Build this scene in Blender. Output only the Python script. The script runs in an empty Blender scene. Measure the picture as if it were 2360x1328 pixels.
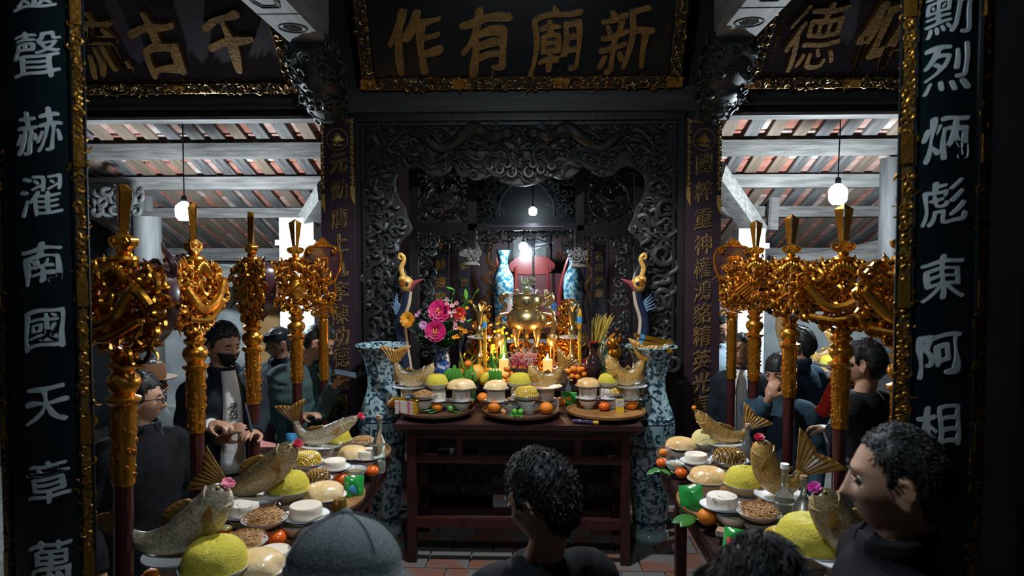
import bpy, bmesh, math, random
import numpy as np
from mathutils import Vector, Matrix
PI = math.pi
SC = bpy.context.scene
COL = SC.collection
rng = random.Random(7)
# ---------------------------------------------------------------- camera
F = 1573.0
YAW = math.atan(57 / F); PITCH = math.atan(64 / F)
CAM_Z = 2.0
cam_d = bpy.data.cameras.new('camera'); cam = bpy.data.objects.new('camera', cam_d); COL.objects.link(cam)
cam_d.sensor_width = 36; cam_d.lens = 24.0; cam_d.clip_start = .05; cam_d.clip_end = 60
cam.location = (0, 0, CAM_Z); cam.rotation_euler = (PI / 2 - PITCH, 0, YAW)
cam_d.dof.use_dof = True; cam_d.dof.focus_distance = 4.0; cam_d.dof.aperture_fstop = 3.2
SC.camera = cam
CR = cam.rotation_euler.to_matrix()
def ray(px, py):
    return CR @ Vector(((px - 1180) / F, -(py - 664) / F, -1))
def P(px, py, d):
    r = ray(px, py); t = d / r.y
    return Vector((r.x * t, d, CAM_Z + r.z * t))
def G(px, py, z):
    r = ray(px, py); t = (z - CAM_Z) / r.z
    return Vector((r.x * t, r.y * t, z))
# ---------------------------------------------------------------- world, light, exposure
w = bpy.data.worlds.new('world'); SC.world = w; w.use_nodes = True
w.node_tree.nodes['Background'].inputs[0].default_value = (.30, .48, .56, 1)
w.node_tree.nodes['Background'].inputs[1].default_value = .03
SC.view_settings.view_transform = 'Standard'; SC.view_settings.look = 'None'
SC.view_settings.gamma = 1; SC.view_settings.use_curve_mapping = False
SC.view_settings.exposure = 0.0
LIGHTS = dict(side=230, inner=30, screen=2.5, hall=52, altar=330, candle=4)
def point(name, loc, power, col, r=.05):
    l = bpy.data.lights.new(name, 'POINT'); l.energy = power; l.color = col; l.shadow_soft_size = r
    o = bpy.data.objects.new(name, l); COL.objects.link(o); o.location = loc
    return o
def spot(name, loc, target, power, col, ang, r=.06, blend=.6):
    l = bpy.data.lights.new(name, 'SPOT'); l.energy = power; l.color = col; l.shadow_soft_size = r
    l.spot_size = math.radians(ang); l.spot_blend = blend
    o = bpy.data.objects.new(name, l); COL.objects.link(o); o.location = loc
    o.rotation_euler = (Vector(target) - Vector(loc)).to_track_quat('-Z', 'Y').to_euler()
    return o
# ---------------------------------------------------------------- materials
MATS = {}
def mat(name, col, rough=.5, metal=0, col2=None, scale=8, bump=0, bscale=60, spec=.5, stretch=None, emit=None,
        coat=0, trans=0, sss=0, mix=(.35, .65), detail=4, noise='noise', alpha=1, ior=1.45):
    if name in MATS: return MATS[name]
    m = bpy.data.materials.new(name); m.use_nodes = True; nt = m.node_tree; N = nt.nodes; L = nt.links
    b = N['Principled BSDF']
    def S(k, v):
        if k in b.inputs: b.inputs[k].default_value = v
    S('Base Color', (*col, 1)); S('Roughness', rough); S('Metallic', metal); S('Specular IOR Level', spec)
    S('Coat Weight', coat); S('Transmission Weight', trans); S('IOR', ior); S('Alpha', alpha)
    if coat: S('Coat Roughness', .12)
    if sss: S('Subsurface Weight', sss); S('Subsurface Radius', (.02, .008, .004))
    if emit: S('Emission Color', (*emit[:3], 1)); S('Emission Strength', emit[3])
    tc = N.new('ShaderNodeTexCoord'); mp = N.new('ShaderNodeMapping'); L.new(tc.outputs['Object'], mp.inputs[0])
    if stretch: mp.inputs['Scale'].default_value = stretch
    if col2:
        if noise == 'voronoi':
            n = N.new('ShaderNodeTexVoronoi'); n.inputs['Scale'].default_value = scale; out = n.outputs['Distance']
        else:
            n = N.new('ShaderNodeTexNoise'); n.inputs['Scale'].default_value = scale; n.inputs['Detail'].default_value = detail
            out = n.outputs[0]
        L.new(mp.outputs[0], n.inputs['Vector'])
        r = N.new('ShaderNodeValToRGB'); r.color_ramp.elements[0].position = mix[0]; r.color_ramp.elements[1].position = mix[1]
        r.color_ramp.elements[0].color = (*col, 1); r.color_ramp.elements[1].color = (*col2, 1)
        L.new(out, r.inputs[0]); L.new(r.outputs[0], b.inputs['Base Color'])
    if bump:
        n2 = N.new('ShaderNodeTexNoise'); n2.inputs['Scale'].default_value = bscale; n2.inputs['Detail'].default_value = 4
        L.new(mp.outputs[0], n2.inputs['Vector'])
        bp = N.new('ShaderNodeBump'); bp.inputs['Strength'].default_value = bump; bp.inputs['Distance'].default_value = .01
        L.new(n2.outputs[0], bp.inputs['Height']); L.new(bp.outputs[0], b.inputs['Normal'])
    MATS[name] = m
    return m
ebony = mat('ebony', (.012, .010, .011), .42, col2=(.022, .017, .019), scale=5, stretch=(1, 1, .15), bump=.15, bscale=30)
carve = mat('carved_ebony', (.014, .017, .018), .48, col2=(.027, .030, .031), scale=9, bump=.2, bscale=50)
lacq = mat('black_lacquer', (.004, .005, .006), .28, coat=.3, col2=(.007, .010, .011), scale=3)
plum = mat('plum_lacquer', (.022, .013, .020), .38, col2=(.030, .018, .026), scale=4, bump=.08, bscale=20)
redw = mat('red_lacquer', (.030, .007, .007), .4, col2=(.048, .011, .010), scale=6, stretch=(3, 3, .5), bump=.1, bscale=25)
dkred = mat('dark_red_wood', (.020, .008, .008), .42, col2=(.034, .012, .011), scale=7, stretch=(1, 4, 4), bump=.12, bscale=30)
gold = mat('gilt', (.50, .195, .020), .28, .9, col2=(.68, .31, .040), scale=14, bump=.15, bscale=40)
goldd = mat('aged_gilt', (.34, .17, .035), .42, .8, col2=(.55, .28, .06), scale=30, bump=.3, bscale=80)
golddull = mat('dull_gilt', (.30, .19, .07), .45, .55, col2=(.46, .30, .11), scale=25, bump=.3, bscale=60)
brass = mat('brass', (.50, .36, .14), .3, .9, col2=(.32, .24, .11), scale=9, bump=.1, bscale=40)
pearl = mat('mother_of_pearl', (.42, .50, .52), .32, .0, col2=(.62, .66, .68), scale=22, spec=.7, coat=.3)
greyw = mat('weathered_wood', (.11, .105, .10), .7, col2=(.22, .205, .195), scale=6, stretch=(.6, 5, 5), bump=.35, bscale=30)
palew = mat('pale_beam_wood', (.20, .20, .20), .65, col2=(.30, .295, .285), scale=5, stretch=(5, .6, 5), bump=.2, bscale=30)
beamw = mat('dark_beam_wood', (.026, .028, .028), .45, col2=(.050, .050, .048), scale=5, stretch=(.4, 5, 6), bump=.25, bscale=25)
white = mat('white_paint', (.78, .80, .80), .6, col2=(.70, .72, .72), scale=5)
china = mat('white_china', (.74, .76, .76), .15, spec=.6, coat=.4)
# ---------------------------------------------------------------- mesh builder
def rotm(v):
    return Matrix.Rotation(v[2], 4, 'Z') @ Matrix.Rotation(v[1], 4, 'Y') @ Matrix.Rotation(v[0], 4, 'X')
class MB:
    def __init__(s): s.v = []; s.f = []; s.mi = []; s.n = 0
    def add(s, V, Fs, M=None, mi=0):
        V = np.asarray(V, float).reshape(-1, 3)
        if M is not None:
            A = np.array(M); V = V @ A[:3, :3].T + A[:3, 3]
        s.v.append(V); o = s.n
        s.f += [tuple(i + o for i in f) for f in Fs]; s.mi += [mi] * len(Fs); s.n += len(V)
        return s
    def box(s, c, d, M=None, mi=0, tx=1, ty=1):
        x, y, z = (k / 2 for k in d); V = []
        for k, (a, b) in ((-1, (1, 1)), (1, (tx, ty))):
            V += [(-x * a, -y * b, k * z), (x * a, -y * b, k * z), (x * a, y * b, k * z), (-x * a, y * b, k * z)]
        V = np.array(V) + np.array(c)
        return s.add(V, [(3, 2, 1, 0), (4, 5, 6, 7), (0, 1, 5, 4), (1, 2, 6, 5), (2, 3, 7, 6), (3, 0, 4, 7)], M, mi)
    def lathe(s, prof, n=20, c=(0, 0, 0), M=None, mi=0, sx=1, sy=1, cap=True, wob=None):
        prof = list(prof); a = np.arange(n) * 2 * PI / n; V = []; Fs = []
        for j, (r, z) in enumerate(prof):
            rr = r * (1 if wob is None else wob(a, j))
            V.append(np.stack([c[0] + rr * np.cos(a) * sx, c[1] + rr * np.sin(a) * sy, np.full(n, c[2] + z)], 1))
        V = np.concatenate(V)
        for j in range(len(prof) - 1):
            for i in range(n):
                k = (i + 1) % n
                Fs.append((j * n + i, j * n + k, (j + 1) * n + k, (j + 1) * n + i))
        if cap:
            if prof[0][0] > 1e-4: Fs.append(tuple(range(n - 1, -1, -1)))
            if prof[-1][0] > 1e-4: Fs.append(tuple((len(prof) - 1) * n + i for i in range(n)))
        return s.add(V, Fs, M, mi)
    def tube(s, path, r, n=6, M=None, mi=0, up=None, flat=1, closed=False, cap=True):
        p = np.asarray(path, float); k = len(p)
        r = np.full(k, r) if np.isscalar(r) else np.asarray(r, float)
        if closed: t = np.roll(p, -1, 0) - np.roll(p, 1, 0)
        else: t = np.gradient(p, axis=0)
        t /= (np.linalg.norm(t, axis=1)[:, None] + 1e-12)
        if up is None:
            m = np.abs(t).sum(0).argmin(); up = np.eye(3)[m]
        up = np.asarray(up, float)
        sd = np.cross(t, up); ln = np.linalg.norm(sd, axis=1)
        bad = ln < 1e-4
        if bad.any(): sd[bad] = np.cross(t[bad], np.array([.577, .577, .577]))
        sd /= (np.linalg.norm(sd, axis=1)[:, None] + 1e-12); bn = np.cross(sd, t)
        a = np.arange(n) * 2 * PI / n
        V = (p[:, None] + r[:, None, None] * (np.cos(a)[None, :, None] * sd[:, None] + flat * np.sin(a)[None, :, None] * bn[:, None])).reshape(-1, 3)
        Fs = []
        for j in range(k if closed else k - 1):
            q = (j + 1) % k
            for i in range(n):
                e = (i + 1) % n
                Fs.append((j * n + i, j * n + e, q * n + e, q * n + i))
        if cap and not closed:
            Fs.append(tuple(range(n - 1, -1, -1))); Fs.append(tuple((k - 1) * n + i for i in range(n)))
        return s.add(V, Fs, M, mi)
    def ball(s, c, r, n=12, m=8, M=None, mi=0, fn=None):
        r = (r, r, r) if np.isscalar(r) else r
        V = [(0, 0, -1)]; Fs = []
        for j in range(1, m):
            th = PI * j / m
            for i in range(n):
                a = 2 * PI * i / n; V.append((math.sin(th) * math.cos(a), math.sin(th) * math.sin(a), -math.cos(th)))
        V.append((0, 0, 1)); V = np.array(V)
        if fn is not None: V = V * fn(V)[:, None]
        V = V * np.array(r) + np.array(c); T = len(V) - 1
        for i in range(n):
            k = (i + 1) % n
            Fs.append((0, 1 + k, 1 + i)); Fs.append((T, 1 + (m - 2) * n + i, 1 + (m - 2) * n + k))
            for j in range(m - 2): Fs.append((1 + j * n + i, 1 + j * n + k, 1 + (j + 1) * n + k, 1 + (j + 1) * n + i))
        return s.add(V, Fs, M, mi)
    def prism(s, poly, y0, y1, M=None, mi=0):     # poly in (x,z); extruded along y
        k = len(poly); V = [(x, y0, z) for x, z in poly] + [(x, y1, z) for x, z in poly]
        ar = sum(poly[i][0] * poly[(i + 1) % k][1] - poly[(i + 1) % k][0] * poly[i][1] for i in range(k))
        Fs = [tuple(range(k)), tuple(range(2 * k - 1, k - 1, -1))] + [(i, i + k, (i + 1) % k + k, (i + 1) % k) for i in range(k)]
        if (ar > 0) != (y0 < y1): Fs = [f[::-1] for f in Fs]
        return s.add(V, Fs, M, mi)
    def slab(s, poly, z0, z1, M=None, mi=0):      # poly in (x,y); extruded along z
        k = len(poly); V = [(x, y, z0) for x, y in poly] + [(x, y, z1) for x, y in poly]
        Fs = [tuple(range(k - 1, -1, -1)), tuple(range(k, 2 * k))] + [(i, (i + 1) % k, (i + 1) % k + k, i + k) for i in range(k)]
        return s.add(V, Fs, M, mi)
    def curl(s, u, v, size, ang, hand, r, turns=1.25, out=0, y=0, n=6, k=18, tail=1.0, M=None, flat=1):
        # a tapering scroll lying in the xz plane, bulging toward -y
        t = np.linspace(0, 1, k); th = ang + hand * 2 * PI * turns * t
        rho = size * (1 - .82 * t)
        x = u + rho * np.cos(th); z = v + rho * np.sin(th)
        yy = y - out * np.sin(PI * np.minimum(t * 1.2, 1))
        if tail:
            q = np.linspace(1, 0, 6)[:-1]
            dx, dz = math.sin(ang) * hand, -math.cos(ang) * hand
            tx = x[0] + q * size * 1.1 * tail * dx + (q ** 2) * size * .5 * math.cos(ang)
            tz = z[0] + q * size * 1.1 * tail * dz + (q ** 2) * size * .5 * math.sin(ang)
            x = np.concatenate([tx, x]); z = np.concatenate([tz, z]); yy = np.concatenate([np.full(5, y), yy])
        kk = len(x); rad = r * np.sin(PI * (np.linspace(.08, .86, kk))) ** .7
        return s.tube(np.stack([x, yy, z], 1), rad, n, M, up=(0, 1, 0), flat=flat)
    def wave(s, u, v, ln, ang, amp, r, cyc=1.5, y=0, out=0, n=6, k=16, M=None):
        t = np.linspace(0, 1, k); a = t * ln; b = amp * np.sin(2 * PI * cyc * t) * (1 - .3 * t)
        x = u + a * math.cos(ang) - b * math.sin(ang); z = v + a * math.sin(ang) + b * math.cos(ang)
        yy = y - out * np.abs(np.sin(PI * t * cyc))
        return s.tube(np.stack([x, yy, z], 1), r * (1 - .85 * t) + r * .06, n, M, up=(0, 1, 0))
    def mesh(s, name, mats, angle=38, smooth=True):
        me = bpy.data.meshes.new(name)
        V = np.concatenate(s.v) if s.v else np.zeros((0, 3))
        me.from_pydata(V.tolist(), [], s.f)
        mats = mats if isinstance(mats, (list, tuple)) else [mats]
        for m in mats: me.materials.append(m)
        if len(mats) > 1: me.polygons.foreach_set('material_index', s.mi)
        if smooth:
            me.polygons.foreach_set('use_smooth', [True] * len(me.polygons)); me.set_sharp_from_angle(angle=math.radians(angle))
        me.validate(); me.update()
        return me
    def build(s, name, mats, parent=None, angle=38, loc=None, rot=None, smooth=True):
        return link(name, s.mesh(name, mats, angle, smooth), parent, loc, rot)
def link(name, me, parent=None, loc=None, rot=None, scale=None):
    o = bpy.data.objects.new(name, me); COL.objects.link(o)
    if parent is not None: o.parent = parent
    if loc is not None: o.location = loc
    if rot is not None: o.rotation_euler = rot
    if scale is not None: o.scale = scale
    return o
def thing(name, label, cat, loc=(0, 0, 0), rz=0, group=None, rot=None):
    o = link(name, None, None, loc, rot or (0, 0, rz)); return tag(o, label, cat, group)
def tag(o, label, cat, group=None):
    o['label'] = label; o['category'] = cat
    if group: o['group'] = group
    return o
def stuff(o): o['kind'] = 'stuff'; return o
def struct(name, loc=None):
    o = link(name, None, None, loc); o['kind'] = 'structure'; return o
def copy_tree(o, loc=None, rz=None, label=None, parent=None):
    c = o.copy(); COL.objects.link(c)
    if parent is not None: c.parent = parent
    if loc is not None: c.location = loc
    if rz is not None: c.rotation_euler = (o.rotation_euler[0], o.rotation_euler[1], rz)
    if label: c['label'] = label
    for ch in list(o.children):
        copy_tree(ch, parent=c)
    return c
# ---------------------------------------------------------------- glyphs
GL = {}
OUTL = {}
def outline(ch):                                     # closed outlines of one character, resampled, in em units
    if ch in OUTL: return OUTL[ch]
    c = bpy.data.curves.new('glyph', 'FONT'); c.body = ch; c.size = 1; c.resolution_u = 3
    o = bpy.data.objects.new('glyph', c); COL.objects.link(o); bpy.context.view_layer.update()
    me = bpy.data.meshes.new_from_object(o.evaluated_get(bpy.context.evaluated_depsgraph_get()))
    bpy.data.objects.remove(o); bpy.data.curves.remove(c)
    bm = bmesh.new(); bm.from_mesh(me); bmesh.ops.remove_doubles(bm, verts=bm.verts[:], dist=1e-5); nxt = {}
    up = sum(f.normal.z for f in bm.faces)
    for e in bm.edges:
        if len(e.link_loops) == 1:
            l = e.link_loops[0]; a, b = l.vert, l.link_loop_next.vert
            if up < 0: a, b = b, a
            nxt.setdefault(a.index, []).append(b.index)
    co = {v.index: np.array(v.co[:2]) for v in bm.verts}; loops = []
    while nxt:
        st = next(iter(nxt)); cur = st; lp = []
        while cur in nxt:
            lp.append(cur); n = nxt[cur].pop()
            if not nxt[cur]: del nxt[cur]
            cur = n
            if cur == st: break
        if len(lp) > 2: loops.append(np.array([co[q] for q in lp]))
    bm.free(); bpy.data.meshes.remove(me); out = []
    for p in loops:
        q = np.vstack([p, p[:1]]); sl = np.concatenate([[0], np.cumsum(np.linalg.norm(np.diff(q, axis=0), axis=1))]); n = max(8, int(sl[-1] / .024)); t = np.linspace(0, sl[-1], n + 1)[:-1]
        out.append(np.stack([np.interp(t, sl, q[:, 0]), np.interp(t, sl, q[:, 1])], 1))
    al = np.vstack(out); mid = (al.min(0) + al.max(0)) / 2; out = [q - mid for q in out]
    OUTL[ch] = out
    return out
def glyph(ch, size=1, depth=.02, bold=.012, shear=.1, wob=.02, sx=1, bev=0):
    """one character (or word) as a brush-like solid: outlines softened, swollen and thinned as a brush would"""
    key = (ch, round(size, 4), depth, bold, shear, wob, sx, bev)
    if key in GL: return GL[key]
    loops = outline(ch); r = random.Random(ord(ch[0])); a, b, c_ = (r.uniform(0, 6) for _ in range(3))
    dense = 1 if len(loops) <= 4 or bold < 0 else .45 if len(loops) <= 7 else .15
    cu = bpy.data.curves.new('glyph', 'CURVE'); cu.dimensions = '2D'; cu.fill_mode = 'BOTH'; cu.extrude = depth / 2
    if bev: cu.bevel_depth = bev; cu.bevel_resolution = 1
    for p in loops:
        q = p.copy()
        for _ in range(2 if wob else 0): q = .5 * q + .25 * (np.roll(q, 1, 0) + np.roll(q, -1, 0))
        t = np.roll(q, -1, 0) - np.roll(q, 1, 0); t /= np.linalg.norm(t, axis=1)[:, None] + 1e-9; nr = np.stack([t[:, 1] * 1.25, -t[:, 0] * .75], 1)
        x, y = q.T; am = (np.sin(6.1 * x + a) * np.sin(5.3 * y + b) + .6 * np.sin(10 * x - 8 * y + c_)) * wob * .55
        q = q + nr * ((bold + am) * dense)[:, None]; x, y = q.T
        X = x + wob * .6 * np.sin(7 * y + a); Y = y + shear * x + wob * .6 * np.sin(8 * x + b) - shear * .5 * x * x
        sp = cu.splines.new('POLY'); sp.points.add(len(q) - 1); sp.use_cyclic_u = True
        sp.points.foreach_set('co', np.stack([X * size * sx, Y * size, 0 * X, 0 * X + 1], 1).ravel())
    o = bpy.data.objects.new('glyph', cu); COL.objects.link(o); bpy.context.view_layer.update()
    me = bpy.data.meshes.new_from_object(o.evaluated_get(bpy.context.evaluated_depsgraph_get()))
    bpy.data.objects.remove(o); bpy.data.curves.remove(cu)
    V = np.zeros(len(me.vertices) * 3); me.vertices.foreach_get('co', V); V = V.reshape(-1, 3)
    me.vertices.foreach_set('co', np.stack([V[:, 0], -V[:, 2], V[:, 1]], 1).ravel()); me.update(); me.materials.clear()
    GL[key] = me
    return me
def put_glyph(ch, material, parent, loc, size, depth=.012, rot=None, name='character', bend=None, **kw):
    src = glyph(ch, size, depth, **kw)
    me = src.copy(); me.materials.append(material)
    if bend:                                        # wrap onto a vertical cylinder of radius bend
        bm = bmesh.new(); bm.from_mesh(me)
        for q in np.arange(-size * .6, size * .61, size * .1):
            g = bm.verts[:] + bm.edges[:] + bm.faces[:]
            bmesh.ops.bisect_plane(bm, geom=g, plane_co=(q, 0, 0), plane_no=(1, 0, 0))
        for v in bm.verts:
            a = (v.co.x + loc[0]) / bend; rr = bend - (v.co.y + loc[1])
            v.co = (rr * math.sin(a), -rr * math.cos(a), v.co.z + loc[2])
        bm.to_mesh(me); bm.free(); loc = (0, 0, 0)
    return link(name, me, parent, loc, rot)
# ---------------------------------------------------------------- scroll carving fields
def inside(poly, x, z):
    c = False; j = len(poly) - 1
    for i in range(len(poly)):
        xi, zi = poly[i]; xj, zj = poly[j]
        if (zi > z) != (zj > z) and x < (xj - xi) * (z - zi) / (zj - zi) + xi: c = not c
        j = i
    return c
def scrollwork(mb, poly, step, r, seed=1, out=.02, y=0, jit=.35, sides=6, wisp=.25, k=14, size=.62, flow=0):
    R = random.Random(seed); xs = [p[0] for p in poly]; zs = [p[1] for p in poly]
    z = min(zs) + step * .4; row = 0
    while z < max(zs):
        x = min(xs) + step * (.4 if row % 2 else .85)
        while x < max(xs):
            u = x + R.uniform(-jit, jit) * step; v = z + R.uniform(-jit, jit) * step
            if inside(poly, u, v):
                if R.random() < wisp:
                    wl = step * R.uniform(1., 1.7) * (1 + flow); wa = (R.choice((0, PI)) + R.gauss(0, .55)) if flow else R.uniform(0, 2 * PI)
                    if flow and not inside(poly, u + wl * math.cos(wa), v + wl * math.sin(wa)): wa += PI; wl *= .6
                    if flow and not inside(poly, u + wl * math.cos(wa), v + wl * math.sin(wa)): wa = R.choice((PI / 2, -PI / 2)); wl = step
                    mb.wave(u, v, wl, wa, step * .22, r * 1.15, 1.2 + .5 * flow, y=y, out=out * .7, n=sides, k=12)
                else:
                    mb.curl(u, v, step * size * R.uniform(.75, 1.15), R.uniform(0, 2 * PI), R.choice((-1, 1)), r * R.uniform(.8, 1.2), R.uniform(.9, 1.4), out * R.uniform(.5, 1.3), y, sides, k, tail=R.uniform(.3, 1))
            x += step
        z += step * .86; row += 1
    return mb
def smooth_poly(pts, n=6, closed=True):     # Catmull-Rom resample
    p = [np.array(q, float) for q in pts]; k = len(p); out = []
    for i in range(k if closed else k - 1):
        a, b, c, d = (p[(i + q) % k] if closed else p[min(max(i + q, 0), k - 1)] for q in (-1, 0, 1, 2))
        for t in np.arange(n) / n:
            out.append(tuple(.5 * (2 * b + (c - a) * t + (2 * a - 5 * b + 4 * c - d) * t ** 2 + (3 * b - a - 3 * c + d) * t ** 3)))
    if not closed: out.append(tuple(p[-1]))
    return out
# ================================================================ the building
AX = -.12                                            # axis of the hall
terr = mat('terracotta_floor', (.20, .090, .062), .4, col2=(.15, .148, .142), scale=3.2, mix=(.42, .52), bump=.2, bscale=20)
grout = mat('grout', (.16, .155, .15), .8, col2=(.10, .10, .095), scale=12)
rtile = [mat('roof_tile_red', (.36, .13, .09), .8, col2=(.46, .20, .15), scale=9, bump=.2),
         mat('roof_tile_pink', (.42, .22, .18), .8, col2=(.50, .33, .29), scale=9, bump=.2),
         mat('roof_tile_limed', (.52, .48, .45), .8, col2=(.44, .27, .22), scale=7, bump=.2)]
raftm = [mat('rafter_grey', (.085, .08, .08), .7, col2=(.19, .18, .175), scale=5, stretch=(6, .6, 6), bump=.3, bscale=25),
         mat('rafter_brown', (.17, .12, .085), .7, col2=(.25, .19, .15), scale=5, stretch=(6, .6, 6), bump=.3, bscale=25)]
plaster = mat('old_plaster', (.38, .42, .44), .85, col2=(.60, .62, .62), scale=3.5, bump=.25, bscale=12, detail=8)
ochre = mat('ochre_limewash', (.50, .26, .09), .8, col2=(.60, .36, .16), scale=4, bump=.15)
darkwall = mat('dark_board_wall', (.012, .014, .016), .55, col2=(.02, .022, .024), scale=4, bump=.1)

fl = struct('floor')
MB().box((0, 4, -.04), (14, 14, .05)).build('bed', grout, fl)
tile_me = MB().box((0, 0, -.004), (.272, .272, .016), tx=.985, ty=.985).mesh('tile', terr)
for j in range(15):
    for i in range(10):
        x = AX - 1.3 + i * .28 + (.14 if j % 2 else 0); y = 3.35 + j * .28
        link('tile', tile_me, fl, (x, y, rng.uniform(-.001, .001)), (0, 0, rng.choice((0, PI / 2, PI))))

def wall(name, c, d, m):
    o = MB().box(c, d).build(name, m); o['kind'] = 'structure'; return o
wall('wall_back', (AX, 7.95, 1.7), (3.0, .12, 3.4), darkwall)
wb = bpy.data.objects['wall_back']
# plank joints of the sanctuary's rear wall
plankm = mat('lacquered_planks', (.085, .045, .052), .42, col2=(.11, .060, .066), scale=5, stretch=(5, 5, .4), bump=.1)
for i in range(11):
    MB().box((AX - 1.35 + i * .27, 7.875, 1.65), (.262, .03, 3.2)).build('plank', plankm, wb)
wall('wall_left', (-5.3, 4.5, 2.0), (.15, 9, 4.6), darkwall)
wall('wall_right', (5.1, 4.5, 2.0), (.15, 9, 4.6), darkwall)
wall('wall_front', (0, -3.2, 2.2), (12, .15, 4.6), darkwall)
wall('ceiling_hall', (0, 1.1, 4.45), (12, 8.6, .1), darkwall).name = 'ceiling'
wall('wall_rear_left', (-3.5, 8.55, 1.0), (3.9, .12, 1.96), plaster)
wall('wall_rear_right', (3.3, 8.55, 1.0), (4.0, .12, 2.1), plaster)
wall('wall_side_left', (-1.66, 6.7, 1.6), (.06, 2.5, 3.2), ebony)
wall('wall_side_right', (1.36, 6.75, 1.6), (.06, 2.4, 3.2), ebony)
wall('wall_lintel', (0, 5.42, 3.85), (10.2, .1, 1.4), darkwall)
wall('ceiling_inner', (AX, 6.6, 3.22), (3.1, 2.7, .06), darkwall)
wall('wall_blocking_partition_right', (3.2, 2.6, 2.2), (3.3, .1, 4.5), darkwall)  # added to block the lit wall behind, so the right edge stays dark
wall('wall_above_rear', (0, 9.3, 2.5), (11, .1, 3), darkwall)
# flaked ochre patches on the rear plaster walls
def patch(pxs, d, par):
    poly = [(lambda p: (p.x, p.z))(P(x, y, d)) for x, y in pxs]
    MB().prism(poly, d - .012, d + .02).build('plaster_patch', ochre, par)
patch([(552, 690), (572, 684), (600, 700), (642, 708), (648, 900), (575, 905), (580, 820), (560, 760)], 8.47, bpy.data.objects['wall_rear_left'])
patch([(1790, 690), (1832, 700), (1832, 800), (1800, 805), (1788, 760)], 8.47, bpy.data.objects['wall_rear_right'])
wall('trim_1', P(685, 760, 6.6) + Vector((0, .15, -.35)), (.31, .3, 3.2), white)   # white masonry pillars
o = bpy.data.objects['trim_1']
p = P(682, 500, 6.6)
o.location = (0, 0, 0)
def pillar(name, x0, x1, ytop, d, caps):
    a, b = P(x0, ytop, d), P(x1, ytop, d); m = MB(); h = a.z
    m.box(((a.x + b.x) / 2, d + .12, h / 2), (b.x - a.x, .24, h))
    for z in caps: m.box(((a.x + b.x) / 2, d + .12, z), (b.x - a.x + .06, .3, .05))
    o = m.build(name, white); o['kind'] = 'structure'
bpy.data.objects.remove(o)
pillar('trim_1', 643, 722, 502, 6.6, (P(0, 560, 6.6).z,))
pillar('trim_2', 1703, 1764, 527, 6.6, (P(0, 568, 6.6).z,))

def roof_z(d): return 3.36 - (d - 5.35) * .36
def roof(x0, x1, sgn, seed):
    R = random.Random(seed); c = struct('ceiling')
    ang = math.atan(.36); ln = 3.5 / math.cos(ang); n = int((x1 - x0) / .205)
    dm = 5.35 + 1.75
    raft = [MB().box((0, 0, 0), (w_, ln, .035)).mesh('rafter', raftm[k]) for w_, k in ((.115, 0), (.125, 0), (.11, 1))]
    tl = [MB().box((0, 0, 0), (.10, .236, .02)).mesh('roof_tile', rtile[k]) for k in range(3)]
    for i in range(n + 1):
        x = x0 + i * .205
        k = 2 if (R.random() < .35) else R.choice((0, 1))
        link('rafter', raft[k], c, (x, dm, roof_z(dm) + R.uniform(-.004, .004)), (-ang, 0, R.uniform(-.012, .012)))
        for j in range(14):
            d = 5.42 + j * .25; xx = x + .103
            q = 1237 + xx * F / d
            if q < 190 or q > 2110: continue
            link('roof_tile', tl[R.choice((0, 0, 0, 1, 1, 2))], c, (xx + R.uniform(-.006, .006), d, roof_z(d) + .028 + R.uniform(-.004, .004)), (-ang + R.uniform(-.02, .02), 0, R.uniform(-.03, .03)))
    # the sarking that keeps the night out behind the tiles
    MB().box(((x0 + x1) / 2, dm, roof_z(dm) + .06), (x1 - x0 + .5, ln + .2, .02), ).build('sarking', darkwall, c).rotation_euler = (0, 0, 0)
    s_ = c.children[-1]; s_.rotation_euler = (-ang, 0, 0); me = s_.data
    me.transform(Matrix.Translation((-(x0 + x1) / 2, -dm, -(roof_z(dm) + .06)))); s_.location = ((x0 + x1) / 2, dm, roof_z(dm) + .06)
    # purlins, run across under the rafters
    for d, h, dep in ((5.62, .085, .10), (6.13, .125, .13), (6.75, .125, .13), (7.45, .11, .12), (8.2, .15, .14)):
        z = roof_z(d) - .03 - h / 2
        if d == 8.2: z -= .16
        pm = MB(); pm.box(((x0 + x1) / 2, d, z), (x1 - x0 + .3, dep, h)); pm.box(((x0 + x1) / 2, d - dep / 2 - .008, z + h * .28), (x1 - x0 + .3, .02, h * .4))
        pm.build('purlin', greyw, c)
    return c
roof(-5.1, -1.75, 1, 3); roof(1.45, 5.0, -1, 5)
# heavier members seen in the side bays
def member(name, a, b, w_, h, m, label, cat='beam', bow=0, group=None):
    a, b = Vector(a), Vector(b); v = b - a; k = 9; mb = MB(); pts = []
    for i in range(k):
        t = i / (k - 1); q = a.lerp(b, t) + Vector((0, 0, bow * math.sin(PI * t))); pts.append(q)
    base = a
    up = Vector((0, 0, 1)); sd = v.cross(up).normalized(); u2 = sd.cross(v).normalized()
    V = []; Fs = []
    for q in pts:
        for e, f in ((-1, -1), (1, -1), (1, .6), (.6, 1), (-.6, 1), (-1, .6)):
            V.append(q - base + sd * e * w_ / 2 + u2 * f * h / 2)
    for i in range(k - 1):
        for j in range(6): Fs.append((i * 6 + j, i * 6 + (j + 1) % 6, (i + 1) * 6 + (j + 1) % 6, (i + 1) * 6 + j))
    Fs.append(tuple(range(5, -1, -1))); Fs.append(tuple((k - 1) * 6 + j for j in range(6)))
    mb.add(V, Fs); o = mb.build(name, m, None, loc=base)
    return tag(o, label, cat, group)
member('curved_beam', P(378, 600, 7.4), P(650, 650, 7.4), .16, .2, greyw, 'grey curved tie beam above the plaster wall in the left bay', bow=-.05)
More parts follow.
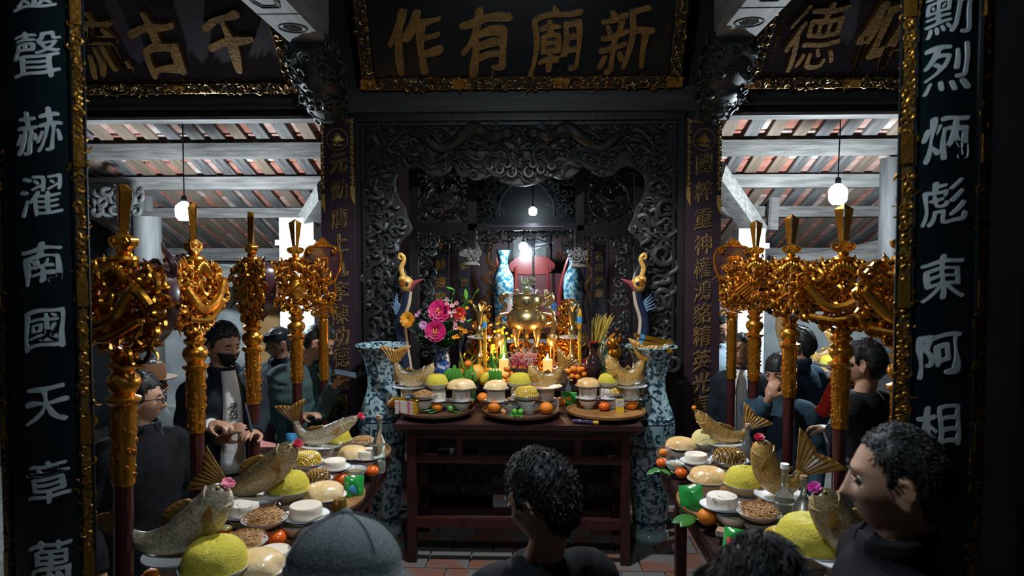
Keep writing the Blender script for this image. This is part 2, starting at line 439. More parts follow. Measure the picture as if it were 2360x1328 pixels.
member('curved_beam', P(1775, 610, 7.4), P(2080, 560, 7.4), .16, .2, greyw, 'grey curved tie beam above the plaster wall in the right bay', bow=-.05)
member('hip_rafter', P(1650, 395, 6.2), P(1748, 535, 6.9), .16, .2, greyw, 'thick sloping grey rafter beside the right gilt lettered column board')
member('hip_rafter', P(752, 440, 6.2), P(700, 520, 6.9), .16, .2, greyw, 'thick sloping grey rafter beside the left gilt lettered column board')
member('roof_strut', P(1778, 530, 7.3), P(1782, 455, 7.3), .1, .1, greyw, 'short upright grey strut under the right bay purlins')
# weathered round post of the left bay with its carved bracket
def wooden_column(px, d, r, z1, m, label, name='wooden_column', z0=0):
    c = P(px, 600, d); t = thing(name, label, 'column', (c.x, d, z0))
    MB().lathe([(r * 1.02, 0), (r * 1.06, z1 * .35), (r, z1)], 24).build('shaft', m, t)
    MB().lathe([(r * 1.5, -.0), (r * 1.5, .05), (r * 1.2, .1)], 24).build('base_stone', mat('base_stone', (.2, .2, .2), .8, col2=(.28, .28, .27), scale=9, bump=.2), t)
    return t
postm = mat('old_post_wood', (.026, .026, .027), .75, col2=(.05, .049, .048), scale=5, stretch=(5, 5, .5), bump=.3, bscale=25)
wooden_column(340, 6.2, .125, 2.40, postm, 'grey weathered wooden post in the left bay behind the gilt lances')
t = thing('carved_bracket', 'grey carved wooden bracket with leaf scrolls atop the weathered left post', 'bracket', P(270, 470, 6.2))
mb = MB(); mb.box((0, 0, 0), (.62, .1, .14)); scrollwork(mb, [(-.3, -.1), (.3, -.1), (.3, .14), (-.3, .14)], .09, .02, 4, .05, y=-.05); stuff(mb.build('scrolls', postm, t))
wooden_column(2055, 6.2, .11, 2.9, postm, 'grey weathered wooden post at the edge of the right bay')
# beams carrying the signboards
def molded_beam(name, x0, x1, d, z, label):
    t = thing(name, label, 'beam', ((x0 + x1) / 2, d, z - .16)); L_ = x1 - x0
    MB().box((0, 0, .10), (L_, .2, .14)).build('beam', beamw, t)
    MB().tube([(-L_ / 2, -.1, .045), (L_ / 2, -.1, .045)], .022, 10).build('roll_moulding', beamw, t)
    MB().box((0, .02, -.0), (L_, .14, .08)).build('fillet', ebony, t)
    MB().box((0, -.02, -.035), (L_, .16, .022)).build('lower_strip', greyw, t)
    return t
molded_beam('moulded_beam', -4.9, -1.42, 5.22, 3.27, 'dark moulded lintel beam beneath the left leaning signboard')
molded_beam('moulded_beam', 1.20, 4.9, 5.22, 3.27, 'dark moulded lintel beam beneath the right leaning signboard')
o = MB().box((0, 0, 0), (2.62, .2, .17)).build('lintel_beam', beamw, None, loc=(AX, 5.18, 3.185)); tag(o, 'broad dark lintel beam between centre signboard and carved arch', 'beam')
# pale beams running toward the viewer, with inset mouldings and a medallion
def pale_beam(x, label):
    t = thing('ceiling_beam', label, 'beam', (x, 3.0, 3.46)); W = .25
    MB().box((0, 0, .16), (W, 3.3, .32)).build('beam', palew, t)
    for a, b in ((-1.55, .95),):
        pts = [(-W * .3, a, -.002), (W * .3, a, -.002), (W * .3, b - .08, -.002), (W * .2, b, -.002), (-W * .2, b, -.002), (-W * .3, b - .08, -.002)]
        MB().tube(pts, .007, 6, closed=True, up=(0, 0, 1)).build('inset_moulding', beamw, t)
        pts = [(q[0] * .8, q[1] * .97, q[2]) for q in pts]
        MB().tube(pts, .005, 6, closed=True, up=(0, 0, 1)).build('inset_moulding', beamw, t)
    MB().box((0, 1.06, 0), (W, .012, .008)).build('joint_line', beamw, t)
    m = MB(); a = np.linspace(0, 2 * PI, 25)[:-1]
    m.tube(np.stack([.085 * np.cos(a), 1.3 + .085 * np.sin(a), 0 * a - .002], 1), .006, 6, closed=True, up=(0, 0, 1))
    for q in (-.05, -.025, 0, .025, .05): m.tube([(-.06 + abs(q) * .4, 1.3 + q, -.002), (.06 - abs(q) * .4, 1.3 + q, -.002)], .004, 5)
    m.tube([(0, 1.22, -.002), (0, 1.38, -.002)], .005, 5)
    m.build('medallion', beamw, t)
pale_beam(-1.535, 'pale grey ceiling beam with inset moulding above the left dragon corbel')
pale_beam(1.30, 'pale grey ceiling beam with inset moulding above the right dragon corbel')
# carved dragon-head corbels
def corbel(x, sgn, label):
    t = thing('dragon_corbel', label, 'corbel', (x, 4.65, 3.12)); m = MB()
    pts = [(0, -.06, .36), (0, .05, .27), (0, .17, .15), (0, .32, .04), (0, .46, -.02)]; pts = smooth_poly(pts, 4, False)
    m.tube(pts, np.interp(np.linspace(0, 1, len(pts)), [0, .3, .6, 1], [.13, .175, .16, .10]), 14, up=(1, 0, 0)); m.build('head', carve, t)
    m = MB()
    for i, (y, z, s_) in enumerate(((.02, .26, .07), (.12, .12, .06), (.24, .02, .05))):
        for e in (-1, 1):
            M = Matrix.Translation((e * .1, y - .08, z - .02)) @ Matrix.Rotation(e * .6, 4, 'Z') @ Matrix.Rotation(-.6, 4, 'X')
            m.curl(0, 0, s_, .4 if e > 0 else 2.7, e, .018, 1.3, .03, M=M)
            m.curl(e * .03, .07, s_ * .8, 1.4, -e, .015, 1.1, .03, M=M)
    R = random.Random(5 + sgn); P_ = [np.array(q) for q in pts]
    for k in range(64):
        i = R.randint(1, len(P_) - 2); rr = np.interp(i / (len(P_) - 1), [0, .3, .6, 1], [.13, .175, .16, .10]); tg = P_[i + 1] - P_[i - 1]; tg = tg / np.linalg.norm(tg); u_ = np.array([1., 0, 0]); v_ = np.cross(tg, u_); a_ = R.uniform(0, 2 * PI); rd = u_ * math.cos(a_) + v_ * math.sin(a_)
        if rd[1] > .55: continue
        w_ = np.cross(rd, tg); o_ = P_[i] + rd * rr; M = Matrix(((w_[0], -rd[0], tg[0], o_[0]), (w_[1], -rd[1], tg[1], o_[1]), (w_[2], -rd[2], tg[2], o_[2]), (0, 0, 0, 1)))
        m.curl(0, 0, R.uniform(.03, .055), R.uniform(0, 6), R.choice((-1, 1)), R.uniform(.009, .014), 1.2, .02, M=M, k=12)
    stuff(m.build('mane_curls', carve, t))
    for e in (-1, 1):
        MB().ball((e * .085, .0, .17), .03, 12, 8).build('eye', ebony, t)
        a = np.linspace(0, 2 * PI, 15)[:-1]
        MB().tube(np.stack([e * .085 + .045 * np.cos(a), -.02 + 0 * a, .17 + .042 * np.sin(a)], 1), .009, 6, closed=True, up=(0, 1, 0)).build('eye_ridge', carve, t)
    m = MB(); m.ball((0, .12, .03), (.1, .07, .05), 12, 8)
    for e in (-1, 1): m.ball((e * .05, .085, .05), .03, 8, 6)
    m.build('snout', carve, t)
    m = MB()
    for i in range(-3, 4): m.lathe([(.014, 0), (.002, -.05)], 6, c=(i * .028, .17 + abs(i) * .008, -.0))
    stuff(m.build('teeth', carve, t))
corbel(-1.53, -1, 'dark carved dragon head corbel at the left end of the centre signboard')
corbel(1.29, 1, 'dark carved dragon head corbel at the right end of the centre signboard')
# ================================================================ signboards
charg = mat('gilt_lettering', (.26, .135, .035), .48, .6, col2=(.16, .085, .025), scale=16, bump=.35, bscale=50)
rimg = mat('gilt_frame', (.30, .17, .05), .38, .8, col2=(.05, .035, .02), scale=26, mix=(.42, .62), bump=.3, bscale=70)
def signboard(loc, W, H, lean, chars, label, size, ends=(1, 1), tall=1.0):
    t = thing('signboard', label, 'signboard', loc, rot=(lean, 0, 0)); fw = .075
    MB().box((0, .02, H / 2), (W, .03, H)).build('panel', plum if ends != (1, 1) else lacq, t)
    def border(x0, x1, z0, z1, seed):
        m = MB(); m.box(((x0 + x1) / 2, 0, (z0 + z1) / 2), (x1 - x0, .05, z1 - z0)); o = m.build('frame', ebony, t)
        s_ = MB(); scrollwork(s_, [(x0, z0), (x1, z0), (x1, z1), (x0, z1)], .042, .0075, seed, .012, y=-.028, wisp=.15, k=10, sides=5, size=.5)
        for a, b in (((x0, z0), (x1, z0)), ((x0, z1), (x1, z1)), ((x0, z0), (x0, z1)), ((x1, z0), (x1, z1))):
            s_.tube([(a[0], -.025, a[1]), (b[0], -.025, b[1])], .005, 5)
        stuff(s_.build('gilt_scrolls', rimg, o))
    border(-W / 2, W / 2, 0, fw, 3)
    if ends[0]: border(-W / 2, -W / 2 + fw, fw, H, 4)
    if ends[1]: border(W / 2 - fw, W / 2, fw, H, 5)
    # diaper blocks at the joints of the bottom border
    for q in ([-W / 2 + .04, W / 2 - .04] + [W * k for k in (-.19, .13)]):
        m = MB(); m.box((q, -.02, fw / 2), (.11, .035, fw * .9))
        for k in range(-3, 4): m.tube([(q + k * .015 - .02, -.04, .008), (q + k * .015 + .02, -.04, fw - .008)], .003, 4)
        m.build('diaper_block', goldd, t)
    # scalloped inner edge
    m = MB()
    for q in np.arange(-W / 2 + .1, W / 2 - .1, .075): m.wave(q, fw + .012, .08, 0, .008, .006, 1, n=5, k=8)
    stuff(m.build('inner_scallop', rimg, t))
    for ch, x, z, s_ in chars:
        o = put_glyph(ch, charg, t, (x, -.012, z), s_, .045, bold=.026, shear=.14, wob=.035, sx=.86)
        o.scale = (1, 1, tall)
    return t
signboard((AX, 5.02, 3.255), 2.29, .85, math.radians(25), [('作', -.74, .33, .47), ('有', -.24, .33, .47), ('廟', .25, .33, .47), ('新', .74, .33, .47)],
          'large black centre signboard with four raised gilt characters', .5)
signboard((-2.94, 5.02, 3.25), 2.4, .8, math.radians(46), [('千', .82, .385, .42), ('古', .30, .385, .42), ('流', -.13, .385, .42)],
          'leaning plum signboard with gilt characters over the left bay', .4, (0, 1), 1.2)
signboard((2.69, 5.02, 3.25), 2.4, .8, math.radians(46), [('德', -.83, .385, .44), ('仰', -.36, .385, .44)],
          'leaning plum signboard with gilt characters over the right bay', .4, (1, 0), 1.2)
t = thing('signature_column', 'column of tiny gilt writing on the edge of the right leaning signboard', 'lettering', (2.69, 5.02, 3.25), rot=(math.radians(46), 0, 0))
m = MB(); R = random.Random(31)
for i in range(15):
    for k in range(4): x, z, a, l_ = -1.06 + R.uniform(-.008, .008), .67 - i * .036 + R.uniform(-.009, .009), R.choice((0, .2, 1.5, 1.2)), R.uniform(.006, .012); m.tube([(x - l_ * math.cos(a), 0, z - l_ * math.sin(a)), (x + l_ * math.cos(a), 0, z + l_ * math.sin(a))], .0022, 4)
stuff(m.build('brush_marks', goldd, t))

# ---------------------------------------------------------------- near couplet boards on the front columns
coup = mat('couplet_lacquer', (.004, .008, .010), .3, col2=(.006, .014, .017), scale=3, coat=.35)
bordm = mat('couplet_border_ground', (.075, .045, .014), .5, .3, col2=(.15, .085, .02), scale=20, bump=.2)
gborder = mat('couplet_border_gilt', (.42, .20, .03), .36, .85, col2=(.30, .14, .025), scale=12, bump=.3, bscale=60)
def arc(mb, R, a0, a1, z0, z1, th, n=16):
    a = np.linspace(a0, a1, n); V = []; Fs = []
    for r in (R, R + th):
        for z in (z0, z1): V += [(r * math.sin(q), -r * math.cos(q), z) for q in a]
    for i in range(n - 1):
        Fs += [(2 * n + i, 2 * n + i + 1, 3 * n + i + 1, 3 * n + i), (i + 1, i, n + i, n + i + 1), (i, i + 1, 2 * n + i + 1, 2 * n + i), (n + i + 1, n + i, 3 * n + i, 3 * n + i + 1)]
    Fs += [(0, n, 3 * n, 2 * n)[::-1], (n - 1, 2 * n - 1, 4 * n - 1, 3 * n - 1)]
    return mb.add(V, Fs)
def near_couplet(px, d, facing, chars, label, clabel, seed, char_x=0, R=.23, A=.47, B=.60):
    c = P(px, 600, d)
    x, y = c.x, d + R
    col_ = thing('wooden_column', clabel, 'column', (x + (-.13 if x < 0 else .13), d + .16, 0))
    MB().lathe([(.085, 0), (.09, 1.5), (.085, 4.4)], 28).build('shaft', lacq, col_)
    t = thing('couplet_board', label, 'couplet board', (x, y, .35), facing)
    H = 3.3
    arc(MB(), R, -A, A, 0, H, .018, 20).build('panel', coup, t)
    for s_ in (-1, 1):
        a0, a1 = (A, B) if s_ > 0 else (-B, -A)
        g = arc(MB(), R, a0, a1, 0, H, .022, 6).build('border', bordm, t)
        wd = (B - A) * R; m = MB()
        scrollwork(m, [(-wd * .44, .02), (wd * .44, .02), (wd * .44, H - .02), (-wd * .44, H - .02)], .021, .0052, seed + s_, .008, y=-.0, wisp=.3, k=11, sides=5, size=.6)
        V = np.concatenate(m.v); am = s_ * (A + B) / 2
        aa = am + V[:, 0] / R; rr = R + .022 - V[:, 1] * .45
        m.v = [np.stack([rr * np.sin(aa), -rr * np.cos(aa), V[:, 2]], 1)]
        stuff(m.build('gilt_scrolls', gborder, g))
        for z0 in np.arange(.25, H, .42):
            arc(MB(), R + .018, a0 + .01, a1 - .01, z0, z0 + .085, .012, 5).build('diaper_block', gborder, g)
        for aq in (a0, a1):
            MB().tube([((R + .022) * math.sin(aq), -(R + .022) * math.cos(aq), 0), ((R + .022) * math.sin(aq), -(R + .022) * math.cos(aq), H)], .005, 6).build('fillet', lacq, g)
    for ch, py, sz in chars:
        z = P(px, py, d).z - .35
        put_glyph(ch, pearl, t, (char_x, -.018, z), sz, .006, bend=R, bold=.014, shear=.18, wob=.035, sx=.92)
    return t
near_couplet(86, 2.0, .0, [('靈', -25, .14), ('聲', 130, .15), ('赫', 305, .14), ('濯', 452, .135), ('南', 607, .13), ('國', 757, .135), ('天', 932, .135), ('章', 1105, .14), ('萬', 1290, .145)],
             'black couplet board with pearl inlaid characters on the left front column', 'dark lacquered round front column at the left edge', 11, .025)
near_couplet(2172, 2.04, -.0, [('勳', 28, .15), ('烈', 160, .15), ('炳', 320, .14), ('彪', 468, .14), ('東', 640, .14), ('阿', 815, .14), ('相', 978, .14)],
             'black couplet board with pearl inlaid characters on the right front column', 'dark lacquered round front column at the right edge', 17, -.008, .30, .29, .41)

# ---------------------------------------------------------------- couplet boards beside the arch
outl = mat('gilt_outline', (.55, .35, .10), .42, .55, col2=(.36, .22, .06), scale=30, bump=.2)
def far_couplet(px, rows, label, clabel, xoff):
    d = 5.08; c = P(px, 600, d)
    col_ = thing('wooden_column', clabel, 'column', (c.x + (.02 if px > 1200 else -.02), d + .2, 0))
    MB().lathe([(.135, 0), (.14, 1.4), (.13, 3.3)], 24).build('shaft', beamw, col_)
    W = .255; z1 = P(px, 273, d).z; z0 = .5; H = z1 - z0
    t = thing('couplet_board', label, 'couplet board', (c.x, d, z0))
    MB().box((0, .02, H / 2), (W, .035, H)).build('panel', plum, t)
    m = MB()
    for e in (-1, 1):
        x = e * (W / 2 - .016); zz = H
        while zz > H - .48:
            m.curl(x, zz - .025, .016, PI / 2, e, .0035, 1.1, .004, n=5, k=10, tail=.8); m.curl(x, zz - .06, .013, -PI / 2, -e, .0035, 1.1, .004, n=5, k=10, tail=.8)
            m.tube([(x, 0, zz), (x, 0, zz - .075)], .003, 5); zz -= .075
        dz = .06 if e * (1 if px < 1200 else -1) < 0 else 0
        m.prism([(x - .015, H - .5 - dz), (x + .015, H - .5 - dz), (x + .015, H - .64 - dz), (x - .012 * 0 - .005, H - .60 - dz), (x - .015, H - .57 - dz)], -.004, .01)
    for q in np.arange(-W / 2 + .03, W / 2 - .02, .03): m.curl(q, H - .02, .014, 0, 1 if q > 0 else -1, .0035, 1.2, .004, n=5, k=10)
    stuff(m.build('gilt_border', outl, t))
    m = MB(); a = np.linspace(0, 2 * PI, 37)[:-1]; zc = H - .155
    m.tube(np.stack([.079 * np.cos(a), 0 * a, zc + .079 * np.sin(a)], 1), .003, 6, closed=True, up=(0, 1, 0)); m.build('medallion_ring', outl, t)
    m = MB()
    for k in range(-5, 6):
        aa = PI / 2 + k * .27; L_ = .05 + .012 * math.cos(k)
        m.tube(smooth_poly([(0, 0, zc - .02), (.5 * L_ * math.cos(aa), -.004, zc - .02 + .45 * L_ * math.sin(aa)), (L_ * math.cos(aa) * 1.1, 0, zc - .01 + L_ * math.sin(aa))], 4, False), [.003] * 4 + [.005] * 4 + [.001], 5, up=(0, 1, 0))
    for k in range(5): m.curl(-.03 + k * .015, zc - .04, .012, k, 1, .003, 1, .003, n=5, k=9)
    m.build('lotus', outl, t)
    for ch, py in rows:
        z_ = P(px, py, d).z - z0; q = put_glyph(ch, outl, t, (xoff, -.001, z_), .16, .010, bold=.020, shear=.15, wob=.022, sx=.86)
        put_glyph(ch, plum, q, (0, -.002, 0), .16, .011, bold=-.017, shear=.15, wob=.022, sx=.86, name='stroke_core')
    return t
far_couplet(780, list(zip('元勳膺上九李陳功德茂丹', (376, 437, 503, 560, 617, 672, 725, 776, 824, 878, 932))), 'plum couplet board with gilt characters left of the carved arch', 'dark round column behind the left plum couplet board', .01)
far_couplet(1620, list(zip('國粹重神權鴻貉精英光春', (377, 440, 503, 563, 618, 670, 723, 775, 830, 883, 935))), 'plum couplet board with gilt characters right of the carved arch', 'dark round column behind the right plum couplet board', .0)

# ================================================================ the carved arch
def pxp(L_, d): return [(lambda p: (p.x, p.z))(P(x, y, d)) for x, y in L_]
AD = 5.22
half = [(938, 1010), (935, 870), (918, 800), (908, 745), (922, 690), (936, 640), (914, 600), (910, 575), (928, 548), (946, 528), (934, 500), (930, 478), (914, 455), (908, 415), (922, 392), (950, 380), (975, 388),
        (990, 402), (1015, 403), (1032, 392), (1040, 380), (1055, 382), (1075, 400), (1100, 410), (1122, 404), (1135, 398), (1142, 408), (1165, 420), (1200, 426)]
mir = [(2 * 1199.5 - x, y) for x, y in half[::-1][1:]]
inner = pxp(half + mir, AD); inner = smooth_poly(inner, 3, False)
outer = pxp([(826, 1010), (826, 266), (1574, 266), (1574, 1010)], AD)
t = thing('carved_arch', 'black carved arch screen with dragons framing the altar', 'arch', (0, AD, 0))
ring = [outer[0], outer[1], outer[2], outer[3]] + inner[::-1]
MB().prism(ring, -.02, .05).build('board', ebony, t)
m = MB(); m.tube([(x, .015, z) for x, z in inner], .016, 6, up=(0, 1, 0), flat=2.2); m.build('scalloped_edge', carve, t)
m = MB(); zt = outer[1][1]; xl, xr = outer[0][0], outer[2][0]
for dx, w_ in ((.02, .05), (.075, .02)):
    for x in (xl + dx, xr - dx): m.box((x, -.035, zt / 2 + .6), (w_, .05, zt - 1.2))
for dz, w_ in ((.03, .06), (.085, .02)): m.box(((xl + xr) / 2, -.04, zt - dz), (xr - xl, .06, w_))
m.build('frame', ebony, t)
reg = pxp([(843, 860), (843, 288), (1557, 288), (1557, 860)], AD) + inner[2:-2][::-1]
m = MB(); scrollwork(m, reg, .07, .0125, 21, .026, y=-.022, wisp=.78, flow=.7, sides=6, k=13)
stuff(m.build('cloud_scrolls', carve, t))
m = MB(); scrollwork(m, reg, .15, .022, 29, .04, y=-.025, wisp=.9, flow=.6, sides=7, k=14); stuff(m.build('flame_wisps', carve, t))
# two dragons facing the pearl
for s_ in (-1, 1):
    m = MB(); cx, cz = P(1199.5, 325, AD).x, P(1199.5, 325, AD).z
    path = smooth_poly([(.12, .05), (.22, .02), (.34, .09), (.47, .0), (.60, -.06), (.74, .03), (.88, .07), (.99, -.04), (1.08, -.1)], 5, False)
    pts = [(cx + s_ * u, -.06 - .02 * math.sin(i * .6), cz + v) for i, (u, v) in enumerate(path)]
    k = len(pts); m.tube(pts, np.interp(np.linspace(0, 1, k), [0, .1, .3, 1], [.03, .045, .05, .008]), 9, up=(0, 1, 0))
    for i in range(4, k - 3, 2): m.ball((pts[i][0], pts[i][1] - .035, pts[i][2] + .02), .018, 6, 4)
    m.ball((cx + s_ * .10, -.085, cz + .05), (.06, .04, .04), 10, 7); m.ball((cx + s_ * .085, -.12, cz + .075), .011, 8, 6)
    for q in range(5): m.wave(cx + s_ * .13, cz + .07, .14, PI / 2 + s_ * (-.7 - q * .3), .02, .009, 1, y=-.07)
    m.build('dragon', carve, t)
pc = P(1197, 327, AD); m = MB(); m.ball((pc.x, -.06, pc.z), .036, 16, 10); m.build('flaming_pearl', mat('polished_ebony', (.06, .065, .07), .12, .2, coat=.5), t)
m = MB(); mc = P(1199.5, 400, AD)
for s_ in (-1, 1):
    for q, (u, v, sz) in enumerate(((.07, .0, .05), (.16, .02, .04), (.10, .06, .035), (.24, .05, .04))): m.curl(mc.x + s_ * u, mc.z + v, sz, 1.2 if s_ > 0 else 1.9, s_, .014, 1.3, .03, y=-.03)
m.build('lotus_pendant', carve, t)
# ================================================================ ceremonial lances
redpole = mat('red_pole', (.050, .008, .008), .3, col2=(.035, .006, .007), scale=8, coat=.3)
backred = mat('lance_back', (.030, .010, .014), .32, col2=(.05, .016, .02), scale=8, coat=.3)
LANCE_OUT = smooth_poly([(-.13, .295), (-.06, .305), (0, .30), (.06, .305), (.13, .295), (.185, .265), (.205, .19), (.19, .11), (.145, .055), (.07, .01), (0, -.005), (-.07, .01), (-.145, .055), (-.19, .11), (-.205, .19), (-.185, .265)], 3)
def lance(px, d, face, label, seed, lean=0.0, emblem='vase', ws=1.0, hide_front=False):
    c = P(px, 900, d); t = thing('ceremonial_lance', label, 'lance', (c.x, d, 0), face, 'gilt ceremonial lances')
    if lean: t.rotation_euler = (0, lean, face)
    MB().lathe([(.031, 0), (.031, 1.24)], 14).build('shaft', redpole, t)
    n = 26; prof = []
    for i in range(n):
        z = 1.22 + i * .3 / n; prof += [(.034 + .004 * (i % 2) + .006 * i / n, z)]
    MB().lathe(prof, 18).build('ringed_sleeve', gold, t)
    m = MB(); R = random.Random(seed)
    for i in range(70):
        a = R.uniform(0, 2 * PI); z = R.uniform(1.24, 1.5)
        m.ball((.038 * math.cos(a), .038 * math.sin(a), z), (.007, .007, .009), 6, 4)
    stuff(m.build('sleeve_relief', gold, t))
    MB().lathe([(.040, 1.50), (.056, 1.515), (.056, 1.525), (.034, 1.535), (.05, 1.56), (.056, 1.58), (.05, 1.60), (.032, 1.615), (.047, 1.63), (.05, 1.64), (.034, 1.652), (.046, 1.665), (.046, 1.675), (.03, 1.685)], 20).build('baluster', gold, t)
    zp = 1.685; out = [(x * ws, z + zp) for x, z in LANCE_OUT]
    m = MB(); m.tube([(x * .97, .02, z) for x, z in out], .009, 6, closed=True, up=(0, 1, 0), flat=3.2); m.build('panel_rim', backred, t)
    m = MB(); scrollwork(m, [(x * .95, z) for x, z in out], .036, .0098, seed, .022, y=-.002, wisp=.35, sides=6, k=11, size=.62)
    scrollwork(m, [(x, z) for x, z in out], .066, .0105, seed + 50, .024, y=-.024, wisp=.5, sides=6, k=13, size=.5)
    for i in range(0, len(out), 3): m.curl(out[i][0], out[i][1], .022, i, 1 if i % 2 else -1, .009, 1.1, .015, y=-.005, k=10)
    stuff(m.build('openwork_scrolls', gold, t))
    m = MB(); scrollwork(m, [(x * .95, z) for x, z in out], .075, .012, seed + 9, -.01, y=.03, wisp=.3, sides=5, k=10); stuff(m.build('back_scrolls', backred, t))
    m = MB()
    if emblem == 'vase':
        m.lathe([(.02, 0), (.05, .02), (.062, .06), (.045, .1), (.03, .12), (.045, .14)], 16, c=(0, -.035, zp + .07), sy=.55)
        m.tube([(-.11, -.07, zp + .06), (.13, -.07, zp + .24)], .007, 6)
    elif emblem == 'fan':
        m.prism([(-.13, zp + .13), (-.02, zp + .21), (.05, zp + .17), (-.04, zp + .05)], -.06, -.03)
        for i in range(6): m.tube([(-.12 + i * .015, -.062, zp + .12 - i * .014), (-.02 + i * .012, -.062, zp + .2 - i * .012)], .004, 5)
    else:
        m.tube(smooth_poly([(-.15, -.05, zp + .2), (-.06, -.075, zp + .1), (.05, -.08, zp + .13), (.12, -.07, zp + .22), (.17, -.05, zp + .17)], 5, False), .02, 9, up=(0, 1, 0))
        m.tube(smooth_poly([(-.14, -.06, zp + .06), (.0, -.075, zp + .05), (.14, -.06, zp + .12)], 5, False), .012, 8, up=(0, 1, 0))
    m.build('emblem', gold, t)
    m = MB()
    for e in range(-4, 5):
        a = PI / 2 + e * .33
        m.ball((.045 * math.cos(a), -.04, zp + .30 - .03 + .02 * math.sin(a) - abs(e) * .004), (.013, .018, .026), 8, 6)
    stuff(m.build('lotus_cup', gold, t))
    MB().lathe([(.02, 1.98), (.045, 1.995), (.05, 2.005), (.045, 2.015), (.018, 2.022), (.026, 2.03), (.018, 2.04), (.016, 2.05)], 18).build('knop', gold, t)
    m = MB(); m.prism(smooth_poly([(-.012, 2.035), (-.045, 2.05), (-.05, 2.075), (-.02, 2.085), (0, 2.095), (.02, 2.085), (.05, 2.075), (.045, 2.05), (.012, 2.035)], 4), -.016, .016)
    for e in (-1, 1): m.curl(e * .026, 2.065, .015, 0 if e > 0 else PI, e, .005, 1.2, .006, y=-.018, k=10, tail=0)
    m.build('cloud_collar', gold, t)
    bl = [(-.018, 2.085), (-.028, 2.15), (-.040, 2.235), (0, 2.26), (.040, 2.235), (.028, 2.15), (.018, 2.085)]
    m = MB(); k = len(bl); V = [(x, 0, z) for x, z in bl] + [(x * .12, -.016, z) for x, z in bl] + [(x * .12, .016, z) for x, z in bl]; Fs = []
    for i in range(k - 1): Fs += [(i, i + 1, k + i + 1, k + i), (i + 1, i, 2 * k + i, 2 * k + i + 1)]
    Fs += [(0, k, 2 * k - 1, k - 1)[::-1]]
    m.add(V, Fs); bmx = m.build('blade', gold, t, angle=20)
    return t
lance(262, 2.31, -.30, 'nearest gilt lance with broad carved panel beside the left couplet board', 61, lean=.03, emblem='dragon')
lance(452, 3.02, 1.5, 'gilt lance with panel turned sideways beside the man in the black mask', 62, emblem='dragon')
lance(584, 3.64, -.80, 'dark backed gilt lance turned away between masked man and capped man', 63, emblem='vase')
lance(685, 4.27, .28, 'left gilt lance facing front beside the red plaque with two gilt characters', 64, emblem='vase')
lance(1737, 4.45, -.25, 'farthest right gilt lance overlapping the dark heart shaped plaque', 65, emblem='fan')
lance(1818, 3.93, -.3, 'second gilt lance of the right row, above the woman covering her mouth', 66, emblem='vase')
lance(1937, 3.2, -.34, 'third gilt lance of the right row, with a coiling dragon in its panel', 67, emblem='dragon', ws=1.1)
lance(2080, 2.62, -.2, 'nearest right gilt lance half hidden by the right couplet board', 68, emblem='dragon', ws=.8)
# heart-shaped plaques on poles
plaqm = mat('plaque_maroon', (.028, .010, .016), .3, col2=(.04, .014, .02), scale=5, coat=.3)
PL = smooth_poly([(0, .46), (.05, .455), (.10, .44), (.125, .38), (.115, .30), (.08, .22), (.085, .15), (.06, .06), (0, .02), (-.06, .06), (-.085, .15), (-.08, .22), (-.115, .30), (-.125, .38), (-.10, .44), (-.05, .455)], 4)
def plaque(px, d, z0, chars, label, face):
    c = P(px, 800, d); t = thing('processional_plaque', label, 'plaque', (c.x, d, 0), face)
    MB().lathe([(.028, 0), (.028, 1.2)], 12).build('shaft', redpole, t)
    pr = [(.032 + .005 * (i % 2), 1.18 + i * .016) for i in range(26)] + [(.03, 1.6), (.045, 1.62), (.03, z0 - .03), (.04, z0)]
    MB().lathe(pr, 14).build('gilt_sleeve', gold, t)
    MB().prism([(x, z + z0) for x, z in PL], -.016, .016).build('board', plaqm, t)
    m = MB(); m.tube([(x, -.012, z + z0) for x, z in PL], .0085, 6, closed=True, up=(0, 1, 0)); m.build('gilt_rim', gold, t)
    m = MB(); m.prism(smooth_poly([(-.06, .455), (-.035, .48), (0, .515), (.035, .48), (.06, .455)], 4), -.02, .02, M=Matrix.Translation((0, 0, z0)))
    for e in (-1, 1):
        m.curl(e * .03, z0 + .475, .014, 0, e, .005, 1.1, .006, y=-.022, k=10); m.curl(e * .08, z0 + .42, .018, 1, -e, .006, 1.2, .006, y=-.02, k=12)
    m.build('crest', gold, t)
    m = MB(); scrollwork(m, [(-.08, z0), (.08, z0), (.085, z0 + .13), (-.085, z0 + .13)], .04, .008, int(px), .015, y=-.02, wisp=.1, k=10); stuff(m.build('lower_scrolls', gold, t))
    for ch, dz, s_ in chars: put_glyph(ch, gold, t, (0, -.018, z0 + dz), s_, .012, bold=.01, shear=.1)
    return t
plaque(746, 4.6, 1.64, [('迴', .335, .10), ('避', .2, .10)], 'maroon plaque with gilt rim reading two characters on the left pole', .1)
plaque(1686, 4.75, 1.64, [('肅', .345, .105), ('靜', .21, .10)], 'maroon plaque with gilt rim and one visible character behind the right lances', -.1)

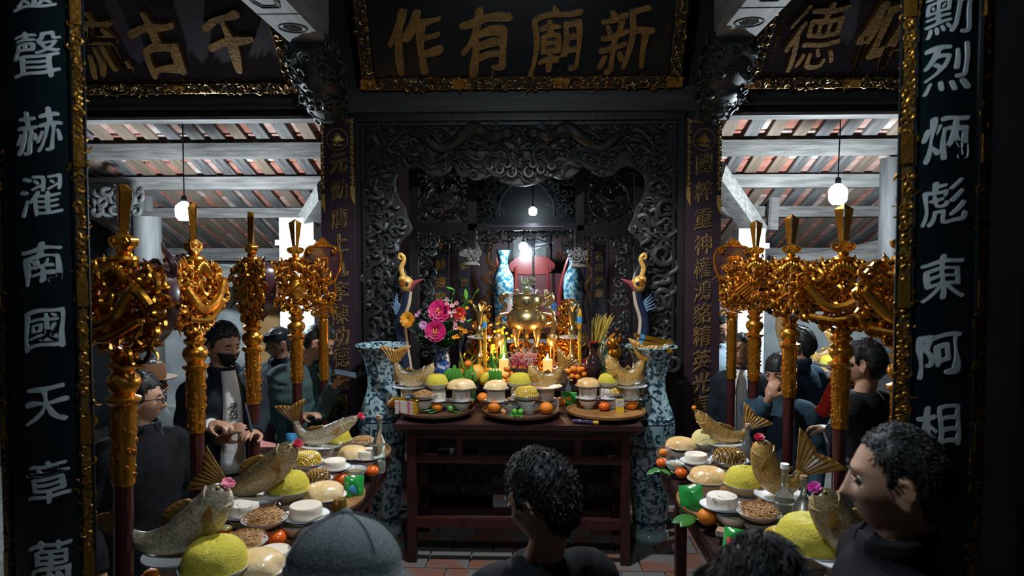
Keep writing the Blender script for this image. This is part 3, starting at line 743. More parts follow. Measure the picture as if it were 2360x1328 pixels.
# ================================================================ tables
def offering_table(loc, W, D, z, legs, label):
    t = thing('offering_table', label, 'table', loc)
    MB().box((0, 0, z - .02), (W, D, .04)).build('tabletop', dkred, t)
    for e in (-1, 1): MB().box((e * (W / 2 - .03), 0, z - .08), (.03, D - .1, .08)).build('apron', redw, t)
    for e in (-1, 1): MB().box((0, e * (D / 2 - .06), z - .08), (W - .1, .03, .08)).build('apron', redw, t)
    for ex in (-1, 1):
        for y in legs: MB().box((ex * (W / 2 - .04), y, (z - .04) / 2), (.055, .055, z - .04)).build('leg', redw, t)
        MB().box((ex * (W / 2 - .04), (legs[0] + legs[1]) / 2, .3), (.035, legs[1] - legs[0], .045)).build('stretcher', redw, t)
    return t
ZT = .80
offering_table((1.0, 3.12, 0), .54, 1.96, ZT, (-.85, .5), 'red lacquered offering table along the right side')
offering_table((-1.15, 3.12, 0), .52, 1.96, ZT, (-.85, .5), 'red lacquered offering table along the left side')
# the altar table in the middle
t = thing('altar_table', 'dark red altar table with open rails below the three middle trays', 'table', (AX, 4.4, 0))
MB().box((0, .28, .922), (1.60, .66, .035)).build('tabletop', dkred, t)
MB().box((0, .0, .895), (1.52, .06, .03)).build('cornice', dkred, t)
m = MB(); m.box((0, .03, .868), (1.46, .05, .075)); m.build('top_rail', redw, t)
MB().box((0, .03, .695), (1.36, .045, .05)).build('middle_rail', redw, t)
MB().box((0, .03, .27), (1.36, .045, .06)).build('bottom_rail', redw, t)
for x in (-.385, .39): MB().box((x, .03, .775), (.04, .04, .12)).build('rail_post', redw, t)
for x in (-.70, .70):
    MB().box((x, .03, .425), (.06, .06, .85)).build('leg', redw, t); MB().box((x, .53, .45), (.06, .06, .9)).build('leg', redw, t)
    MB().box((x, .28, .27), (.04, .45, .05)).build('side_rail', redw, t)
MB().box((0, .52, .16), (1.36, .04, .05)).build('rear_rail', redw, t)
# the carved stand behind it
t = thing('altar_stand', 'black carved altar stand with relief panels seen beneath the altar table', 'altar', (AX, 5.06, 0))
MB().box((0, .30, 1.055), (1.62, .64, .05)).build('top_slab', ebony, t)
MB().box((0, .05, .80), (1.5, .03, .44)).build('front_board', ebony, t)
def panelbox(x, w_):
    b = MB().box((x, .05, .31), (w_, .10, .40)).build('panel_block', ebony, t)
    k = max(1, round(w_ / .17)); ww = w_ / k
    for i in range(k):
        xx = x - w_ / 2 + (i + .5) * ww
        m = MB(); q = ww / 2 - .018
        m.tube([(xx - q, 0, .14), (xx + q, 0, .14), (xx + q, 0, .48), (xx - q, 0, .48)], .006, 4, closed=True, up=(0, 1, 0))
        scrollwork(m, [(xx - q, .15), (xx + q, .15), (xx + q, .47), (xx - q, .47)], .05, .006, int(200 + x * 50 + i), .01, y=-.002, k=10, sides=5)
        stuff(m.build('relief', carve, b))
panelbox(-.47, .52); panelbox(.50, .52)
m = MB(); m.box((0, .06, .46), (.46, .03, .03)); m.box((0, .06, .24), (.46, .03, .03))
scrollwork(m, [(-.22, .33), (.22, .33), (.22, .45), (-.22, .45)], .05, .009, 8, .01, y=.05, k=10); stuff(m.build('centre_rail', carve, t))
for x in (-.74, .74):
    for y in (.06, .55): MB().box((x, y, .51), (.07, .07, 1.03)).build('leg', ebony, t)
# inner tiers
t = thing('inner_altar', 'dark red inner altar table in the sanctuary carrying the tall blue vases', 'altar', (AX + .12, 6.85, 0))
MB().box((0, 0, 1.35), (1.35, 1.1, .05)).build('top_slab', dkred, t)
MB().box((0, -.53, 1.27), (1.3, .03, .12)).build('frieze', dkred, t)
m = MB(); scrollwork(m, [(-.62, 1.22), (.62, 1.22), (.62, 1.32), (-.62, 1.32)], .06, .009, 14, .012, y=-.55, k=10); stuff(m.build('gilt_frieze_scrolls', gold, t))
for x in (-.6, .6):
    for y in (-.48, .48): MB().box((x, y, .66), (.08, .08, 1.32)).build('leg', dkred, t)
t = thing('gilt_stand', 'carved gilt stand glowing behind the brass censer', 'stand', (AX + .03, 5.62, 1.08))
MB().box((0, .12, .12), (1.0, .3, .24)).build('body', dkred, t)
m = MB(); scrollwork(m, [(-.48, .05), (.48, .05), (.48, .23), (-.48, .23)], .075, .014, 33, .03, y=-.035, k=12); stuff(m.build('gilt_scrolls', gold, t))

# ================================================================ porcelain
bw = mat('blue_white_porcelain', (.30, .42, .43), .12, col2=(.012, .050, .095), scale=36, mix=(.48, .54), detail=7, coat=.5, spec=.6)
celad = mat('celadon_glaze', (.30, .42, .42), .14, col2=(.38, .50, .50), scale=4, coat=.5)
cobalt = mat('cobalt', (.008, .025, .06), .2, coat=.3)
FV = [(.120, 0), (.135, .03), (.128, .06), (.112, .075), (.118, .1), (.118, .13), (.122, .15), (.140, .35), (.160, .58), (.172, .76), (.170, .84), (.155, .92), (.128, .99), (.105, 1.07), (.100, 1.13), (.106, 1.20), (.128, 1.29), (.165, 1.365), (.186, 1.388), (.183, 1.396), (.155, 1.375), (.112, 1.27), (.09, 1.15), (.09, 1.0)]
def floor_vase(px, d, word, label):
    c = P(px, 900, d); t = thing('floor_vase', label, 'vase', (c.x, d, 0)); r = lambda z: np.interp(z, [q[1] for q in FV[:-5]], [q[0] for q in FV[:-5]])
    MB().lathe(FV[:5], 40).build('foot', celad, t)
    MB().lathe(FV[4:], 48, cap=False).build('body', bw, t)
    m = MB(); m.lathe([(.04, 0), (.04, .0)], 8, c=(0, 0, -1)) if 0 else None
    for z in (.14, .155, .70, .86):
        a = np.linspace(0, 2 * PI, 41)[:-1]; q = r(z)
        m.tube(np.stack([q * np.cos(a), q * np.sin(a), 0 * a + z], 1), .005, 5, closed=True)
    stuff(m.build('painted_band', cobalt, t))
    # scrolling band and cartouche, painted in thin slip relief
    m = MB(); q = .172
    for z in (.885, .69):
        for i in range(34):
            s_ = MB(); s_.curl(0, 0, .013, 0, 1, .003, 1.2, 0, n=4, k=9, tail=.8)
            V = s_.v[0]; a = i * 2 * PI / 34 + V[:, 0] / q; rr = r(z) + .001 - V[:, 1]
            m.add(np.stack([rr * np.cos(a), rr * np.sin(a), V[:, 2] + z], 1), s_.f)
    stuff(m.build('scroll_border', cobalt, t))
    pl = arc(MB(), .1715, -.62, .62, .715, .855, .0025, 14).build('cartouche', mat('cartouche_glaze', (.16, .27, .29), .15, coat=.4, col2=(.22, .34, .36), scale=8), t)
    pl.rotation_euler = (0, 0, -.25 if px > 1200 else .35)
    put_glyph(word, cobalt, pl, (0, -.003, .785), .115, .004, bend=.1735, bold=.02, shear=.05, wob=.03, sx=.8, name='lettering')
    return t
floor_vase(880, 4.86, 'Phúc', 'large blue and white floor vase left of the altar table')
floor_vase(1500, 4.86, 'Đức', 'large blue and white floor vase right of the altar table')
bw2 = mat('blue_phoenix_porcelain', (.30, .44, .48), .13, col2=(.02, .12, .20), scale=26, mix=(.44, .56), detail=5, coat=.5)
TV = [(.075, 0), (.08, .02), (.085, .08), (.098, .22), (.108, .36), (.104, .44), (.08, .50), (.055, .55), (.046, .60), (.05, .65), (.068, .70), (.078, .72), (.076, .724), (.06, .70), (.04, .62)]
for px, lb in ((1160, 'tall blue phoenix vase left of the throne'), (1322, 'tall blue phoenix vase right of the throne')):
    c = P(px, 700, 6.82); t = thing('tall_vase', lb, 'vase', (c.x, 6.82, 1.376))
    MB().lathe(TV, 36, cap=False).build('body', bw2, t); MB().lathe([(.07, -.001), (.082, .0), (.082, .018), (.075, .022)], 36).build('foot', celad, t)

# ================================================================ inner sanctuary screen
SD = 6.0
def bar(mb, x0, x1, y0, y1, d, dep): 
    a, b = P(x0, y0, d), P(x1, y1, d); mb.box(((a.x + b.x) / 2, 0, (a.z + b.z) / 2), (abs(b.x - a.x), dep, abs(a.z - b.z)))
t = thing('sanctuary_screen', 'dark inner openwork screen with round medallions behind the carved arch', 'screen', (0, SD, 0))
for x in (955, 1090, 1335, 1470):
    m = MB(); a = P(x, 600, SD); hang = x in (1090, 1335); z0 = P(x, 585, SD).z if hang else 0
    m.box((a.x, 0, (z0 + 2.95) / 2), (.075, .08, 2.95 - z0)); m.build('post', ebony, t)
for (x0, x1, y0, y1) in ((945, 1480, 382, 400), (945, 1100, 514, 536), (1080, 1345, 516, 532), (1330, 1480, 520, 545)):
    m = MB(); bar(m, x0, x1, y0, y1, SD, .09); m.build('rail', ebony, t)
plumb = mat('screen_lip', (.10, .075, .10), .35)
m = MB(); m.tube([(P(x, y, SD).x, -.045, P(x, y, SD).z) for x, y in ((1097, 590), (1097, 527), (1120, 527), (1120, 523), (1300, 523), (1300, 527), (1325, 529), (1325, 590))], .008, 6, up=(0, 1, 0)); m.build('lip_moulding', plumb, t)
for x0, x1, y0, y1, sd in ((962, 1082, 402, 512, 1), (1343, 1462, 402, 518, 2)):
    m = MB(); q = pxp([(x0, y1), (x1, y1), (x1, y0), (x0, y0)], SD)
    scrollwork(m, q, .075, .012, 70 + sd, .02, y=0, k=12, wisp=.3); pn = stuff(m.build('openwork_panel', carve, t))
    c = ((q[0][0] + q[1][0]) / 2, (q[0][1] + q[2][1]) / 2); a = np.linspace(0, 2 * PI, 33)[:-1]; m = MB()
    m.tube(np.stack([c[0] + .175 * np.cos(a), 0 * a - .03, c[1] + .175 * np.sin(a)], 1), .013, 8, closed=True, up=(0, 1, 0)); m.build('medallion_ring', carve, pn)
    m = MB(); e = 1 if sd == 1 else -1
    for k in range(9):
        m.wave(c[0] + e * .02, c[1] - .05, .13, PI / 2 + e * (-.9 + k * .13), .012, .009, 1, y=-.03); m.wave(c[0] - e * .07, c[1] - .06, .09, PI / 2 + e * (.1 + k * .12), .008, .008, 1, y=-.03)
    m.ball((c[0] - e * .03, -.04, c[1] - .06), (.06, .02, .03), 10, 6); m.build('phoenix', carve, pn)
m = MB(); q = pxp([(1100, 512), (1326, 512), (1326, 402), (1100, 402)], SD)
bk = MB(); bar(bk, 1098, 1328, 398, 518, SD, .01); ob = bk.build('backing_board', mat('screen_backing', (.004, .007, .009), .6), t); ob.location = (0, .06, 0)
outerp = pxp([(1100, 514), (1326, 514), (1326, 400), (1100, 400)], SD); hole = pxp([(1150, 500), (1150, 470), (1165, 440), (1190, 422), (1213, 416), (1238, 422), (1262, 440), (1276, 470), (1276, 500)], SD)
scrollwork(m, [outerp[0], hole[0]] + hole[1:-1] + [hole[-1], outerp[1], outerp[2], outerp[3]], .06, .010, 75, .015, y=0, k=11, wisp=.2); stuff(m.build('openwork_panel', carve, t))
m = MB(); m.tube([(x, -.01, z) for x, z in smooth_poly(hole, 4, False)], .012, 6, up=(0, 1, 0)); m.build('arch_moulding', carve, t)
for x0, x1, y0, sd, seg in ((1100, 1326, 530, 5, [(0, 55), (30, 50), (45, 30), (75, 25), (113, 18), (150, 25), (180, 30), (196, 50), (226, 55)]), (962, 1082, 540, 6, [(0, 70), (22, 60), (30, 25), (60, 18), (92, 25), (104, 30), (120, 45)]), (1343, 1462, 548, 7, [(0, 45), (16, 30), (30, 22), (60, 16), (92, 22), (100, 50), (120, 70)])):
    poly = pxp([(x0, y0), (x1, y0)] + [(x0 + u, y0 + v) for u, v in seg[::-1]], SD)
    m = MB(); scrollwork(m, poly, .05, .0095, 80 + sd, .015, y=0, k=11, wisp=.2); stuff(m.build('lace_fringe', carve, t))
for x, y, sd in ((985, 690, 1), (1432, 700, 2)):
    m = MB(); poly = pxp([(x - 14, y + 130), (x + 14, y + 130), (x + 14, y - 140), (x - 14, y - 140)], SD - .1); scrollwork(m, poly, .06, .014, 90 + sd, .03, y=-.1, k=12, wisp=.3); stuff(m.build('carved_strip', carve, t))
lot = mat('silvered_lotus', (.22, .21, .20), .4, col2=(.34, .32, .30), scale=10, bump=.2)
for x, y in ((1087, 590), (1333, 594)):
    c = P(x, y, SD - .06); pd = MB(); pd.lathe([(.05, -.09), (.07, -.08), (.07, -.07), (.05, -.055), (.045, -.045), (.065, -.035), (.06, -.02)], 16, c=(c.x, -.06, c.z)); b = pd.build('lotus_capital', lot, t)
    m = MB()
    for rr, zz, n, sz in ((.05, .0, 9, .036), (.065, .025, 9, .03)):
        for i in range(n):
            a = i * 2 * PI / n + rr * 20; m.ball((c.x + rr * math.cos(a), -.06 + rr * math.sin(a), c.z + zz), (.022, .022, sz), 8, 6)
    scrollwork(m, [(c.x - .08, c.z - .02), (c.x + .08, c.z - .02), (c.x + .08, c.z + .06), (c.x - .08, c.z + .06)], .035, .007, int(x), .01, y=-.13, k=9)
    stuff(m.build('petals', lot, b))
# lettered boards hung inside
letb = mat('inner_board', (.035, .033, .045), .4, col2=(.045, .042, .055), scale=4)
def inner_board(px, w_, d, rows, m_, label, sz):
    c = P(px, 600, d); z1 = P(px, 548, d).z; t = thing('standing_board', label, 'couplet board', (c.x, d, 0))
    MB().box((0, 0, z1 / 2), (w_, .03, z1)).build('panel', letb, t)
    for ch, y in rows: put_glyph(ch, m_, t, (0, -.018, P(px, y, d).z), sz, .006, bold=.012, shear=.1)
goldlet = mat('gilt_letter', (.55, .28, .04), .4, .6)
inner_board(1016, .155, 6.4, list(zip('翠赫遠節', (565, 610, 650, 686))), goldlet, 'slate standing board with orange gilt characters left of the inner altar', .11)
inner_board(1070, .11, 6.7, list(zip('泰世澤', (612, 650, 688))), golddull, 'narrow dark standing board with faint gilt characters near the left lotus capital', .085)
inner_board(1380, .13, 6.6, list(zip('名照彌巖', (590, 618, 648, 676))), golddull, 'dark standing board with faint gilt characters right of the inner altar', .085)
# painted dragons on the rear wall
orm = mat('orange_gilt_relief', (.22, .075, .022), .5, .3, col2=(.30, .11, .03), scale=12)
def relief(pts, label, r, seed):
    q = [P(x, y, 7.85) for x, y in pts]; t = thing('dragon_relief', label, 'relief', q[0]); b = q[0]; m = MB()
    sm = smooth_poly([(v.x - b.x, -.0, v.z - b.z) for v in q], 5, False); m.tube(sm, np.linspace(r, r * .35, len(sm)), 7, up=(0, 1, 0), flat=.5); m.build('body', orm, t)
    m = MB(); R = random.Random(seed)
    for i in range(2, len(sm), 3): m.curl(sm[i][0] + R.uniform(-.06, .06), sm[i][2] + R.uniform(-.04, .04), .035, R.uniform(0, 6), R.choice((-1, 1)), .010, 1.1, .01, k=10, n=5)
    stuff(m.build('cloud_scrolls', orm, t))
relief([(1130, 560), (1125, 600), (1143, 620), (1118, 640), (1140, 665), (1120, 690), (1135, 712)], 'orange gilt dragon relief on the wall left of the left blue vase', .026, 3)
relief([(1092, 640), (1098, 670), (1088, 700), (1097, 730)], 'narrow orange gilt scroll relief below the left lotus capital', .02, 4)
relief([(1358, 560), (1352, 600), (1366, 630), (1350, 660), (1362, 690), (1352, 730)], 'orange gilt dragon relief on the wall right of the right blue vase', .03, 5)
relief([(1178, 615), (1200, 606), (1222, 612), (1245, 606), (1268, 612)], 'faint orange cloud relief above the red throne back', .016, 6)
relief([(1290, 575), (1300, 595), (1285, 610)], 'small orange cloud relief beside the picture frame', .016, 7)
# framed picture
c = P(1221, 572, 7.8); t = thing('framed_picture', 'framed picture on the sanctuary rear wall, coloured pale as a bulb reflection', 'picture', c)
MB().box((0, 0, 0), (.37, .012, .25)).build('sheet', mat('picture_glare_paper', (.55, .60, .62), .12, coat=.6), t)  # pale colour stands for the bright reflection in the picture glass
m = MB()
for e in (-1, 1): m.box((e * .21, -.01, 0), (.05, .03, .35)); m.box((0, -.01, e * .15), (.42, .03, .05))
m.build('frame', mat('picture_frame', (.06, .045, .05), .4), t)
# throne
thr = mat('throne_red', (.36, .045, .05), .3, col2=(.42, .06, .06), scale=4, coat=.4)
c = P(1226, 720, 7.28); t = thing('ancestral_throne', 'red lacquered throne with cloud shaped back between the blue vases', 'throne', (c.x, 7.28, 1.38))
back = smooth_poly([(-.235, .53), (-.24, .58), (-.19, .63), (-.14, .655), (0, .665), (.14, .655), (.19, .63), (.24, .58), (.235, .53), (.19, .49), (.12, .47), (-.12, .47), (-.19, .49)], 4)
MB().prism(back, -.02, .02).build('back_rail', thr, t)
MB().box((0, .02, .25), (.62, .03, .46)).build('back_panel', mat('throne_panel', (.16, .05, .06), .35, coat=.3), t)
for e in (-1, 1):
    MB().tube(smooth_poly([(e * .20, -.12, .1), (e * .17, -.14, .35), (e * .165, -.14, .56)], 4, False), .013, 8).build('arm_post', thr, t)
    MB().tube(smooth_poly([(e * .30, -.1, .0), (e * .29, -.12, .25), (e * .33, -.14, .48), (e * .38, -.16, .65)], 4, False), np.linspace(.03, .012, 13), 8).build('arm', thr, t)
MB().box((0, -.05, .05), (.68, .3, .06)).build('seat', thr, t)
m = MB(); scrollwork(m, [(-.34, .04), (.34, .04), (.34, .1), (-.34, .1)], .06, .012, 41, .02, y=-.22, k=11)
for e in (-1, 1): scrollwork(m, [(e * .2, .06), (e * .36, .06), (e * .36, .2), (e * .27, .14)], .05, .012, 43 + e, .02, y=-.23, k=11)
stuff(m.build('gilt_carving', gold, t))
# tray table before the throne with its vessels
t = thing('gilt_dais', 'red and gilt dais tray before the throne', 'dais', P(1232, 735, 6.5)); t.location.z = 1.378
MB().box((0, 0, .02), (.52, .22, .04)).build('base', gold, t); MB().box((0, 0, .11), (.58, .26, .02)).build('tray', thr, t); MB().box((0, 0, .07), (.48, .18, .07)).build('body', dkred, t)
m = MB(); scrollwork(m, [(-.26, .03), (.26, .03), (.26, .1), (-.26, .1)], .05, .010, 47, .012, y=-.1, k=10); stuff(m.build('gilt_scrolls', gold, t))
zd = 1.376 + .12
c = P(1226, 690, 6.5); t = thing('brass_bowl_censer', 'brass bowl censer with dragon handles on the dais', 'censer', (c.x, 6.5, zd))
MB().lathe([(.03, 0), (.055, .01), (.03, .025), (.07, .05), (.105, .1), (.11, .13), (.10, .15), (.112, .165), (.104, .168), (.095, .14)], 28).build('bowl', brass, t)
m = MB(); scrollwork(m, [(-.09, .05), (.09, .05), (.09, .13), (-.09, .13)], .035, .006, 5, .006, y=-.10, k=9); stuff(m.build('relief', brass, t))
for e in (-1, 1):
    m = MB(); m.tube(smooth_poly([(e * .10, 0, .07), (e * .15, 0, .12), (e * .13, 0, .18), (e * .15, 0, .22)], 4, False), .016, 8)
    for k in range(4): m.curl(e * .14, .1 + k * .035, .02, k, e, .007, 1.1, .008, k=10)
    m.build('dragon_handle', mat('pale_brass', (.60, .52, .28), .35, .7), t)
m = MB(); R = random.Random(8)
for i in range(16):
    a = R.uniform(0, 6.3); m.tube(smooth_poly([(.03 * math.cos(a), .03 * math.sin(a), .15), (.05 * math.cos(a), .05 * math.sin(a), .22), (.09 * math.cos(a + .4), .05 * math.sin(a), .2 + R.uniform(-.02, .03))], 4, False), .0022, 4)
stuff(m.build('burnt_incense', mat('ash_grey', (.4, .4, .42), .8), t))
for px, lb in ((1175, 'small white vase left of the brass bowl censer'), (1268, 'small white vase right of the brass bowl censer')):
    c = P(px, 690, 6.5); t = tag(MB().lathe([(.02, 0), (.032, .01), (.04, .05), (.036, .09), (.022, .13), (.02, .16), (.032, .19), (.03, .192), (.018, .16)], 20, cap=False).build('small_vase', china, None, loc=(c.x, 6.5, zd)), lb, 'vase')
c = P(1268, 700, 6.42); t = thing('blue_flowers', 'little bright blue artificial flowers beside the right small white vase', 'flowers', (c.x, 6.42, zd)); m = MB(); R = random.Random(5)
for i in range(7):
    a, b = R.uniform(-.03, .05), R.uniform(.03, .1)
    for k in range(5): m.ball((a + .014 * math.cos(k * 1.257), -.02, b + .014 * math.sin(k * 1.257)), (.009, .004, .009), 6, 4)
stuff(m.build('petals', mat('blue_petal', (.05, .25, .6), .5), t)); MB().tube([(0, 0, 0), (.01, 0, .08)], .003, 5).build('stem', mat('stem_green', (.03, .09, .02), .5), t)
# tall black lamp stand with tilted vanes
iron = mat('dark_iron', (.025, .026, .03), .35, .6)
c = P(1229, 700, 6.75); t = thing('lamp_stand', 'tall slim dark iron lamp stand with tilted vanes before the picture', 'stand', (c.x, 6.75, 1.376)); z = lambda y: P(1229, y, 6.75).z - 1.376
MB().lathe([(.05, 0), (.05, .02), (.012, .04), (.011, z(590)), (.018, z(585)), (.010, z(578)), (.016, z(566))], 12).build('pole', iron, t)
m = MB(); m.tube([(-.06, -.05, z(556)), (.02, 0, z(562)), (.20, -.1, z(560))], [.006, .02, .004], 6, flat=3); m.tube([(-.12, -.05, z(540)), (.16, -.1, z(562))], [.02, .006], 6, flat=.5); m.tube([(.0, .0, z(570)), (.16, -.1, z(566))], [.006, .016], 6)
m.build('vanes', iron, t)
# ================================================================ goods on the altar
green = mat('leaf_green', (.02, .11, .02), .4, col2=(.05, .20, .03), scale=9)
dgreen = mat('dark_leaf', (.012, .055, .018), .35, col2=(.02, .09, .025), scale=9)
stemg = mat('stem_green', (.03, .09, .02), .5)
def leaf(mb, base, dirv, L_, W_, bend=.3, M=None):
    d = Vector(dirv).normalized(); s_ = d.cross(Vector((.2, -.3, 1))).normalized(); u = s_.cross(d).normalized(); V = []; k = 6
    for i in range(k + 1):
        t = i / k; w_ = W_ * math.sin(PI * min(1, t * .93 + .05)) ** .8 * .5; c = Vector(base) + d * L_ * t - u * bend * L_ * t * t
        V += [c - s_ * w_, c + u * w_ * .25 * 0 - u * w_ * .3, c + s_ * w_]
    Fs = []
    for i in range(k):
        for j in range(2): a = i * 3 + j; Fs.append((a, a + 1, a + 4, a + 3))
    mb.add(V, Fs, M)
def petal_flower(name, parent, c, r, m_, core, seed, rows=4, n=9, face=(0, -1, .25), ruff=.25):
    R = random.Random(seed); q = Vector(face).to_track_quat('Z', 'Y').to_matrix().to_4x4(); M = Matrix.Translation(c) @ q; m = MB()
    for k in range(rows):
        f = k / max(1, rows - 1); rr = r * (1 - .22 * k); lift = .15 + 1.0 * f
        for i in range(n - k):
            a = (i + .5 * k + R.uniform(-.15, .15)) * 2 * PI / (n - k); V = []; kk = 5
            for jj in range(kk + 1):
                t = jj / kk; rad = rr * t * math.cos(lift * .75 * t) ; z = rr * math.sin(lift * t) * .75 + f * r * .05
                w_ = rr * .48 * math.sin(PI * (.12 + .72 * t)) * (1 + ruff * .3 * math.sin(9 * t + i))
                for e in (-1, 0, 1):
                    V.append((rad * math.cos(a) - e * w_ * math.sin(a), rad * math.sin(a) + e * w_ * math.cos(a), z + (abs(e) * .12 * rr + R.uniform(-.03, .03) * r * ruff * 3)))
            Fs = [(j * 3 + e, j * 3 + e + 1, j * 3 + e + 4, j * 3 + e + 3) for j in range(kk) for e in range(2)]
            m.add(V, Fs, M)
    o = m.build(name, m_, parent, angle=60)
    if core:
        m = MB()
        for i in range(18): m.ball((R.gauss(0, r * .13), R.gauss(0, r * .13), r * R.uniform(.35, .5)), r * .05, 5, 4, M)
        stuff(m.build('stamens', core, o))
    return o
yel = mat('stamen_yellow', (.75, .45, .02), .5)
magenta = mat('magenta_petal', (.45, .008, .10), .5, col2=(.60, .02, .16), scale=20)
redp = mat('red_petal', (.38, .008, .012), .5, col2=(.5, .02, .02), scale=20)
amberp = mat('amber_petal', (.72, .28, .01), .5, col2=(.85, .4, .03), scale=20)
pinkp = mat('pink_petal', (.70, .30, .33), .5, col2=(.80, .45, .48), scale=30)
lilac = mat('lilac_petal', (.50, .22, .45), .5, col2=(.62, .35, .55), scale=30)
ZB = 1.08
# bouquet in a blue and white vase
vb = P(1020, 880, 5.12)
t = thing('bouquet_vase', 'small blue and white vase holding the artificial peony bouquet', 'vase', (vb.x, 5.12, ZB))
MB().lathe([(.045, 0), (.05, .01), (.06, .08), (.062, .15), (.05, .2), (.035, .23), (.05, .27), (.048, .272), (.03, .23)], 24, cap=False).build('body', mat('cobalt_vase', (.45, .52, .60), .15, col2=(.02, .07, .25), scale=22, mix=(.46, .52), coat=.5), t)
bq = thing('flower_bouquet', 'bouquet of magenta peonies, amber marigold and leafy sprigs left of the censer', 'bouquet', (vb.x, 5.12, ZB + .27))
def bp(px, py, d=5.02): v = P(px, py, d); return Vector((v.x - vb.x, d - 5.12, v.z - ZB - .27))
petal_flower('peony', bq, bp(1013, 718), .085, magenta, yel, 1, 5, 11)
petal_flower('peony', bq, bp(1004, 764, 4.97), .078, magenta, yel, 2, 5, 11, (0, -1, .1))
petal_flower('peony', bq, bp(1058, 724), .052, redp, yel, 3, 4, 9, (.4, -1, .2))
petal_flower('marigold', bq, bp(940, 737), .058, amberp, None, 4, 6, 12, (-.2, -1, .1), ruff=.5)
petal_flower('small_blossom', bq, bp(976, 750), .032, lilac, None, 5, 4, 9)
R = random.Random(12)
for i, (px, py, m_, r) in enumerate(((1042, 705, pinkp, .018), (1048, 718, pinkp, .02), (1040, 728, pinkp, .018), (1046, 740, pinkp, .016), (1052, 699, pinkp, .018), (1033, 735, pinkp, .016), (1066, 740, pinkp, .016), (1050, 755, pinkp, .022), (1030, 700, pinkp, .016), (960, 727, lilac, .016), (966, 720, pinkp, .014), (1062, 757, amberp, .018), (1064, 768, amberp, .018), (1072, 764, amberp, .02), (1054, 776, amberp, .02), (1046, 778, amberp, .016), (1084, 696, amberp, .016), (1076, 710, amberp, .014), (1030, 690, lilac, .016), (1067, 735, amberp, .018), (1036, 720, pinkp, .016), (1050, 747, pinkp, .016))):
    petal_flower('small_blossom', bq, bp(px, py, 5.0 + R.uniform(-.05, .05)), r, m_, None, i + 20, 2, 5, (R.uniform(-.5, .5), -1, R.uniform(-.2, .4)))
def sprig(px, py, px2, py2, n, L_, m_, seed):
    R = random.Random(seed); a, b = bp(px, py, 5.06), bp(px2, py2, 5.05); m = MB(); m.tube([a, (a + b) / 2 + Vector((0, -.01, 0)), b], .003, 5)
    for i in range(n):
        q = a.lerp(b, .25 + .75 * i / max(1, n - 1)); leaf(m, q, (R.uniform(-1, 1), R.uniform(-.6, .1), R.uniform(.1, .9)), L_ * R.uniform(.7, 1.2), L_ * .5, .2)
    stuff(m.build('leaf_sprig', m_, bq, angle=70))
lgreen = mat('bright_leaf', (.07, .30, .03), .4, col2=(.12, .42, .06), scale=9)
sprig(1020, 800, 1047, 668, 9, 0.090, lgreen, 1); sprig(1020, 800, 1075, 690, 14, 0.067, lgreen, 2); sprig(1020, 800, 1096, 676, 8, 0.039, green, 3); sprig(1010, 800, 1014, 668, 8, 0.034, green, 4)
sprig(1020, 800, 975, 745, 14, 0.067, dgreen, 5); sprig(1020, 800, 1030, 760, 14, 0.090, dgreen, 6); sprig(1020, 800, 960, 770, 12, 0.078, dgreen, 7); sprig(1020, 800, 1050, 780, 14, 0.078, dgreen, 8); sprig(1020, 800, 990, 790, 14, 0.090, dgreen, 9); sprig(1015, 800, 1035, 800, 16, 0.101, dgreen, 10); sprig(1020, 790, 1078, 740, 11, 0.050, lgreen, 11); sprig(1010, 800, 985, 720, 12, 0.056, dgreen, 12); sprig(1020, 790, 1035, 690, 9, 0.045, lgreen, 13)
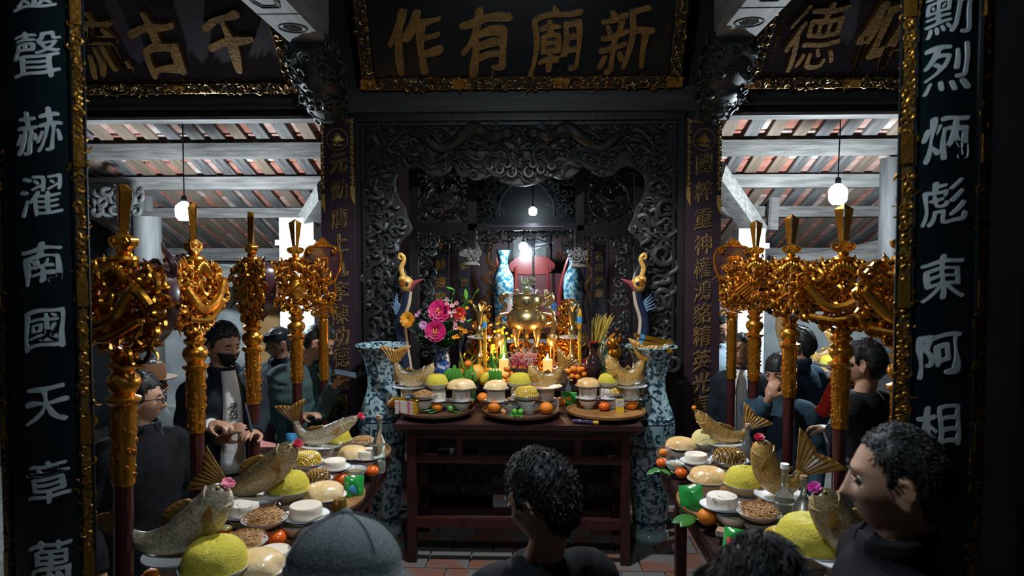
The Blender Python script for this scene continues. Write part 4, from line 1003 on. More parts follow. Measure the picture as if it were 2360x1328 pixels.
# tall painted cranes flanking the altar
navy = mat('crane_navy', (.012, .022, .05), .3, coat=.3); cream = mat('crane_cream', (.50, .42, .32), .4)
beakm = mat('crane_beak', (.26, .05, .06), .35, coat=.3); ochg = mat('crane_ochre', (.62, .34, .07), .35, .25, col2=(.72, .45, .12), scale=12)
def crane(px, sgn, label):
    d = 5.1; c = P(px, 700, d)
    t = thing('crane_statue', label, 'statue', (c.x, d, ZB - .0)); z = lambda y: P(px, y, d).z - ZB; k = 1 / 308
    X = lambda dx: sgn * dx * k
    MB().lathe([(.09, 0), (.10, .02), (.06, .05), (.05, .07)], 18).build('base', ebony, t)
    m = MB(); pts = smooth_poly([(X(-6), 0, .06), (X(-2), 0, z(850)), (X(-10), 0, z(790)), (X(-14), 0, z(740)), (X(-2), -.01, z(700)), (X(3), -.02, z(672))], 6, False)
    m.tube(pts, np.interp(np.linspace(0, 1, len(pts)), [0, .4, .75, 1], [.05, .045, .028, .026]), 12, up=(0, 1, 0)); m.build('neck', navy, t)
    m = MB(); pts2 = [(p_[0] + X(9), p_[1] - .005, p_[2]) for p_ in pts]; m.tube(pts2, np.interp(np.linspace(0, 1, len(pts2)), [0, .5, 1], [.026, .02, .012]), 9, up=(0, 1, 0)); m.build('throat', cream, t)
    m = MB(); m.ball((X(2), -.02, z(655)), (.055, .04, .062), 14, 10); m.ball((X(-6), -.02, z(645)), (.035, .032, .035), 12, 8); m.build('head', ochg, t)
    m = MB(); m.tube(smooth_poly([(X(8), -.02, z(662)), (X(22), -.025, z(652)), (X(42), -.03, z(643))], 5, False), np.linspace(.034, .004, 11), 9, up=(0, 1, 0)); m.build('beak', beakm, t)
    m = MB(); m.tube(smooth_poly([(X(-4), -.02, z(640)), (X(-10), -.02, z(620)), (X(-4), -.02, z(603)), (X(-4), -.02, z(592)), (X(-12), -.02, z(586)), (X(-15), -.02, z(594)), (X(-10), -.02, z(598))], 6, False), np.interp(np.linspace(0, 1, 37), [0, .4, 1], [.02, .017, .008]), 10, up=(0, 1, 0)); m.build('crest', ochg, t)
    MB().ball((X(6), -.062, z(653)), .013, 10, 8).build('eye', mat('crane_eye', (.02, .03, .08), .1), t)
    m = MB()
    for i in range(7): m.curl(X(-2 + 3 * math.cos(i)), z(650 + 5 * math.sin(i * 1.3)), .014, i, 1, .005, 1.1, .004, y=-.055, n=5, k=9)
    stuff(m.build('head_curls', gold, t))
    m = MB()
    for i in range(5): m.wave(X(-14), z(705 + i * 5), .1, (PI * .62 if sgn > 0 else PI * .38) + i * sgn * .12, .012, .011, .8)
    m.build('ruff_feathers', mat('feather_blue', (.12, .20, .30), .4), t)
crane(936, 1, 'tall painted crane statue with gilt crest at the left of the altar'); crane(1472, -1, 'tall painted crane statue with gilt crest at the right of the altar')
# brass tripod censer
c = P(1214, 790, 5.42); cz = ZB + .255
t = thing('tripod_censer', 'large brass tripod censer with lid and looped handles at the altar centre', 'censer', (c.x, 5.38, cz))
MB().lathe([(0, .09), (.08, .095), (.135, .13), (.16, .18), (.155, .23), (.125, .265), (.108, .28), (.118, .295), (.118, .305), (.1, .31)], 36).build('bowl', brass, t)
MB().lathe([(.108, .31), (.112, .33), (.108, .375), (.09, .395), (.05, .405), (.02, .41), (.02, .425)], 32).build('lid', brass, t)
for a in (PI * 1.5 - .75, PI * 1.5 + .75, PI * .5):
    MB().tube(smooth_poly([(.11 * math.cos(a), .11 * math.sin(a), .13), (.12 * math.cos(a), .12 * math.sin(a), .06), (.105 * math.cos(a), .105 * math.sin(a), .0)], 4, False), np.array([.04, .038, .034, .03, .026, .023, .021, .02, .024]), 12).build('leg', brass, t)
for e in (-1, 1):
    m = MB(); m.tube(smooth_poly([(e * .13, 0, .16), (e * .2, 0, .17), (e * .21, 0, .24), (e * .165, 0, .30), (e * .2, 0, .35), (e * .18, 0, .39), (e * .15, 0, .37)], 5, False), np.interp(np.linspace(0, 1, 31), [0, .5, .8, 1], [.014, .016, .026, .012]), 9, up=(0, 1, 0)); m.build('handle', brass, t)
m = MB(); 
for i in range(8): a = i * PI / 4; m.box((.018 * math.cos(a), -.112, .345 + .018 * math.sin(a)), (.009, .012, .009))
stuff(m.build('lid_piercing', ebony, t))
m = MB()
for i in range(9): m.curl(R.uniform(-.045, .045), .45 + R.uniform(-.02, .06), .022, R.uniform(0, 6), R.choice((-1, 1)), .008, 1.1, .01, k=10)
m.ball((0, 0, .44), (.04, .03, .03), 10, 7); stuff(m.build('lion_finial', mat('green_bronze', (.22, .26, .18), .4, .6, col2=(.35, .38, .25), scale=30), t))
# brass cranes on tortoises
def brass_crane(px, sgn, label):
    c = P(px, 800, 5.28); t = thing('brass_crane', label, 'statue', (c.x, 5.28, ZB)); 
    MB().ball((0, 0, .03), (.05, .035, .03), 12, 8).build('tortoise', brass, t)
    for e in (-1, 1): MB().tube([(e * .012, 0, .05), (e * .014, 0, .26)], .006, 6).build('leg', brass, t)
    m = MB(); m.ball((0, 0, .30), (.045, .032, .06), 12, 9); m.tube(smooth_poly([(sgn * .005, 0, .34), (sgn * -.015, 0, .41), (sgn * -.01, 0, .47), (sgn * .02, 0, .505)], 5, False), np.linspace(.022, .009, 16), 9); m.build('body', brass, t)
    MB().tube([(sgn * .01, 0, .50), (sgn * .03, 0, .505), (sgn * .075, 0, .515)], [.014, .011, .002], 8).build('head', brass, t)
brass_crane(1150, 1, 'brass crane figurine left of the tripod censer'); brass_crane(1273, -1, 'brass crane figurine right of the tripod censer')
# candlesticks with white saucers
def candlestick(px, label):
    d = 5.18; c = P(px, 800, d); t = thing('candlestick', label, 'candlestick', (c.x, d, ZB)); z = lambda y: P(px, y, d).z - ZB
    MB().lathe([(.062, 0), (.065, .015), (.05, .03), (.045, .09), (.02, .11), (.018, .14), (.034, .17), (.036, .19), (.018, .215), (.014, z(785))], 22).build('base', brass, t)
    MB().lathe([(.02, z(782)), (.095, z(778)), (.098, z(776)), (.02, z(778))], 28).build('saucer', china, t)
    MB().lathe([(.022, z(778)), (.035, z(765)), (.03, z(757)), (.012, z(750)), (.018, z(744)), (.028, z(728)), (.03, z(718)), (.02, z(717))], 20).build('stem', brass, t)
    m = MB()
    for i in range(7): a = i * 2 * PI / 7; leaf(m, (.02 * math.cos(a), .02 * math.sin(a), z(719)), (math.cos(a) * .7, math.sin(a) * .7, 1), .07, .035, -.1)
    m.build('lotus_cup', brass, t, angle=70)
candlestick(1105, 'brass candlestick with white saucer left of the censer'); candlestick(1318, 'brass candlestick with white saucer right of the censer')
# gilt throne-shaped carved ornaments either side
for px, lb in ((1114, 'gilt carved flame shaped ornament behind the left candlestick'), (1306, 'gilt carved flame shaped ornament behind the right candlestick')):
    c = P(px, 780, 5.45); t = thing('gilt_ornament', lb, 'ornament', (c.x, 5.45, ZB)); H = P(px, 695, 5.45).z - ZB
    m = MB(); m.prism(smooth_poly([(-.10, 0), (-.08, H * .5), (-.05, H * .85), (0, H), (.05, H * .85), (.08, H * .5), (.10, 0)], 4), -.01, .02); m.build('board', dkred, t)
    m = MB(); scrollwork(m, [(-.11, .02), (.11, .02), (.08, H * .6), (.03, H), (-.03, H), (-.08, H * .6)], .042, .010, int(px), .02, y=-.025, k=11); stuff(m.build('gilt_scrolls', gold, t))
# incense bundles in wrappers
wrapy = mat('wrapper_yellow', (.55, .32, .02), .35, col2=(.10, .10, .02), scale=40, mix=(.55, .6)); wrapb = mat('wrapper_blue', (.06, .28, .55), .4)
def bundle(px, y0, y1, label):
    c = P(px, y1, 5.1); H = P(px, y0, 5.1).z - P(px, y1, 5.1).z; t = thing('incense_bundle', label, 'incense', (c.x, 5.1, c.z))
    t.location.z = ZB; H = P(px, y0, 5.1).z - ZB
    MB().lathe([(.014, 0), (.015, H * .78), (.018, H * .8), (.018, H * .93), (.01, H), (0, H * 1.02)], 12).build('wrapper', wrapy, t)
    MB().lathe([(.0185, H * .82), (.019, H * .84), (.019, H * .90), (.0185, H * .91)], 12).build('blue_label', wrapb, t)
bundle(1117, 728, 800, 'yellow wrapped incense bundle upright beside the left candlestick'); bundle(1336, 714, 800, 'yellow wrapped incense bundle with blue label beside the right candlestick')
# incense pot with stubs and curled ash
c = P(1206, 830, 5.12); t = thing('incense_pot', 'round incense pot full of red stubs and curled ash before the censer', 'incense pot', (c.x, 5.12, ZB))
MB().lathe([(.06, 0), (.065, .02), (.10, .06), (.11, .10), (.112, .12), (.104, .12), (.10, .1)], 28).build('bowl', mat('bronze_pot', (.10, .08, .06), .4, .5), t)
m = MB(); R = random.Random(3)
for i in range(120): a, q = R.uniform(0, 6.3), .095 * math.sqrt(R.random()); m.tube([(q * math.cos(a), q * math.sin(a), .1), (q * math.cos(a) * 1.08, q * math.sin(a) * 1.08, .19 + R.uniform(0, .03))], .0022, 4)
stuff(m.build('incense_stubs', mat('stub_red', (.35, .03, .06), .6), t))
m = MB()
for i in range(34):
    a, q = R.uniform(0, 6.3), R.uniform(.03, .11); x, y = q * math.cos(a), q * math.sin(a) - .03; s_ = R.uniform(.02, .04)
    m.curl(x, .19 + R.uniform(-.04, .05), s_, R.uniform(0, 6), R.choice((-1, 1)), .0024, .9, .01, y=y, n=4, k=10)
stuff(m.build('curled_ash', mat('ash_pale', (.42, .40, .38), .8), t))
c = P(1207, 760, 5.16); t = thing('incense_coil', 'dark spiral incense coil on an upright holder before the censer', 'incense coil', (c.x, 5.25, ZB)); z = P(1207, 743, 5.25).z - ZB
MB().lathe([(.035, 0), (.035, .012), (.007, .02), (.007, z - .02)], 10).build('holder', iron, t)
a = np.linspace(0, 9 * PI, 110); q = .004 + .05 * a / a[-1]; MB().tube(np.stack([q * np.cos(a), -.012 + 0 * a, z + q * np.sin(a) * .8], 1), .0035, 5, up=(0, 1, 0)).build('coil', mat('coil_brown', (.07, .05, .04), .8), t)
# lit candles in glasses
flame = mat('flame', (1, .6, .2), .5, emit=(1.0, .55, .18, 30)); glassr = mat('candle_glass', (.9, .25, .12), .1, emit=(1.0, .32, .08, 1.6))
for px, lb in ((1161, 'lit candle in a glowing red glass left of the incense pot'), (1262, 'lit candle in a glowing red glass right of the incense pot')):
    c = P(px, 830, 5.2); t = thing('candle_glass', lb, 'candle', (c.x, 5.2, ZB)); 
    MB().lathe([(.03, 0), (.034, .01), (.038, .16), (.036, .162), (.032, .02)], 20, cap=False).build('glass', glassr, t); MB().lathe([(.028, .01), (.03, .1), (.003, .1), (.003, .115)], 14).build('wax', mat('wax', (.8, .3, .2), .5), t)
    MB().lathe([(0, .115), (.012, .13), (.013, .15), (.006, .19), (0, .21)], 12).build('flame', flame, t)
    l = point('candle_light', (0, -.01, .235), LIGHTS['candle'], (1, .52, .18), .02); l.parent = t
# yellow chrysanthemums
for px, py, sd in ((1133, 810, 1), (1160, 765, 2)):
    c = P(px, py, 5.3); t = thing('chrysanthemums', ('yellow chrysanthemum spray beside the left candle glass', 'yellow chrysanthemum spray under the censer handle')[sd - 1], 'flowers', (c.x, 5.3, ZB))
    m = MB(); zz = c.z - ZB; R = random.Random(sd)
    MB().lathe([(.03, 0), (.04, .05), (.02, zz - .02)], 12).build('stem_bunch', dgreen, t)
    for i in range(22):
        a, b = R.gauss(0, .03), R.gauss(0, .045); m.ball((a, -.01 + R.gauss(0, .015), zz + b), (.013, .010, .011), 7, 5)
    stuff(m.build('blooms', mat('chrysanthemum', (.72, .50, .02), .5, col2=(.85, .65, .05), scale=60, bump=.4), t))
# dark vase with joss sticks
c = P(1367, 872, 5.06); t = thing('joss_stick_vase', 'dark brown vase full of black and yellow joss sticks right of the altar', 'vase', (c.x, 5.06, ZB))
MB().lathe([(.045, 0), (.05, .02), (.04, .04), (.06, .1), (.065, .14), (.055, .18), (.03, .22), (.032, .27), (.05, .3), (.056, .31), (.05, .312), (.03, .28)], 24, cap=False).build('body', mat('brown_glaze', (.025, .014, .016), .12, coat=.5), t)
for nm, m_, n, dx, Hh in (('black_sticks', mat('joss_black', (.008, .010, .013), .6), 46, -.012, .32), ('yellow_sticks', mat('joss_yellow', (.50, .38, .06), .6), 44, .024, .20)):
    m = MB(); R = random.Random(n)
    for i in range(n):
        a, b = R.gauss(0, .012) + dx * .5, R.gauss(0, .012); k = R.uniform(.85, 1.1); sp = 3.4 if nm[0] == 'y' else 2.2
        m.tube([(a, b, .25), (a * sp + dx * 1.6 + (R.gauss(0, .02)), b * 2, .31 + Hh * k)], .0021, 4)
    stuff(m.build(nm, m_, t))
MB().lathe([(.028, .28), (.036, .318), (.03, .32)], 14).build('red_band', mat('band_red', (.4, .01, .03), .5), t)
# green-flowered jar, gilt lion, gift packs
c = P(1392, 860, 5.24); t = thing('flowered_jar', 'pale jar painted with green flowers behind the joss sticks', 'jar', (c.x, 5.24, ZB))
MB().lathe([(.045, 0), (.05, .02), (.07, .1), (.085, .2), (.08, .27), (.05, .32), (.03, .335), (.03, .36), (.04, .37), (.035, .37)], 28, cap=False).build('body', mat('famille_verte', (.55, .55, .46), .15, col2=(.08, .28, .10), scale=20, mix=(.5, .54), coat=.4), t)
c = P(1418, 800, 5.15); t = thing('gilt_lion', 'small gilt lion figure with curly mane right of the flowered jar', 'figurine', (c.x, 5.15, ZB)); m = MB(); zz = c.z - ZB
m.lathe([(.05, 0), (.05, .03), (.03, .05), (.03, zz - .06)], 12); m.ball((0, 0, zz - .04), (.055, .045, .05), 12, 8); m.ball((-.02, -.03, zz + .04), .04, 12, 8); m.build('body', gold, t)
m = MB(); R = random.Random(6)
for i in range(26): m.ball((R.gauss(-.01, .035), -.03 + R.gauss(0, .02), zz + .05 + R.gauss(0, .025)), .012, 6, 5)
stuff(m.build('mane', gold, t))
packm = mat('gold_foil', (.60, .36, .03), .2, .8, col2=(.35, .18, .02), scale=18, bump=.4, bscale=40)
for i, (a, b, dz) in enumerate((((1463, 798), (1540, 806), 0), ((1461, 786), (1536, 796), 0), ((1462, 772), (1549, 790), 0))):
    q, s_ = P(*a, 4.86), P(*b, 4.86); t = thing('incense_pack', ('lowest gold foil incense pack across the mouth of the right floor vase', 'middle gold foil incense pack across the mouth of the right floor vase', 'topmost gold incense pack with blue label on the right floor vase')[i], 'incense pack', ((q + s_) / 2), rot=(0, math.atan2(q.z - s_.z, s_.x - q.x), .05 * i))
    L_ = (s_ - q).length; MB().box((0, 0, 0), (L_, .06, .026)).build('packet', packm, t); MB().box((L_ * -.32, 0, 0), (.03, .062, .0275)).build('label_band', wrapb, t)
t = thing('foil_sachet', 'small shiny yellow and white sachet hanging off the right floor vase rim', 'sachet', P(1537, 804, 4.7), rot=(.3, .7, 0)); MB().box((0, 0, 0), (.075, .008, .026)).build('packet', packm, t); MB().box((-.02, -.001, 0), (.03, .009, .0265)).build('white_end', white, t)
# ---------------------------------------------------------------- fruit
orange_m = mat('orange_peel', (.80, .24, .015), .38, col2=(.72, .19, .01), scale=12, bump=.25, bscale=160)
persim = mat('persimmon_skin', (.78, .13, .012), .25, col2=(.70, .10, .01), scale=6, coat=.3)
pomelo_m = mat('pomelo_skin', (.72, .38, .04), .4, col2=(.62, .36, .05), scale=8, bump=.2, bscale=120)
mango_m = mat('mango_skin', (.70, .50, .03), .35, col2=(.52, .50, .05), scale=6)
banana_m = mat('green_banana', (.035, .17, .015), .35, col2=(.07, .25, .03), scale=8)
calyx_m = mat('calyx', (.10, .11, .03), .6)
def orange_mesh(r, flat=.92): return MB().ball((0, 0, r * flat), (r, r, r * flat), 18, 12)
OM = orange_mesh(1).mesh('orange', orange_m); PM = orange_mesh(1, .8).mesh('persimmon', persim); CX = MB()
for i in range(4): leaf(CX, (0, 0, 1.62), (math.cos(i * 1.57), math.sin(i * 1.57), .12), .42, .36, .3)
CX.tube([(0, 0, 1.58), (.05, 0, 1.85)], .05, 5); CX = CX.mesh('calyx', calyx_m); SB = MB().lathe([(.1, 1.80), (.06, 1.86), (0, 1.86)], 8).mesh('stem_button', calyx_m)
def fruit(kind, loc, r, label, group=None, rz=0):
    t = thing(kind, label, 'fruit', loc, rz, group); t.rotation_euler = (rng.uniform(-.12, .12), rng.uniform(-.12, .12), rng.uniform(0, 6))
    if kind == 'persimmon': link('skin', PM, t, scale=(r, r, r)); link('calyx', CX, t, scale=(r, r, r))
    else: link('skin', OM, t, scale=(r, r, r)); link('stem_button', SB, t, scale=(r, r, r))
    return t
def at(px, py, z): return G(px, py, z)
def fruits(lst, z, d, group, lab):
    for kind, px, py, r in lst:
        c = P(px, py, d); fruit(kind, (c.x, d + rng.uniform(-.01, .01), max(z, c.z - r)), r, lab, group)
fruits([('orange', 1060, 858, .030), ('orange', 1128, 856, .032), ('orange', 1078, 838, .03), ('tangerine', 1068, 874, .022)], ZB, 5.05, 'oranges among the bananas', 'orange lying among green bananas and the pomelo')
fruits([('tangerine', 1168, 850, .026), ('tangerine', 1186, 848, .018), ('tangerine', 1165, 868, .022), ('tangerine', 1182, 862, .028), ('tangerine', 1172, 876, .02), ('tangerine', 1200, 862, .022), ('tangerine', 1192, 872, .018), ('tangerine', 1208, 852, .018)], ZB, 5.06, 'tangerine heap before the incense pot', 'small tangerine in the heap before the incense pot')
fruits([('tangerine', 1310, 855, .022), ('tangerine', 1322, 850, .026), ('tangerine', 1335, 852, .026), ('tangerine', 1318, 866, .024), ('tangerine', 1346, 862, .02), ('tangerine', 1330, 868, .022), ('tangerine', 1342, 850, .02)], ZB, 5.05, 'tangerines below the chocolate box', 'tangerine in the heap below the red chocolate box')
c = P(1098, 850, 5.08); t = thing('pomelo', 'big orange yellow pomelo at the middle of the fruit offerings', 'fruit', (c.x, 5.1, ZB)); MB().ball((0, 0, .068), (.062, .062, .068), 22, 16, fn=lambda V: 1 + .04 * np.cos(6 * np.arctan2(V[:, 1], V[:, 0])) * (1 - V[:, 2] ** 2)).build('skin', pomelo_m, t); MB().tube([(0, 0, .13), (.01, -.01, .155)], .005, 6).build('stem', calyx_m, t)
c = P(1200, 842, 5.12); t = thing('yellow_grapefruit', 'smooth yellow grapefruit behind the tangerine heap', 'fruit', (c.x, 5.13, ZB)); MB().ball((0, 0, .06), (.055, .055, .06), 20, 14).build('skin', mango_m, t); MB().tube([(0, 0, .115), (0, 0, .13)], .004, 6).build('stem', calyx_m, t)
c = P(1112, 880, 5.0); t = thing('mango', 'yellow mango standing before the green bananas', 'fruit', (c.x, 5.0, ZB - .0), rot=(0, .35, 0)); MB().ball((0, 0, .05), (.034, .034, .052), 16, 12, fn=lambda V: 1 + .12 * V[:, 0] * V[:, 2]).build('skin', mango_m, t); MB().tube([(0, 0, .1), (.002, 0, .11)], .004, 5).build('stem', calyx_m, t)
def bananas(px, n, d, label, flip=1):
    c = P(px, 870, d); t = thing('banana_hand', label, 'bananas', (c.x, d, ZB))
    for i in range(n):
        x = (i - (n - 1) / 2) * .026; MB().tube(smooth_poly([(x * .6, .02, .11), (x, -.03, .085), (x * 1.15, -.045, .045), (x * 1.2, -.03, .012)], 4, False), [.006, .010, .014, .016, .017, .0175, .0175, .0172, .0165, .015, .013, .010, .005], 8).build('banana', banana_m, t)
    MB().tube([(0, .02, .10), (0, .04, .13)], .014, 8).build('stalk', banana_m, t)
bananas(1046, 5, 5.03, 'hand of green bananas left of the pomelo'); bananas(1140, 4, 5.04, 'hand of green bananas right of the pomelo'); bananas(1085, 3, 5.0, 'few green bananas in front of the pomelo')
m = MB(); c = P(1068, 845, 5.1); t = thing('leaf_spray', 'upright spray of long yellow green leaves beside the pomelo', 'leaves', (c.x, 5.14, ZB)); R = random.Random(2)
for i in range(9): leaf(m, (R.uniform(-.03, .03), 0, .02), (R.uniform(-.4, .6), -.1, 1), R.uniform(.14, .24), .03, .15)
stuff(m.build('leaves', mat('olive_leaf', (.12, .16, .02), .4, col2=(.25, .26, .03), scale=8), t)); MB().tube([(0, 0, 0), (0, 0, .1)], .006, 5).build('stem', stemg, t)
c = P(1124, 810, 5.2); m = MB(); t = thing('leaf_spray', 'green grassy leaf spray right of the yellow incense bundle', 'leaves', (c.x + .03, 5.2, ZB))
for i in range(12): leaf(m, (R.uniform(-.02, .02), 0, .05), (R.uniform(-.6, .6), -.1, 1), R.uniform(.1, .2), .015, .1)
stuff(m.build('leaves', green, t)); MB().tube([(0, 0, 0), (0, 0, .1)], .006, 5).build('stem', stemg, t)
# chocolate box
c = P(1337, 842, 5.08); t = thing('chocolate_box', 'dark red chocolate box with white lettering behind the tangerines', 'box', (c.x, 5.14, ZB), .12)
MB().box((0, 0, .085), (.115, .04, .17)).build('carton', mat('choco_red', (.22, .008, .02), .3, coat=.3), t)
put_glyph('Chocolate', white, t, (0, -.021, .14), .026, .002, bold=.01, shear=0, wob=0, name='lettering')
# shallow dish of dates and rose apple
c = P(1300, 845, 5.12); t = thing('date_dish', 'dish of dark red dates behind the fish in the middle tray', 'dish', (c.x, 5.16, ZB)); MB().lathe([(.03, 0), (.035, .06), (.09, .1), (.094, .105), (.07, .09)], 24).build('dish', china, t); m = MB(); R = random.Random(4)
for i in range(26): m.ball((R.gauss(0, .035), R.gauss(0, .03), .115 + R.uniform(0, .03)), (.017, .013, .012), 8, 6)
stuff(m.build('dates', mat('date_red', (.10, .012, .012), .2, coat=.4), t))
# ================================================================ offerings on trays
trayw = mat('tray_wood', (.22, .10, .035), .35, col2=(.30, .15, .05), scale=6, stretch=(1, 6, 1), coat=.25)
trayd = mat('tray_dark', (.075, .040, .022), .35, col2=(.11, .055, .03), scale=6, stretch=(1, 6, 1), coat=.25)
rice = mat('sticky_rice', (.66, .55, .03), .55, col2=(.74, .64, .08), scale=90, bump=.9, bscale=230, sss=.05)
rice_pale = mat('pale_sticky_rice', (.74, .62, .22), .55, col2=(.80, .70, .34), scale=90, bump=.9, bscale=230)
skin_c = mat('boiled_chicken', (.74, .50, .20), .28, col2=(.80, .62, .36), scale=16, bump=.25, bscale=50, sss=.1, coat=.3)
skin_b = mat('roast_chicken', (.66, .38, .13), .28, col2=(.78, .55, .28), scale=14, bump=.3, bscale=50, coat=.3)
giom = mat('pork_roll', (.78, .71, .60), .45, col2=(.72, .62, .50), scale=14, bump=.12, bscale=70)
gios = mat('speckled_pork_roll', (.72, .68, .60), .45, col2=(.36, .24, .16), scale=38, mix=(.58, .66), bump=.15, bscale=70)
flossm = mat('meat_floss', (.42, .22, .08), .65, col2=(.58, .36, .16), scale=40)
netd = mat('glazed_dome', (.34, .19, .022), .25, coat=.4); nets = mat('net_strand', (.74, .54, .10), .4, coat=.2)
netb = mat('dark_stuffed_dome', (.06, .035, .015), .22, coat=.5); netbs = mat('brown_strand', (.42, .23, .04), .35, coat=.3)
broth = mat('broth', (.30, .20, .06), .15, col2=(.18, .22, .08), scale=40, coat=.4)
glassc = mat('clear_glass', (.86, .92, .90), .03, trans=.95, spec=.5, ior=1.3); liquor = mat('rice_liquor', (.75, .80, .68), .02, trans=.95, ior=1.33)
floral = mat('floral_china', (.74, .75, .75), .15, col2=(.30, .12, .24), scale=26, mix=(.66, .70), coat=.4)
blueline = mat('blue_line', (.05, .08, .2), .3)
BOWL = [(.034, 0), (.037, .004), (.034, .009), (.052, .025), (.066, .048), (.070, .060), (.068, .060), (.060, .044), (.045, .024), (0, .016)]
PLATE = [(.05, 0), (.052, .003), (.07, .007), (.088, .015), (.088, .017), (.068, .010), (0, .007)]
DEEP = [(.045, 0), (.048, .006), (.075, .02), (.094, .045), (.096, .048), (.092, .048), (.07, .024), (0, .014)]
ME = {}
def shared(key, fn):
    if key not in ME: ME[key] = fn()
    return ME[key]
def lathe_me(key, prof, m_, n=32): return shared(key, lambda: MB().lathe(prof, n, cap=True).mesh(key, m_))
def dome_me(key, r, h, m_, fn, n=36, k=14, p=.5):
    def f():
        mb = MB(); V = []; Fs = []
        for j in range(k + 1):
            t = j / k; rr = r * math.cos(t * PI / 2) ** p if t < 1 else 0; z = h * math.sin(t * PI / 2)
            for i in range(n): a = 2 * PI * i / n; V.append((rr * math.cos(a), rr * math.sin(a), z))
        V = np.array(V); V = fn(V)
        for j in range(k):
            for i in range(n): e = (i + 1) % n; Fs.append((j * n + i, j * n + e, (j + 1) * n + e, (j + 1) * n + i))
        return mb.add(V, Fs).mesh(key, m_, angle=70)
    return shared(key, f)
def jitter(amp, seed):
    g = np.random.default_rng(seed)
    return lambda V: V + g.normal(0, amp, V.shape) * (V[:, 2:3] > .001)
def lump(seed, amp=.1):
    g = np.random.default_rng(seed); ph = g.uniform(0, 6, 6)
    def f(V):
        a = np.arctan2(V[:, 1], V[:, 0]); z = V[:, 2] / max(V[:, 2].max(), 1e-6)
        q = 1 + amp * (.5 * np.sin(2 * a + ph[0]) * (1 - z) + .35 * np.sin(5 * a + ph[1] + 3 * z) * (1 - z) + .25 * np.sin(9 * a + ph[2]) * (1 - z) * z * 2)
        W = V.copy(); W[:, 0] *= q * 1.06; W[:, 1] *= q * .92; W[:, 2] *= 1 + amp * (np.sin(a * 2 + ph[3]) * .4 + .3 * np.sin(V[:, 0] * 60 + ph[4])) * z * (1 - z) * 2.2
        return W
    return f
def floss_me():
    m = MB(); R = random.Random(9); m.ball((0, 0, .0), (.068, .068, .036), 16, 10)
    for i in range(330):
        a, q = R.uniform(0, 6.3), .074 * math.sqrt(R.random()); z = .042 * math.sqrt(max(0, 1 - (q / .078) ** 2)); x, y = q * math.cos(a), q * math.sin(a); b = R.uniform(0, 6.3); c = R.uniform(.01, .02)
        m.tube([(x + c * math.cos(b + k * .9) * (.6 + .3 * k), y + c * math.sin(b + k * .9) * (.6 + .3 * k), z + R.uniform(-.004, .006)) for k in range(4)], .0013, 3, cap=False)
    return m.mesh('floss', flossm, smooth=False)
def net_me(key, ms, r, h, n=7):
    def f():
        m = MB()
        for s_ in (-1, 1):
            for i in range(-n, n + 1):
                o_ = i / n * r * .95; L_ = math.sqrt(max(0, r * r - o_ * o_)); pts = []
                for q in np.linspace(-L_, L_, 11):
                    u, v = o_, q; x = (u * .88 + v * .48 * s_); y = (-u * .48 * s_ + v * .88); rr = math.hypot(x, y) / r; pts.append((x, y, h * math.sin(math.acos(min(1, rr * .99) ** 2)) + .001))
                m.tube(pts, .0021, 4)
        return m.mesh(key, ms)
    return shared(key, f)
def crock(name, loc, prof, key, label, group, m_=china, line=True):
    t = thing(name, label, name.split('_')[-1], loc, rng.uniform(0, 6), group); link('body', lathe_me(key, prof, m_), t)
    r, z = max(prof); 
    def rim(): a = np.linspace(0, 2 * PI, 33)[:-1]; return MB().tube(np.stack([r * .995 * np.cos(a), r * .995 * np.sin(a), 0 * a + z + .0005], 1), .0014, 4, closed=True).mesh('rim', blueline if line else china)
    link('rim', shared(key + 'rim' + str(line), rim), t)
    return t
TRAYS = {}
def tray(key, x, y, z, r, dark, label):
    t = thing('offering_tray', label, 'tray', (x, y, z), 0, 'round offering trays'); m_ = trayd if dark else trayw
    MB().lathe([(r * .5, 0), (r * .52, .004), (r * .48, .018), (r * .9, .022), (r, .034), (r * 1.005, .05), (r * .985, .05), (r * .95, .034), (0, .030)], 48).build('dish', m_, t)
    TRAYS[key] = (x, y, z + .031, r)
ZA = .9405
bt = offering_table((2.62, 6.55, 0), .7, .6, .90, (-.22, .22), 'dark red offering table in the right bay behind the men')
tray('bk', 2.72, 6.5, .9005, .3, True, 'round tray on the offering table in the right bay')
t = thing('pink_chest', 'pink painted low chest seen between the left lances', 'chest', (-2.12, 5.1, 0)); MB().box((0, 0, .3), (.5, .4, .6)).build('body', mat('pale_pink_paint', (.42, .30, .28), .6, col2=(.36, .22, .2), scale=8), t); MB().box((0, 0, .615), (.53, .43, .03)).build('lid', mat('pink_paint', (.46, .16, .14), .5), t)
tray('lf', -1.20, 4.02, ZT, .32, False, 'round wooden tray at the far end of the left offering table'); tray('lm', -1.17, 3.24, ZT, .33, False, 'round wooden tray in the middle of the left offering table'); tray('ln', -1.13, 2.44, ZT, .31, False, 'round wooden tray at the near end of the left offering table')
tray('rf', 1.03, 4.02, ZT, .32, True, 'round dark tray at the far end of the right offering table'); tray('rm', 1.01, 3.24, ZT, .335, False, 'round wooden tray in the middle of the right offering table'); tray('rn', 1.04, 2.42, ZT, .32, True, 'round tray at the near end of the right offering table')
tray('cl', -.69, 4.62, ZA, .262, True, 'left round tray on the altar table'); tray('cc', -.105, 4.60, ZA, .262, True, 'middle round tray on the altar table'); tray('cr', .47, 4.62, ZA, .265, False, 'right round tray on the altar table')
WHERE = {'bk': 'tray in the right bay', 'lf': 'far left tray', 'lm': 'middle left tray', 'ln': 'near left tray', 'rf': 'far right tray', 'rm': 'middle right tray', 'rn': 'near right tray', 'cl': "altar table's left tray", 'cc': "altar table's middle tray", 'cr': "altar table's right tray"}
USED = {}
